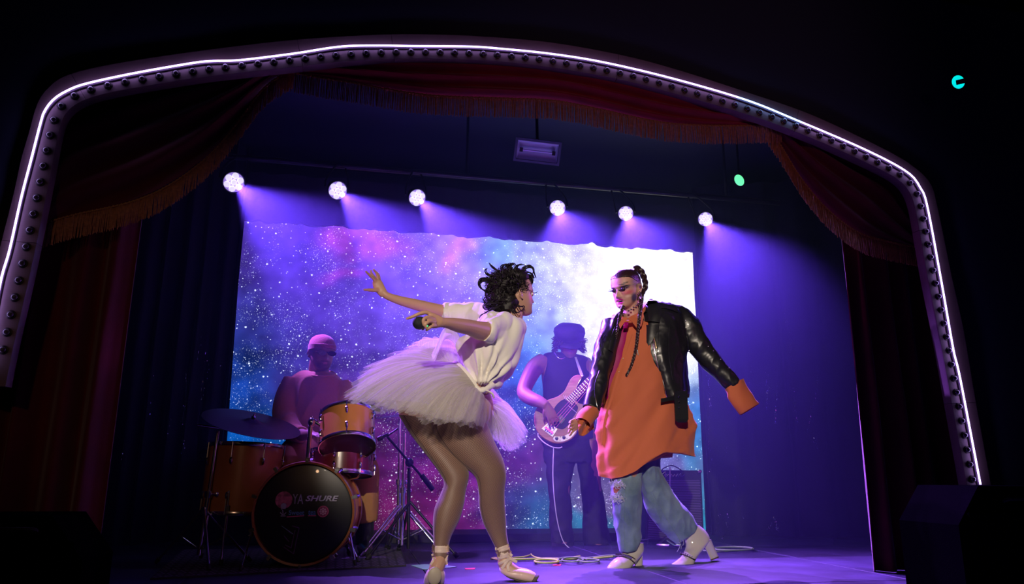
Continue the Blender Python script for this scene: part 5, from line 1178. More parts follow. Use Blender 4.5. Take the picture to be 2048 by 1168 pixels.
for pth, par in (([(1231, 1113), (1245, 1114), (1258, 1118), (1270, 1127)], b1), ([(1361, 1108), (1372, 1112), (1383, 1117), (1390, 1120)], b2)):
    q = MB(); strip_on(q, bb_, pth, 2.4, .003, th=.003, Y=4.3)
    if par is b1: strip_on(q, bb_, [(1231, 1108), (1245, 1109), (1260, 1113), (1270, 1119)], 2.0, .003, th=.003, Y=4.3)
    obj('strap', q, mat('dark_strap', (.02, .01, .02), .4), par)
    A = resample(crom(pth, 4), 26 if par is b1 else 9)
    q = MB()
    for x, y in A[:20 if par is b1 else 7]: p = on(bb_, x, y - 2.4, .006, 4.3); q.box(p, (.004, .004, .011), Matrix.Rotation(.3, 3, 'Y'))
    obj('rhinestones', q, mat('rhinestone', (.85, .75, .85), .05, metal=.9), par, smooth=False)['kind'] = 'stuff'
# --- face jewels, ear rings, choker
bh = bvh_of(bo); m_gem = mat('face_jewel', (.9, .85, .88), .06, metal=.8); m_gold = mat('gold', (.80, .58, .28), .2, metal=1)
q = MB()
for x, y in resample(crom([(1272, 566), (1264, 569), (1255, 572), (1247, 576), (1240, 579), (1233, 581), (1226, 581), (1220, 580)], 3), 30):
    q.ell(on(bh, x, y, .0015, 4.25), .0026, n=6, m=4)
obj('face_jewels', q, m_gem, root)['kind'] = 'stuff'
for i, (x, y, l) in enumerate(((1275, 590, .030), (1279, 585, .022))):
    q = MB(); c0 = P(x, y - 2, 4.27); q.tube([c0, c0 + Vector((.004, -.002, -.012)), c0 + Vector((-.002, -.003, -.012 - l)), c0 + Vector((.006, -.002, -.020 - l * 1.3)), c0 + Vector((.010, 0, -.012 - l * .4))], [.002, .0035, .004, .0025, .002], 8, 4); obj('earring', q, m_gold if i == 0 else m_chr, root)
q = MB()
for i, (x, y) in enumerate(((1240, 625), (1247, 628), (1257, 622), (1262, 619), (1267, 615), (1272, 611), (1276, 607))): q.ell(P(x, y, 4.275 + .004 * i), (.0075, .005, .006), n=8, m=6)
obj('choker', q, m_chr, root)
# ================================================================ bass player
YP = 5.7
root = thing('person', 'person in dark cap and sleeveless top with curly hair, playing a bass', 'person', tuple(PZ(1160, 1098)))
body = MB(); HP_ = .235
frP = head_frame(P(1138, 684, 5.66), math.radians(-8), math.radians(-24)); head_shape(body, frP, HP_, jaw=1.05)
body.tube([P(1133, 742, 5.75), P(1135, 722, 5.72), hp(frP, HP_, -.1, -.3, 0), hp(frP, HP_, -.08, -.1, 0)], [.09, .066, .06, .06], 14, 4)
body.sil([(1092, 706, 1180, 716, 5.75, .07), (1080, 718, 1188, 730, 5.75, .11), (1082, 745, 1188, 752, 5.75, .125), (1086, 785, 1186, 790, 5.75, .12), (1088, 830, 1188, 830, 5.75, .12), (1085, 880, 1195, 880, 5.75, .13), (1087, 915, 1197, 915, 5.75, .12)], n=24)
body.tubeP([(1086, 722, 5.74, 17), (1070, 735, 5.70, 18), (1055, 762, 5.62, 16), (1048, 785, 5.55, 14.5), (1062, 797, 5.48, 14), (1080, 804, 5.41, 12), (1094, 812, 5.37, 9)], n=14)
body.tubeP([(1182, 728, 5.74, 15), (1194, 750, 5.70, 16), (1203, 780, 5.66, 14), (1206, 800, 5.60, 12), (1210, 780, 5.50, 11), (1213, 755, 5.46, 9), (1214, 742, 5.46, 8)], n=14)
hand(body, P(1095, 812, 5.365), Vector((.32, -.05, -.75)), Vector((.25, .95, -.1)), .19, (.5, .55, .6, .6), .08, (.5, .4), side=-1)
hand(body, P(1214, 742, 5.45), Vector((-.1, -.1, .9)), Vector((-.5, -.8, 0)), .18, (1., 1., 1., 1.), .05, (.5, .7), side=1)
body.tubeP([(1118, 880, 5.75, 28), (1120, 960, 5.72, 20), (1122, 1060, 5.72, 15), (1126, 1098, 5.66, 12)], n=12); body.tubeP([(1175, 880, 5.75, 28), (1182, 960, 5.75, 20), (1192, 1060, 5.75, 15), (1194, 1098, 5.70, 12)], n=12)
me = remesh(body, .0075, 2); paint(me, (.24, .12, .09), [(hp(frP, HP_, .38, -.30, 0), (.1 * HP_, .05 * HP_, .1 * HP_), (.34, .11, .11), 3, frP[1:]), (hp(frP, HP_, .30, -.40, 0), (.18 * HP_, .12 * HP_, .2 * HP_), (.13, .08, .06), 1, frP[1:])])
bo = obj('body', me, m_skin_c, root, off=Vector()); eyes(root, frP, HP_, bo, closed=-.1, m_skin=mat('lid_skin_brown', (.36, .19, .14), .5))
rr = random.Random(3); m_hc = mat('brown_curly_hair', (.03, .018, .016), .6)
q = MB(); seeds = []
c, F, U, Sd = frP
for i in range(330):
    a = rr.uniform(-2.5, 2.5); u = rr.uniform(-.30, .16); d = (Sd * math.sin(a) - F * math.cos(a)).normalized()
    if abs(a) > 2.0 and u < .02: continue
    p = hp(frP, HP_, 0, u, 0) + d * .40 * HP_ * (1 if abs(a) < 1.7 else 1.05); seeds.append((p, d * .7 + Vector((0, 0, -.6)) * rr.random(), rr.uniform(.035, .065)))
q.ell(hp(frP, HP_, -.10, -.02, 0), (.098, .085, .09), Matrix((Sd, F, U)).transposed(), 16, 10)
curls(q, seeds, 0, .0062, rr, turn=10, seg=7); obj('hair', q, m_hc, root)
m_cap = mat('black_cap_cloth', (.012, .012, .018), .85, bump=.3)
q = MB(); R = []
for u, r_, f in ((.05, .40, .02), (.12, .44, .02), (.22, .50, .02), (.34, .54, -.02), (.46, .52, -.05), (.55, .42, -.07), (.60, .25, -.08), (.62, .02, -.08)):
    R.append([hp(frP, HP_, f + r_ * 1.05 * math.cos(2 * PI * j / 40), u + .02 * math.sin(j * PI / 5) * (r_ > .3), r_ * math.sin(2 * PI * j / 40)) for j in range(40)])
q.rings(R); cap_ = obj('flat_cap', q, m_cap, root)
q = MB(); q.sheet(lambda u, v: hp(frP, HP_, .38 + .30 * v * math.cos((u - .5) * 2.2), .10 - .14 * v - .03 * math.cos((u - .5) * 2), (u - .5) * .78 * (1 - .15 * v)), 14, 6, .006); obj('cap_peak', q, m_cap, cap_)
m_top = mat('black_tank_top', (.014, .014, .022), .8, bump=.3, bscale=30)
q = MB(); q.sil([(1102, 704, 1172, 712, 5.75, .085), (1086, 712, 1180, 722, 5.75, .125), (1084, 745, 1186, 752, 5.75, .14), (1085, 785, 1187, 790, 5.75, .14), (1086, 830, 1189, 830, 5.75, .14), (1084, 888, 1194, 888, 5.75, .15)], n=48, k=6, rnd=(.05, 0), fold=lambda v, a: 1 + .018 * math.sin(a * 6 + v * 8)); obj('tank_top', q, m_top, root)
m_jk = mat('black_jeans', (.010, .010, .018), .8, bump=.3, bscale=30)
q = MB()
q.sil([(1085, 880, 1196, 880, 5.75, .15), (1086, 905, 1197, 905, 5.75, .15), (1088, 925, 1196, 925, 5.75, .14)], n=40, k=3)
q.sil([(1087, 905, 1152, 905, 5.74, .12), (1092, 940, 1147, 940, 5.73, .11), (1097, 985, 1141, 985, 5.72, .095), (1099, 1030, 1144, 1030, 5.72, .09), (1100, 1070, 1147, 1070, 5.72, .09), (1103, 1094, 1149, 1092, 5.72, .09)], n=40, k=6, fold=lambda v, a: 1 + .03 * math.sin(a * 3 + 16 * v))
q.sil([(1146, 905, 1196, 905, 5.76, .12), (1155, 935, 1197, 940, 5.76, .11), (1163, 985, 1206, 985, 5.76, .1), (1165, 1030, 1212, 1030, 5.76, .095), (1166, 1070, 1219, 1065, 5.76, .095), (1168, 1092, 1222, 1090, 5.76, .095)], n=40, k=6, fold=lambda v, a: 1 + .03 * math.sin(a * 3 + 14 * v))
me = remesh(q, .009, 2, 'trousers'); creases(me, .006, 12, 4); obj('black_jeans', me, m_jk, root, off=Vector(), ang=80)
m_shoe = mat('black_shoe_leather', (.012, .012, .014), .4)
for rows in ([(1104, 1084, 1146, 1084, 5.70, .06), (1103, 1093, 1147, 1093, 5.66, .10), (1102, 1101, 1146, 1101, 5.62, .14), (1105, 1103, 1142, 1103, 5.62, .13)], [(1170, 1082, 1214, 1082, 5.76, .06), (1169, 1090, 1222, 1090, 5.74, .10), (1168, 1097, 1224, 1097, 5.70, .14), (1172, 1099, 1220, 1099, 5.70, .13)]):
    q = MB(); q.sil(rows, n=24, k=4); obj('shoe', q, m_shoe, root)
bP = bvh_of(bpy.data.objects['tank_top'])
q = MB(); strip_on(q, bP, [(1108, 704), (1114, 714), (1122, 718), (1131, 715)], 1.2, .006, th=.002, Y=5.6); obj('necklace', q, m_chr, root)
# --- bass guitar
bg = thing('bass_guitar', 'natural wood four-string bass guitar with white control plate, held by the player in the cap', 'guitar', tuple(P(1125, 840, 5.45)))
YG = 5.45
m_wood, nt, b = new_mat('natural_ash_wood')
def wood_nodes(nt, b, c0=(.24, .10, .05), c1=(.36, .17, .09)):
    N = nt.nodes; L = nt.links; tc = N.new('ShaderNodeTexCoord'); mp = N.new('ShaderNodeMapping'); mp.inputs['Rotation'].default_value = (0, .7, 0); mp.inputs['Scale'].default_value = (6, 6, 40); L.new(tc.outputs['Object'], mp.inputs[0])
    n = N.new('ShaderNodeTexNoise'); n.inputs['Scale'].default_value = 2; n.inputs['Detail'].default_value = 5; L.new(mp.outputs[0], n.inputs['Vector']); r = N.new('ShaderNodeValToRGB'); r.color_ramp.elements[0].position = .35; r.color_ramp.elements[0].color = (*c0, 1); r.color_ramp.elements[1].position = .68; r.color_ramp.elements[1].color = (*c1, 1); L.new(n.outputs['Fac'], r.inputs[0]); L.new(r.outputs[0], b.inputs['Base Color']); b.inputs['Roughness'].default_value = .42; b.inputs['Coat Weight'].default_value = .1
wood_nodes(nt, b)
def gp(x, y, d=0.): # point on the front of the guitar: plane tilted a little
    return P(x, y, YG - (x - 1130) * .0011 + d)
def slab(poly, d0, th, k=5):
    A = resample(crom(list(poly) + [poly[0]], k), 90)[:-1]; q = MB()
    ctr = A.mean(0)
    def off(s_, d): return [gp(ctr[0] + (a[0] - ctr[0]) * s_, ctr[1] + (a[1] - ctr[1]) * s_, d) for a in A]
    q.rings([off(.95, d0 + th), off(1, d0 + th - .006), off(1, d0 + .006), off(.975, d0)]); return q
BODY = [(1160, 750), (1152, 750), (1142, 757), (1135, 770), (1128, 783), (1115, 793), (1098, 799), (1082, 806), (1071, 820), (1068, 838), (1071, 856), (1080, 871), (1094, 881), (1110, 887), (1126, 886), (1142, 879), (1152, 869), (1156, 859), (1160, 845), (1168, 832), (1178, 824), (1186, 815), (1186, 807), (1178, 806), (1168, 808), (1157, 806), (1151, 797), (1151, 784), (1155, 771), (1162, 759), (1164, 753)]
obj('guitar_body', slab(BODY, 0, .042), m_wood, bg)
m_pg = mat('dark_pickguard', (.025, .022, .035), .55, spec=.2)
o_pg = obj('pickguard', slab([(1131, 797), (1143, 798), (1150, 806), (1156, 815), (1152, 826), (1144, 838), (1136, 850), (1126, 858), (1115, 856), (1107, 850), (1110, 840), (1106, 828), (1110, 814), (1120, 803)], -.004, .004, 4), m_pg, bg)
o_cp = obj('control_plate', slab([(1108, 872), (1118, 873), (1130, 871), (1140, 864), (1146, 855), (1152, 850), (1153, 858), (1149, 868), (1140, 877), (1126, 883), (1112, 883), (1106, 878)], -.004, .004, 4), mat('white_plate', (.75, .78, .72), .2, metal=.3), bg)
for x, y in ((1113.5, 877), (1128, 875), (1141, 867), (1148.5, 855)):
    q = MB(); p = gp(x, y, -.004); q.lathe(p, (CAMP - p), [(0, .013), (.012, .0115), (.015, .010), (.016, .001)], 16); obj('knob', q, mat('dark_knob', (.03, .03, .06), .3, metal=.4), o_cp)
for x, y in ((1120, 880.5), (1134, 876.5), (1121, 874), (1145, 862)): q = MB(); p = gp(x, y, -.004); q.lathe(p, (CAMP - p), [(0, .0035), (.002, .003), (.0022, .0005)], 8); obj('screw', q, m_house, o_cp)
dirN = Vector((66, -67, 0)).normalized()      # along the neck, in px
def gx(t, s_, d=0.): # t px along the neck from its joint, s px across
    return gp(1146 + dirN.x * t - dirN.y * s_ * -1 * -1, 795 + dirN.y * t + dirN.x * s_, d)
q = MB()
R = []
for t, w0 in ((-14, 8.6), (0, 8.4), (60, 7.2), (112, 6.2)): R.append([gx(t, -w0, -.012), gx(t, w0, -.012), gx(t, w0 * .9, .012), gx(t, 0, .022), gx(t, -w0 * .9, .012)])
q.rings(R); nk = obj('neck', q, mat('maple_neck', (.24, .13, .08), .55), bg)
q = MB(); R = []
for t, w0 in ((-14, 8.3), (0, 8.1), (60, 6.9), (108, 6.0)): R.append([gx(t, -w0, -.012), gx(t, -w0 * .6, -.017), gx(t, w0 * .6, -.017), gx(t, w0, -.012)])
q.rings(R); fb = obj('fretboard', q, mat('rosewood', (.10, .045, .045), .7, spec=.15), nk)
tt = 112.; k_ = 0; 
for k_ in range(1, 21):
    t = 108 - (124 + 60) * (1 - 2 ** (-k_ / 12)) * 1.0
    if t < -12: break
    w0 = 8.2 - t * .02; q = MB(); q.cyl(gx(t, -w0, -.0175), gx(t, w0, -.0175), .0012, n=6); obj('fret', q, m_chr, nk)
q = MB(); R = []
for t, a, c_ in ((108, -6.5, 6.5), (113, -7, 8), (120, -12, 9), (135, -13, 11), (142, -8, 12), (146, 0, 8)): R.append([gx(t, a, -.008), gx(t, c_, -.008), gx(t, c_, .010), gx(t, a, .010)])
q.rings(R); hs = obj('headstock', q, m_wood, bg)
for i, (t, s_) in enumerate(((119, -14), (127, -16), (135, -16), (128, 13))):
    q = MB(); q.cyl(gx(t, s_ * .6, -.002), gx(t, s_, -.002), .003, n=8); q.ell(gx(t, s_ * 1.25, -.002), (.010, .004, .012), n=10, m=6); obj('tuning_peg', q, m_chr, hs)
q = MB(); br = [(1101, 846), (1109, 850), (1118, 860), (1112, 870), (1104, 876), (1090, 866), (1080, 856), (1088, 850)]
A = [(1097, 845), (1115, 858), (1105, 874), (1083, 857)]
q.rings([[gp(x, y, -.002) for x, y in A], [gp(x, y, -.008) for x, y in A]]); brd = obj('bridge', q, m_chr, bg, smooth=False)
for i in range(4):
    f = (i + .5) / 4; x0, y0 = 1092 + 16 * f - 2, 853 + 13 * f + 1; q = MB(); q.box(gp(x0, y0, -.012), (.016, .012, .016), Matrix.Rotation(.75, 3, 'Y')); obj('saddle', q, m_chr, brd, smooth=False)
    x1, y1 = 1088 + 15 * f, 860 + 10 * f; q = MB(); q.cyl(gp(x1, y1, -.012), gp(x1 + 4, y1 - 5, -.012), .005, n=8); obj('saddle_barrel', q, m_chr, brd)
for sl in (-1, 1):
    pass
pc = [(1121, 829), (1131, 838), (1123, 848), (1112, 839)]
q = MB(); q.rings([[gp(x, y, -.004) for x, y in pc], [gp(x, y, -.013) for x, y in pc]]); obj('pickup', q, mat('pickup_black', (.012, .012, .015), .4), bg, smooth=False)
for i in range(4):
    s_ = (-1.5 + i) * 3.6; q = MB(); q.cyl(gp(1098 + 12 * (i / 3) - 5, 852 + 11 * (i / 3), -.018), gx(108, s_ * .75, -.020), .0011, n=5); obj('string', q, m_chr, bg)
for (x0, y0, l, a) in ((1129, 795, 10, 1.15), (1132.5, 796, 10, 1.15), (1136, 797, 10, 1.15)):
    q = MB(); c0 = gp(x0, y0, -.006); R_ = Matrix.Rotation(a, 3, 'Y'); q.box(c0, (l * S(YG), .001, .0045), R_); obj('emblem_stroke', q, mat('white_print', (.7, .7, .75), .4), o_pg, smooth=False)
for i in range(9):
    x, y = 1138 + i * 1.9, 812.5 + i * 1.6; q = MB(); q.box(gp(x, y, -.006), (.003, .001, .010 if i % 3 else .013), Matrix.Rotation(-.7, 3, 'Y')); obj('emblem_stroke', q, mat('white_print', (), .4), o_pg, smooth=False)
q = MB(); q.sheet(lambda u, v: P(1164 - 13 * u + (6 - 2 * u) * (v - .5), 752 - 38 * u, 5.46 + .17 * u + .02 * math.sin(u * PI)), 10, 3, .003); obj('strap', q, mat('grey_strap', (.45, .47, .5), .6), bg)
q = MB(); p = P(1164, 752, 5.44); q.lathe(p, CAMP - p, [(-.006, .006), (.004, .009), (.008, .006), (.009, .001)], 12); obj('strap_button', q, m_chr, bg)
# lead from the bass to the floor
q = MB(); q.tube([P(*p) for p in ((1124, 894, 5.42), (1118, 896, 5.41), (1104, 894, 5.42), (1088, 885, 5.44), (1077, 873, 5.46), (1076, 866, 5.46))], .0042, 8, 5)
q.tube([P(1107, 894, 5.43), P(1107, 905, 5.43), P(1106, 950, 5.44), P(1109, 1000, 5.46), P(1116, 1048, 5.5), P(1128, 1085, 5.52), P(1150, 1104, 5.5), P(1160, 1107, 5.5)], .0038, 8, 6)
single('guitar_lead', q, mat('pale_cable', (.55, .60, .62), .5), 'thin pale lead hanging from the bass guitar down to the floor', 'cable', tuple(P(1107, 900, 5.43)))
# ================================================================ drummer
YR = 5.35
root = thing('person', 'drummer in sunglasses, beanie and rust coloured sweater sitting behind the drums', 'person', tuple(PZ(640, 1105)))
body = MB(); HR = .235
frR = head_frame(P(643, 706, 5.33), math.radians(24), math.radians(-8)); head_shape(body, frR, HR, jaw=1.15)
body.tube([P(634, 770, 5.42), P(637, 748, 5.40), hp(frR, HR, -.1, -.3, 0), hp(frR, HR, -.08, -.1, 0)], [.10, .075, .068, .06], 14, 4)
body.sil([(598, 748, 676, 756, 5.42, .09), (580, 762, 688, 772, 5.42, .12), (580, 800, 690, 805, 5.42, .135), (582, 850, 688, 850, 5.42, .14), (580, 905, 692, 905, 5.40, .15)], n=24)
body.tubeP([(590, 768, 5.42, 20), (575, 800, 5.38, 19), (570, 838, 5.32, 17), (585, 862, 5.18, 15), (605, 870, 5.02, 11), (622, 868, 4.92, 9)], n=14)
body.tubeP([(682, 776, 5.42, 19), (698, 810, 5.36, 18), (704, 842, 5.28, 16), (690, 862, 5.12, 14), (672, 868, 5.0, 10), (660, 866, 4.93, 9)], n=14)
hand(body, P(622, 868, 4.92), Vector((.55, -.6, -.1)), Vector((.1, .1, -.9)), .18, (1.1, 1.1, 1.1, 1.1), .05, (.4, .6)); hand(body, P(660, 866, 4.93), Vector((-.3, -.8, -.1)), Vector((0, .1, -.9)), .18, (1.1, 1.1, 1.1, 1.1), .05, (.4, .6), side=-1)
body.tubeP([(600, 920, 5.35, 30), (590, 925, 5.15, 27), (580, 960, 5.08, 22), (581, 1040, 5.1, 17), (584, 1088, 5.1, 12)], n=12); body.tubeP([(680, 915, 5.35, 30), (715, 930, 5.22, 27), (728, 955, 5.2, 22), (728, 1030, 5.24, 17), (728, 1085, 5.24, 12)], n=12)
me = remesh(body, .008, 2); c, F, U, Sd = frR
paint(me, (.30, .16, .11), [(hp(frR, HR, .30, -.38, 0), (.20 * HR, .15 * HR, .26 * HR), (.10, .055, .04), 1.5, (F, U, Sd)), (hp(frR, HR, .40, -.235, 0), (.07 * HR, .03 * HR, .15 * HR), (.10, .055, .04), 1.5, (F, U, Sd)), (hp(frR, HR, .41, -.29, 0), (.06 * HR, .025 * HR, .09 * HR), (.40, .14, .12), 3, (F, U, Sd))])
bo = obj('body', me, m_skin_d, root, off=Vector())
m_bn = mat('rust_knit', (.30, .09, .05), .9, sheen=.3, bump=.6, bscale=120)
q = MB(); R = []
for u, r_, f, l_ in ((.13, .45, .0, .375), (.135, .475, .0, .395), (.24, .48, -.01, .40), (.25, .46, -.02, .385), (.36, .43, -.04, .36), (.46, .36, -.06, .30), (.53, .25, -.07, .21), (.56, .12, -.08, .1), (.565, .01, -.08, .01)):
    R.append([hp(frR, HR, f + r_ * math.cos(2 * PI * j / 40) * (1 + .01 * math.sin(j * PI)), u + (.02 * math.cos(2 * PI * j / 40) if u < .3 else 0) - (.12 * (1 - math.cos(2 * PI * j / 40)) / 2 if u < .2 else .04 * (1 - math.cos(2 * PI * j / 40)) / 2), l_ * math.sin(2 * PI * j / 40)) for j in range(40)])
q.rings(R); obj('beanie', q, m_bn, root)
m_sg = mat('sunglass_black', (.006, .006, .008), .1, coat=.6); q = MB()
for sg in (-1, 1):
    R = []
    for z in (0, .012):
        R.append([hp(frR, HR, .425 + z / HR - .05 * abs(.155 * sg + .12 * math.cos(t)) , .0 + .075 * math.sin(t), .155 * sg + .125 * math.cos(t)) for t in np.linspace(0, 2 * PI, 19)[:-1]])
    q.rings(R)
q.tube([hp(frR, HR, .45, .02, -.04), hp(frR, HR, .455, .03, 0), hp(frR, HR, .45, .02, .04)], .004, 6, 2)
for sg in (-1, 1): q.tube([hp(frR, HR, .41, .03, .28 * sg), hp(frR, HR, .30, .03, .345 * sg), hp(frR, HR, .0, .02, .36 * sg)], .0035, 6, 2)
obj('sunglasses', q, m_sg, root)
m_sw = mat('rust_sweater', (.38, .17, .06), .9, sheen=.3, bump=.4, bscale=60)
q = MB()
q.sil([(612, 741, 668, 746, 5.40, .09), (594, 747, 680, 757, 5.41, .12), (578, 762, 690, 772, 5.42, .145), (576, 800, 692, 805, 5.42, .155), (580, 850, 692, 850, 5.42, .16), (578, 895, 694, 895, 5.40, .165)], n=40, k=5, rnd=(.06, .06))
q.tubeP([(592, 766, 5.42, 24), (575, 800, 5.38, 22.5), (570, 838, 5.32, 21), (585, 862, 5.18, 18.5), (603, 869, 5.04, 14)], n=26, k=6)
q.tubeP([(680, 774, 5.42, 23), (694, 810, 5.36, 21), (699, 842, 5.28, 19.5), (690, 862, 5.12, 17), (674, 868, 5.02, 13)], n=26, k=6)
me = remesh(q, .008, 3, 'sweater'); creases(me, .010, 9, 5, (1, 1, .7)); obj('sweater', me, m_sw, root, off=Vector(), ang=80)
q = MB(); q.tube([P(614 + 28 * (1 + math.cos(t)) , 745 + 5 * math.sin(t) + 3, 5.36 - .09 * math.sin(t)) for t in np.linspace(0, 2 * PI, 13)[:-1]], .010, 8, 2, closed=True); obj('ribbed_collar', q, m_sw, root)
m_ch = mat('ochre_trousers', (.40, .20, .06), .85, bump=.3, bscale=40); q = MB()
q.sil([(570, 885, 700, 885, 5.40, .17), (568, 915, 704, 915, 5.35, .19)], n=30, k=3)
q.tubeP([(610, 905, 5.38, 38), (596, 915, 5.22, 37), (584, 935, 5.1, 34), (582, 975, 5.08, 30), (582, 1035, 5.1, 26)], n=26, k=6); q.tubeP([(676, 905, 5.38, 38), (705, 918, 5.27, 35), (725, 938, 5.2, 29), (728, 975, 5.2, 26), (729, 1040, 5.24, 24)], n=26, k=6)
me = remesh(q, .009, 3, 'trousers'); creases(me, .008, 9, 9, (1, 1, .6)); obj('trousers', me, m_ch, root, off=Vector(), ang=80)
for x, Y in ((583, 5.10), (729, 5.24)):
    q = MB(); q.tubeP([(x, 1030, Y, 18), (x, 1060, Y, 17), (x, 1088, Y, 17)], n=18, k=3); bz = PZ(x, 1096); zf = .05
    p = P(x, 1080, Y); q.tube([Vector((p.x, Y + .07, .045)), Vector((p.x, Y, .05)), Vector((p.x + .01, Y - .10, .042)), Vector((p.x + .02, Y - .20, .035))], [.042, .048, .044, .030], 16, 4); obj('boot', q, m_shoe, root)
# stool and sticks
st = thing('drum_stool', 'round black drum stool under the drummer', 'stool', tuple(PZ(640, 1095)))
c0 = P(640, 930, 5.42); q = MB(); q.lathe((c0.x, 5.42, c0.z - .10), (0, 0, 1), [(0, .14), (.015, .165), (.06, .17), (.08, .15), (.085, .01)], 28); obj('seat', q, m_mask, st)
q = MB(); q.cyl((c0.x, 5.42, .25), (c0.x, 5.42, c0.z - .1), .015, n=12); obj('post', q, m_chr, st)
for k_ in range(3): a = k_ * 2.1 + .4; q = MB(); q.cyl((c0.x, 5.42, .26), (c0.x + .24 * math.cos(a), 5.42 + .24 * math.sin(a), .012), .009, n=8); obj('leg', q, m_chr, st)
# ================================================================ drums
m_amb = mat('amber_drum_lacquer', (.52, .20, .055), .3, coat=.6, var=.12, vscale=5, bump=.08, bscale=300); m_hoop = mat('hoop_chrome', (.6, .58, .66), .2, metal=1)
m_head = mat('drum_skin_clear', (.10, .07, .10), .3, coat=.3); m_rub = mat('rubber', (.01, .01, .01), .7)
def leg(par, a, b_, r=.008, nm='leg', m=None):
    q = MB(); q.cyl(a, b_, r, n=10); o = obj(nm, q, m or m_chr, par); d = (Vector(b_) - Vector(a)).normalized()
    q = MB(); q.tube([Vector(b_) - d * .03, Vector(b_) + d * .004], [r * 1.8, r * 1.5], 10, 1); obj('rubber_foot', q, m_rub, o); return o
def drum(name, label, c, ax, r, dep, nl, m_shell, topm, botm, cat='drum', lugr=.010, group=None, loc=None, ph=0.):
    """c centre of the upper head, ax from upper to lower head"""
    ax = Vector(ax).normalized(); th = thing(name, label, cat, tuple(loc if loc is not None else c), group); c = Vector(c)
    q = MB(); q.lathe(c, ax, [(.004, r * .96), (.004, r), (dep * .5, r * 1.004), (dep - .004, r), (dep - .004, r * .96)], 56); obj('shell', q, m_shell, th)
    for z, mm in ((0, topm), (dep, botm)):
        q = MB(); s_ = 1 if z else -1
        q.lathe(c + ax * z, ax, [(0, .001), (.0015 * s_, r * .9), (0, r * .985), (-.006 * s_, r * .985), (-.005 * s_, .001)], 48); obj('drum_head', q, mm, th)
        q = MB(); q.lathe(c + ax * z, ax, [(-.012, r * 1.0), (-.012, r * 1.035), (.0, r * 1.05), (.012, r * 1.035), (.012, r * 1.0)], 56, closed=True); obj('hoop', q, m_hoop, th)
    a = ax.orthogonal().normalized(); b_ = ax.cross(a)
    for k_ in range(nl):
        t = 2 * PI * k_ / nl + ph; d = a * math.cos(t) + b_ * math.sin(t); p = c + d * r * 1.02
        for z in (dep * .25, dep * .75):
            q = MB(); q.tube([p + ax * (z - .022), p + d * .008 + ax * (z - .014), p + d * .011 + ax * z, p + d * .008 + ax * (z + .014), p + ax * (z + .022)], [.004, .008, .0095, .008, .004], 8, 2); obj('lug', q, m_hoop, th)
        for z0, z1 in ((-.008, dep * .25), (dep + .008, dep * .75)): q = MB(); q.cyl(p + d * .012 + ax * z0, p + d * .012 + ax * z1, .003, n=6); obj('tension_rod', q, m_hoop, th)
    return th
# bass drum
c = P(606, 1049, 4.5); rB = 91.5 * S(4.5); c.z = rB + .012; ax = Vector((.10, 1, 0)).normalized()
bd = thing('bass_drum', 'large bass drum with black front head, white stickers and amber hoop', 'drum', (c.x, c.y, 0))
q = MB(); q.lathe(c, ax, [(.03, rB * .90), (.03, rB * .955), (.40, rB * .955), (.40, rB * .9)], 64); obj('shell', q, m_amb, bd)
m_bh = mat('black_drum_head', (.010, .010, .018), .35, coat=.2)
q = MB(); q.lathe(c, ax, [(.012, .001), (.008, rB * .90), (.012, rB * .94), (.02, rB * .94), (.02, .001)], 64); hd = obj('drum_head', q, m_bh, bd)
q = MB(); q.lathe(c + ax * .42, ax, [(.012, .001), (.008, rB * .90), (.012, rB * .94), (-.02, rB * .94), (-.02, .001)], 64); obj('drum_head', q, m_head, bd)
for z in (.0, .40):
    q = MB(); q.lathe(c + ax * z, ax, [(-.012, rB * .945), (-.014, rB * .985), (.0, rB * 1.0), (.03, rB * 1.0), (.032, rB * .955)], 72, closed=True); obj('hoop', q, mat('amber_hoop', (.30, .10, .035), .3, coat=.5), bd)
rgt = Vector((0, 0, 1)).cross(ax).normalized() * -1; rgt = rgt if rgt.x > 0 else -rgt; upv = Vector((0, 0, 1))
def bp_(px, py, lift=.006): # a point on the front head under that pixel
    d = ray(px, py); t = (c - CAMP).dot(ax) / d.dot(ax); return CAMP + d * t + ax * (.009 - lift)
for k_ in range(10):
    t = 2 * PI * (k_ + .5) / 10; d = rgt * math.cos(t) + upv * math.sin(t)
    q = MB(); q.box(c + d * rB * 1.015 + ax * .01, (.03, .05, .018), Matrix((d, ax, d.cross(ax))).transposed()); q.cyl(c + d * rB * 1.03 + ax * -.015, c + d * rB * 1.0 + ax * .14, .004, n=8); obj('claw', q, m_hoop, bd)
    q = MB(); q.tube([c + d * rB * .96 + ax * .12, c + d * (rB * .96 + .02) + ax * .15, c + d * rB * .96 + ax * .18], [.008, .013, .008], 8, 2); obj('lug', q, m_hoop, bd)
def text(parent, s, px, py, h_px, m, th=.0015, shear=0., sx=1., name='lettering', bold=0.):
    cu = bpy.data.curves.new('t', 'FONT'); cu.body = s; cu.size = 1; cu.extrude = .02; cu.offset = bold; cu.shear = shear; cu.resolution_u = 3
    o = bpy.data.objects.new('t', cu); COL.objects.link(o); dg = bpy.context.evaluated_depsgraph_get(); me = bpy.data.meshes.new_from_object(o.evaluated_get(dg)); bpy.data.objects.remove(o)
    return me
def place_text(me, org, R_, U_, hgt, sx, off):
    F_ = R_.cross(U_)
    for v in me.vertices: p = org + R_ * v.co.x * hgt * sx + U_ * v.co.y * hgt + F_ * v.co.z * .06; v.co = p - off
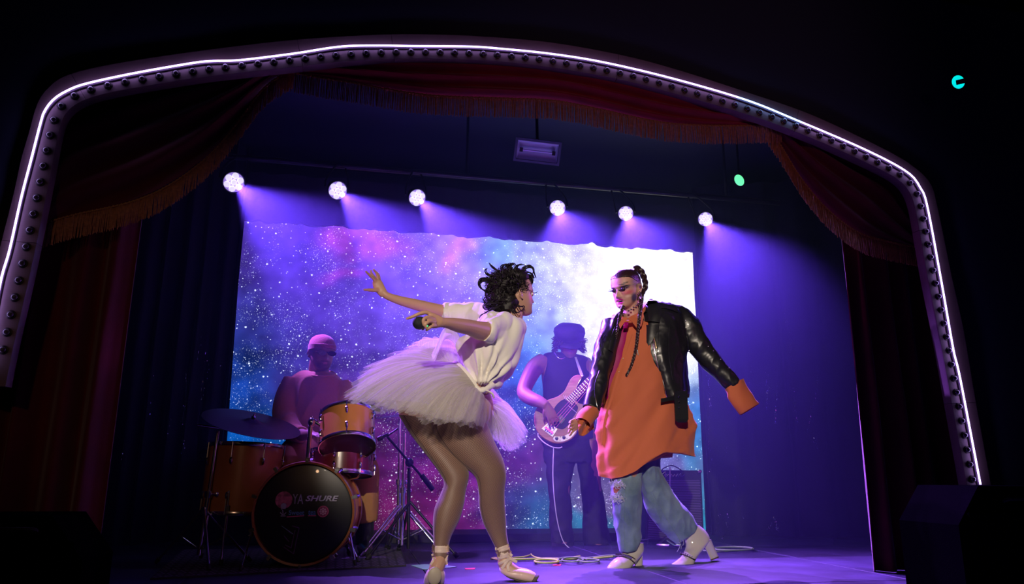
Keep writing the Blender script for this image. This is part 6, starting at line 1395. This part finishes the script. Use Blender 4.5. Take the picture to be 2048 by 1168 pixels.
def put_text(parent, s, x0, y0, hpx, wpx, m, fn, R_, U_, shear=0., bold=.0, name='lettering'):
    me = text(parent, s, 0, 0, 0, m, shear=shear, bold=bold); xs_ = [v.co.x for v in me.vertices]; ys_ = [v.co.y for v in me.vertices]
    w0, h0 = max(xs_) - min(xs_), max(ys_) - min(ys_); mx_, my_ = min(xs_), min(ys_)
    for v in me.vertices: v.co.x = (v.co.x - mx_) / w0; v.co.y = (v.co.y - my_) / h0
    o0 = fn(x0, y0); wv = (fn(x0 + wpx, y0) - o0).dot(R_); hv = (fn(x0, y0 - hpx) - o0).dot(U_); off = base_of(parent); F_ = R_.cross(U_)
    for v in me.vertices: v.co = o0 + R_ * v.co.x * wv + U_ * v.co.y * hv + F_ * v.co.z * .03 - off
    return obj(name, me, m, parent, off=off, smooth=False)
m_wh = mat('white_sticker', (.62, .62, .68), .5); m_gr = mat('grey_sticker', (.36, .36, .42), .5); m_bl = mat('blue_sticker', (.10, .30, .50), .5); m_pk = mat('pink_sticker', (.62, .10, .20), .5)
put_text(hd, 'SHURE', 610.5, 1002.5, 11.5, 66, m_wh, bp_, rgt, upv, shear=.25, bold=.03)
put_text(hd, 'YA', 584, 1008, 20, 22, m_gr, bp_, rgt, upv, bold=.01)
put_text(hd, 'Sweet', 577, 1030, 9.5, 31, m_bl, bp_, rgt, upv, bold=.012); put_text(hd, 'tea', 616, 1030, 9.5, 15, m_bl, bp_, rgt, upv, bold=.012)
def bar_(x0, y0, x1, y1, w0, m, nm='stripe', par=None): 
    q = MB(); a, b_ = bp_(x0, y0), bp_(x1, y1); cc = (a + b_) / 2; d = (b_ - a); L_ = d.length; d.normalize(); q.box(cc, (L_, .0012, w0 * S(4.5)), Matrix((d, ax, d.cross(ax))).transposed()); return obj(nm, q, m, par or hd, smooth=False)
bar_(573, 1034, 608, 1031.5, 1.6, m_pk); bar_(616, 1031.5, 632, 1031.5, 1.6, m_pk)
def disc_(x, y, rpx, m, nm='sticker', lift=.0065, n=30, par=None):
    q = MB(); q.lathe(bp_(x, y, lift), -ax, [(-.001, rpx * S(4.5)), (.0008, rpx * S(4.5)), (.0009, .001)], n); return obj(nm, q, m, par or hd)
disc_(567.5, 1000, 15, mat('red_white_sticker', (.42, .10, .14), .5, var=.6, vscale=45)); disc_(567, 1012, 5, m_gr, lift=.0075)
bar_(556, 999, 562, 1001, 2.2, m_wh); bar_(565, 997, 570, 1000, 2.2, m_wh); bar_(572, 998, 580, 996, 2.2, m_wh)
sd = disc_(646, 1023, 10, m_pk); disc_(646, 1023, 8.4, mat('dark_pink', (.30, .03, .10), .5), lift=.0075)
for k_ in range(8): t = k_ * PI / 4; disc_(646 + 5.6 * math.cos(t), 1023 + 5.6 * math.sin(t), 1.7, mat('pale_pink', (.7, .4, .45), .5), nm='petal', lift=.0085, n=10)
disc_(646, 1023, 2.6, mat('pale_pink', (), .5), nm='petal', lift=.0085, n=12)
for a, b_, c_, d_ in ((560, 1025, 565, 1030), (565, 1020, 566, 1029), (572, 1025, 567, 1030), (562, 1017, 564, 1019), (569, 1018, 571, 1016), (561, 1032, 571, 1032)): bar_(a, b_, c_, d_, 1.4, m_gr)
m_pu = mat('dark_purple_print', (.09, .02, .11), .5)
for p4 in ((584, 1052, 598, 1056), (598, 1056, 587, 1108), (587, 1108, 567, 1094), (590, 1060, 582, 1096), (582, 1096, 570, 1090), (574, 1060, 583, 1068), (568, 1072, 578, 1084)): bar_(*p4, 1.6, m_pu)
bar_(563, 1052, 586, 1068, 1.0, mat('thin_teal_reflection_strip', (.15, .3, .35), .3), nm='painted_reflection')  # thin teal reflection painted on the drum head as a strip
# spurs, tom post
p1 = c + rgt * rB * .97 + ax * .12 + upv * -.02; leg(bd, P(699, 1062, 4.55), PZ(711, 1130, .01), .0065, 'spur'); p0 = P(501, 1073, 4.6); leg(bd, p0, PZ(481, 1141, .01), .0065, 'spur')
q = MB(); q.cyl(P(696, 1040, 4.6), P(699, 1068, 4.55), .012, n=10); q.cyl(P(508, 1055, 4.62), p0, .012, n=10); obj('spur_holder', q, m_chr, bd)
pt = P(612, 952, 4.70); q = MB(); q.cyl(pt - Vector((0, 0, .05)), P(622, 842, 4.70), .0135, n=16); obj('tom_post', q, m_chr, bd)
q = MB(); q.box(P(610, 952, 4.68), (.055, .05, .05), bev=.008); obj('post_bracket', q, m_chr, bd, ang=30)
q = MB(); q.tube([P(628, 842, 4.70), P(640, 850, 4.70), P(655, 857, 4.70)], .014, 12, 2); q.ell(P(623, 845, 4.69), (.022, .02, .03), n=12, m=8); q.cyl(P(624, 832, 4.69), P(623, 840, 4.69), .006, n=8); obj('tom_arm', q, m_chr, bd)
# rack tom, tilted so that its lower head shows
axT = Vector((.06, -.50, -1)).normalized(); cT = P(695, 833, 4.74); rT = 50 * S(4.74)
rt = drum('rack_tom', 'amber rack tom on the bass drum post, tilted back with lower head showing', cT, axT, rT, .205, 6, m_amb, mat('coated_head', (.4, .38, .4), .5), mat('dark_lower_head', (.05, .012, .04), .35, coat=.3), ph=.35)
q = MB(); p = P(689, 849, 4.60); q.box(P(691, 842, 4.592), (.042, .003, .024), Matrix.Rotation(-.45, 3, 'X'), bev=.001); obj('badge', q, mat('drum_badge', (.05, .05, .08), .3, metal=.6), rt)
# floor tom
cF = P(493, 893, 4.95); rF = 64.5 * S(4.95); zf_ = cF.z; 
ft = drum('floor_tom', 'large amber floor tom standing on three chrome legs at the left of the drums', cF, (-.02, -.05, -1), rF, .40, 8, m_amb, mat('coated_head', (), .5), m_head, loc=(cF.x, cF.y, 0), ph=.2)
for k_, (a) in enumerate((-1.75, .6, 2.6)):
    d = Vector((math.cos(a), math.sin(a), 0)); p = Vector((cF.x, cF.y, 0)) + d * (rF + .012); leg(ft, Vector((p.x, p.y, zf_ - .26)), Vector((p.x + d.x * .03, p.y + d.y * .03, .008)), .007)
    q = MB(); q.box(Vector((p.x, p.y, zf_ - .36)) - d * .0, (.03, .03, .045), bev=.006); obj('leg_bracket', q, m_chr, ft, ang=30)
# snare, dark red, under the rack tom
cS = P(684, 905, 4.9); rS = 57 * S(4.9)
sn = drum('snare_drum', 'dark red snare drum half hidden below the rack tom', cS, (0, -.12, -1), rS, .135, 8, mat('dark_red_lacquer', (.12, .01, .02), .25, coat=.6), mat('coated_head', (), .5), mat('dark_lower_head', (), .35), ph=.2)
ss = thing('snare_stand', 'chrome tripod stand under the snare drum', 'stand', (cS.x, cS.y, 0)); q = MB(); q.cyl((cS.x, cS.y, .18), (cS.x, cS.y, cS.z - .16), .011, n=12); obj('post', q, m_chr, ss)
for k_ in range(3): a = -.9 + k_ * 2.1; leg(ss, (cS.x, cS.y, .26), (cS.x + .22 * math.cos(a), cS.y + .22 * math.sin(a), .01), .007); q = MB(); q.tube([(cS.x, cS.y, cS.z - .17), (cS.x + .17 * math.cos(a), cS.y + .17 * math.sin(a), cS.z - .15), (cS.x + .185 * math.cos(a), cS.y + .185 * math.sin(a), cS.z - .11)], .007, 8, 2); obj('basket_arm', q, m_chr, ss)
# cymbals
m_cym = mat('dark_bronze_cymbal', (.035, .028, .03), .4, metal=.9)
def cymbal(label, c0, nrm, r, stand_fn, m=m_cym):
    th = thing('cymbal', label, 'cymbal', tuple(c0)); q = MB(); q.lathe(c0, nrm, [(-.012, r), (-.006, r * .7), (0, r * .25), (.004, r * .17), (.018, r * .09), (.020, .006), (.018, .004), (.0155, r * .09), (.001, r * .17), (-.003, r * .25), (-.009, r * .7), (-.0135, r)], 64, closed=True); obj('bronze_plate', q, m, th)
    q = MB(); q.lathe(c0, nrm, [(.02, .012), (.03, .014), (.036, .006), (.05, .004), (.052, .001)], 14); obj('wing_nut', q, m_chr, th); return th
cymbal('large dark cymbal over the floor tom at the left', P(505, 843, 4.8), Vector((.22, -.30, 1)).normalized(), 88 * S(4.8), None)
cymbal('dark cymbal seen edge-on behind the white tutu', P(800, 829, 5.3), Vector((-.1, -.08, 1)).normalized(), 48 * S(5.3), None)
def stand(name, label, base, top, legs, boom=None, r=.011, cat='stand', legl=.30, zl=.32):
    th = thing(name, label, cat, tuple(base)); b_ = Vector(base); t = Vector(top)
    q = MB(); q.cyl(b_ + Vector((0, 0, .06)), b_.lerp(t, .52), r * 1.25, n=14); obj('lower_tube', q, m_chr, th)
    q = MB(); q.cyl(b_.lerp(t, .5), t, r * .85, n=12); obj('upper_tube', q, m_chr, th)
    q = MB(); p = b_.lerp(t, .52); q.lathe(p, (0, 0, 1), [(-.02, r * 1.3), (-.018, r * 1.9), (.018, r * 1.9), (.02, r)], 14); q.cyl(p, p + Vector((.04, -.01, .0)), .005, n=8); q.ell(p + Vector((.045, -.01, 0)), (.012, .004, .014), n=8, m=6); obj('clamp', q, m_chr, th)
    for a in legs:
        d = Vector((math.cos(a), math.sin(a), 0)); leg(th, b_ + Vector((0, 0, zl)), b_ + d * legl + Vector((0, 0, .012)), .0075); q = MB(); q.cyl(b_ + Vector((0, 0, .09)), b_ + d * legl * .5 + Vector((0, 0, zl * .5)), .005, n=8); obj('brace', q, m_chr, th)
    if boom:
        q = MB(); q.tube([Vector(x) for x in boom], r * .8, 10, 1); obj('boom_arm', q, m_chr, th)
    return th
bs = PZ(396, 1133); bs.y = 4.72; bs = Vector((P(396, 1130, 4.72).x, 4.72, 0)); 
stand('cymbal_stand', 'chrome boom stand at the far left carrying the dark cymbal', bs, P(436, 862, 4.75), (2.6, -1.2, .5), [P(394, 850, 4.7), P(436, 856, 4.75), P(488, 861, 4.82), P(502, 850, 4.8)])
for k_, (x, xb, Y, lab) in enumerate(((800, 797, 5.28, 'chrome cymbal stand behind the microphone boom, left of two posts'), (810, 803, 5.18, 'chrome cymbal stand behind the microphone boom, right of two posts'))):
    b0 = Vector((P(xb, 1080, Y).x, Y, 0)); stand('cymbal_stand', lab, b0, P(x, 838 if k_ == 0 else 866, Y), (-.35 + k_ * .3, 1.8, 3.7), None)
# mic stands
def mic(label, tip, tail, r=.012):
    tip, tail = Vector(tip), Vector(tail); d = (tail - tip).normalized(); th = thing('drum_microphone', label, 'microphone', tuple(tip)); L_ = (tail - tip).length
    q = MB(); q.lathe(tip, d, [(0, .001), (.002, r * 1.3), (.03, r * 1.5), (.034, r * 1.1)], 16); obj('grille', q, m_socket, th); q = MB(); q.lathe(tip, d, [(.034, r * 1.1), (L_ * .8, r * .95), (L_, r * .8), (L_ + .001, .001)], 16); obj('handle', q, mat('mic_black', (), .4), th); return th
mic('microphone on a boom pointing at the rack tom lower rim', P(755, 879, 5.0), P(776, 868, 5.02))
mic('microphone clipped on the rim of the rack tom, half hidden by the tutu', P(738, 812, 4.68), P(760, 821, 4.70))
ms = thing('microphone_stand', 'black boom microphone stand between the drums and the dancer', 'stand', (P(816, 1060, 5.05).x, 5.05, 0)); m_ms = mat('black_stand_metal', (.02, .02, .03), .35, metal=.6)
for nm, a, b_, r in (('post', P(818, 935, 5.05), Vector((P(818, 1060, 5.05).x, 5.05, .05)), .011), ('boom_arm', P(770, 868, 5.02), P(846, 956, 5.05), .008), ('counterweight', P(843, 950, 5.05), P(866, 980, 5.05), .017), ('boom_extension', P(773, 873, 5.02), P(796, 857, 5.02), .006)):
    q = MB(); q.cyl(a, b_, r, n=12); obj(nm, q, m_ms, ms)
q = MB(); q.ell(P(819, 925, 5.05), (.028, .02, .03), n=12, m=8); obj('boom_clamp', q, m_ms, ms)
b0 = Vector((P(818, 1060, 5.05).x, 5.05, 0))
for a in (-.45, 1.7, 3.8): leg(ms, b0 + Vector((0, 0, .34)), b0 + Vector((math.cos(a) * .33, math.sin(a) * .33, .012)), .009, m=m_ms)
# hi-hat at the drummer's right side, mostly hidden
# ---------------------------------------------------------------- amplifier
am = thing('guitar_amplifier', 'black amplifier with silver grille cloth on a tilted stand behind the person in jeans', 'amplifier', tuple(P(1350, 1100, 5.95)))
A3 = [P(1296, 940, 6.0), P(1402, 941, 6.0), P(1408, 1076, 5.9), P(1290, 1084, 5.9)]; dp = Vector((0, .28, 0))
q = MB(); q.rings([[p + Vector((0, .02, 0)) for p in A3], [p for p in A3], [p + dp for p in A3]]); q.rings([[p for p in A3], [p + dp for p in A3]]); obj('cabinet', q, mat('black_tolex', (.012, .012, .018), .6, bump=.5, bscale=200), am, smooth=False)
def ap(u, v, d=0.): return (A3[3] * (1 - u) + A3[2] * u) * (1 - v) + (A3[0] * (1 - u) + A3[1] * u) * v + Vector((0, -d, 0))
q = MB(); q.rings([[ap(.03, .03, .001), ap(.97, .03, .001), ap(.97, .86, .001), ap(.03, .86, .001)], [ap(.03, .03, .006), ap(.97, .03, .006), ap(.97, .86, .006), ap(.03, .86, .006)]]); gc = obj('grille_cloth', q, mat('dark_grille_cloth', (.02, .018, .035), .7), am, smooth=False)
q = MB()
for i in range(34):
    v = .045 + i * .0242
    for j in range(46):
        u = .045 + j * .0203 + (.01 if i % 2 else 0)
        if u < .96: q.box(ap(u, v, .007), (.0055, .0018, .0035))
obj('silver_weave', q, mat('silver_thread', (.42, .38, .5), .4, metal=.4), gc, smooth=False)['kind'] = 'stuff'
q = MB(); sc_ = [(1322, 950), (1326, 947), (1332, 943), (1329, 952), (1334, 948), (1331, 955), (1337, 949), (1341, 953), (1343, 948), (1346, 953), (1349, 949), (1352, 953), (1355, 948), (1357, 953), (1361, 947), (1363, 953), (1369, 949)]
q.tube([P(x, y, 5.975) for x, y in sc_], .0016, 6, 3); obj('script_logo', q, m_chr, am)
for px, py in ((1300, 942), (1399, 943), (1405, 1073), (1293, 1081)): q = MB(); q.box(P(px, py, 5.965), (.035, .03, .03), bev=.008); obj('corner_protector', q, m_chr, am, ang=30)
q = MB(); q.tube([P(1322, 941, 6.1), P(1330, 935, 6.1), P(1343, 931, 6.1), P(1356, 936, 6.1), P(1363, 941, 6.1)], .009, 8, 4, flat=.5); obj('handle', q, m_rub, am)
q = MB(); q.cyl(P(1340, 934, 5.95), P(1340, 985, 5.93), .005, n=8); obj('hanging_cable', q, mat('pale_cable', (), .5), am)
ast = thing('amplifier_stand', 'folding metal stand holding up the amplifier', 'stand', tuple(PZ(1340, 1110)))
q = MB()
for k_, pts in enumerate(([(1336, 1082, 5.6), (1350, 1104, 5.45), (1358, 1112, 5.4), (1390, 1110, 5.5)], [(1330, 1075, 5.75), (1320, 1098, 5.6), (1316, 1112, 5.5), (1340, 1113, 5.42)])):
    q = MB(); pp = [P(*p) for p in pts]; 
    for p in pp: p.z = max(p.z, .012)
    q.tube(pp, .011, 8, 2); obj('frame_tube', q, m_chr, ast)
q = MB(); q.tube([P(1283, 1080, 5.8), P(1296, 1079, 5.8), P(1294, 1090, 5.8), P(1302, 1092, 5.8), P(1301, 1086, 5.8)], .006, 6, 1); obj('bracket', q, m_chr, ast)
# ---------------------------------------------------------------- things on the floor
def floor_cable(nm, label, pts, r, m, group=None):
    q = MB(); q.tube([PZ(x, y, r + z) for x, y, z in pts], r, 7, 6); return single(nm, q, m, label, 'cable', tuple(PZ(pts[0][0], pts[0][1])), group)
m_yc = mat('yellow_green_cable', (.42, .60, .08), .5); m_gc = mat('grey_green_cable', (.16, .26, .12), .5)
def loops(cx, cy, rx, ry, n, z0=0., drift=0.): return [(cx + drift * t / 6.28 + rx * math.cos(t) * (1 + .03 * math.sin(3 * t)), cy + ry * math.sin(t), z0 + .006 * t / 6.28) for t in np.linspace(0, 2 * PI * n, int(14 * n))]
floor_cable('coiled_cable', 'yellow-green cable coil on the floor right of the front ballet shoe', loops(1093, 1122, 24, 3.6, 3), .0055, m_yc)
floor_cable('coiled_cable', 'grey cable coil on the floor in front of the bass player', loops(1135, 1119, 23, 4.5, 2, .006, 8), .0048, m_gc)
floor_cable('coiled_cable', 'flat grey cable loop on the floor, left of the white boots', loops(1177, 1121, 22, 3.0, 2, .004), .0048, m_gc)
floor_cable('floor_cable', 'long yellow-green cable running flat across the floor behind the ballet shoes', [(982, 1118, 0), (988, 1116, 0), (1010, 1118, 0), (1045, 1118, 0), (1090, 1117, 0), (1130, 1117.5, 0), (1180, 1117, 0), (1225, 1113, 0)], .0055, m_yc)
floor_cable('floor_cable', 'curved yellow-green cable rising behind the ballet shoe', [(1062, 1108, 0), (1066, 1112, 0), (1078, 1116, 0), (1100, 1118, 0), (1128, 1117, 0), (1160, 1112, 0)], .0045, m_yc)
floor_cable('floor_cable', 'pale cable lying behind the ballet shoe and its ribbon', [(984, 1117, 0), (1000, 1119, 0), (1030, 1115, 0), (1050, 1113, 0), (1060, 1110, 0)], .0045, m_yc)
floor_cable('floor_cable', 'grey cable bundle on the floor just left of the white boots', [(1160, 1119, 0), (1190, 1115, 0), (1215, 1112, 0), (1240, 1111, 0)], .008, m_gc)
floor_cable('coiled_cable', 'grey cable coil on the floor right of the raised white boot', loops(1466, 1097, 40, 3.2, 3), .006, m_gc)
floor_cable('floor_cable', 'grey cable on the floor running from behind the raised boot', [(1400, 1100, 0), (1430, 1103, 0), (1460, 1102, 0), (1490, 1100, 0)], .005, m_gc)
q = MB(); pp = [(822, 1131), (850, 1129), (880, 1130), (914, 1134), (880, 1138), (846, 1139)]; q.prism([PZ(x, y, .001) for x, y in pp], (0, 0, .002)); single('flyer', q, mat('green_paper', (.20, .55, .25), .6), 'green paper lying on the floor behind the left ballet shoe', 'paper', tuple(PZ(865, 1133)), smooth=False)
for x, y, w0, lab in ((940, 1137, 22, 'small red paper scrap on the floor between the ballet shoes'), (1114, 1129.5, 18, 'small red paper scrap on the floor in front of the cable coils')):
    q = MB(); q.prism([PZ(x - w0 / 2, y, .001), PZ(x + w0 / 2, y - 1, .001), PZ(x + w0 / 2 - 2, y + 2, .001), PZ(x - w0 / 2 + 2, y + 2, .001)], (0, 0, .0015)); single('paper_scrap', q, mat('red_paper', (.5, .03, .06), .6), lab, 'paper', tuple(PZ(x, y)), smooth=False)
# rug under the drums
m_rug, nt, b = new_mat('patterned_rug')
def rug_nodes(nt, b):
    N = nt.nodes; L = nt.links; uv = N.new('ShaderNodeUVMap'); mp = N.new('ShaderNodeMapping'); mp.inputs['Scale'].default_value = (26, 14, 1); L.new(uv.outputs[0], mp.inputs[0]); sp = N.new('ShaderNodeSeparateXYZ'); L.new(mp.outputs[0], sp.inputs[0])
    def M(op, x, y=None):
        n = N.new('ShaderNodeMath'); n.operation = op
        for i, v in enumerate((x, y)):
            if v is None: continue
            if isinstance(v, (int, float)): n.inputs[i].default_value = v
            else: L.new(v, n.inputs[i])
        return n.outputs[0]
    a = M('ABSOLUTE', M('SUBTRACT', M('FRACT', sp.outputs[0]), .5)); c_ = M('ABSOLUTE', M('SUBTRACT', M('FRACT', sp.outputs[1]), .5)); s_ = M('ADD', a, c_)
    ring = M('LESS_THAN', M('ABSOLUTE', M('SUBTRACT', s_, .38)), .07); mx = N.new('ShaderNodeMix'); mx.data_type = 'RGBA'; mx.inputs[6].default_value = (.004, .004, .007, 1); mx.inputs[7].default_value = (.14, .12, .17, 1); L.new(ring, mx.inputs[0]); L.new(mx.outputs[2], b.inputs['Base Color']); b.inputs['Roughness'].default_value = .95
rug_nodes(nt, b)
r0, r1 = PZ(300, 1160), PZ(812, 1133); r2 = PZ(800, 1096); r3 = Vector((r0.x - .15, r2.y, 0))
q = MB(); q.sheet(lambda u, v: (r0 * (1 - u) + r1 * u) * (1 - v) + (r3 * (1 - u) + r2 * u) * v + Vector((0, 0, .005)), 20, 10, .008); single('rug', q, m_rug, 'dark patterned rug under the drum kit', 'rug', tuple((r0 + r2) / 2), smooth=False)
# loudspeakers at the foot of the arch
m_spk = mat('black_speaker_paint', (.002, .002, .0025), 1., spec=0., bump=.5, bscale=150)
def speaker(label, x0, x1, y0, y1, zt, cut, side):
    th = thing('floor_speaker', label, 'speaker', ((x0 + x1) / 2, y0, -.06)); q = MB(); zb = .0
    pr = [(x0, zb), (x1, zb), (x1, zt if side < 0 else zt), (x0 + cut, zt), (x0, zt - cut * 1.3)] if side > 0 else [(x0, zb), (x1, zb), (x1, zt - cut * 1.3), (x1 - cut, zt), (x0, zt)]
    q.prism([Vector((x, y0, z)) for x, z in pr], (0, y1 - y0, 0)); obj('cabinet', q, m_spk, th, smooth=False)
    q = MB(); w0 = (x1 - x0) * .42; q.box(((x0 + x1) / 2, y0 - .008, zt * .42), (w0 * 2, .012, zt * .68), bev=.004); obj('grille', q, mat('black_mesh_grille', (.002, .002, .003), .9, spec=0., metal=0., bump=.9, bscale=400), th, ang=30)
    q = MB(); q.tube([((x0 + x1) / 2 - .06, y0 - .015, zt * .86), ((x0 + x1) / 2 - .05, y0 - .035, zt * .88), ((x0 + x1) / 2 + .05, y0 - .035, zt * .88), ((x0 + x1) / 2 + .06, y0 - .015, zt * .86)], .008, 6, 2); obj('handle', q, m_rub, th)
a, b_ = P(1890, 1040, 3.1), P(2080, 975, 3.1)
speaker('black floor loudspeaker at the right foot of the arch', P(1885, 1060, 3.1).x, P(1885, 1060, 3.1).x + .6, 3.0, 3.38, P(1960, 972, 3.0).z, .13, 1)
speaker('black floor loudspeaker at the left foot of the arch', P(150, 1060, 3.2).x - .35, P(195, 1100, 3.2).x, 3.05, 3.4, P(100, 1032, 3.05).z, .12, -1)

# black case added behind the floor tom to block the bright screen
cs = thing('added_black_case', 'black case added behind the floor tom to cover the bright screen', 'case', (P(465, 1000, 6.2).x, 6.1, 0)); x0, x1 = P(395, 1000, 6.1).x, P(548, 1000, 6.1).x; zt_ = P(470, 905, 6.0).z
q = MB(); q.box(((x0 + x1) / 2, 6.12, zt_ / 2 - .03), (x1 - x0, .30, zt_ - .07), bev=.01); obj('case_body', q, m_spk, cs, ang=30)
q = MB(); q.box(((x0 + x1) / 2, 6.12, zt_ - .02), (x1 - x0, .30, .07), bev=.01); obj('lid', q, m_spk, cs, ang=30)
for x in (x0 + .09, x1 - .09): q = MB(); q.box((x, 5.962, zt_ - .05), (.04, .012, .05), bev=.003); obj('latch', q, m_socket, cs, ang=30)
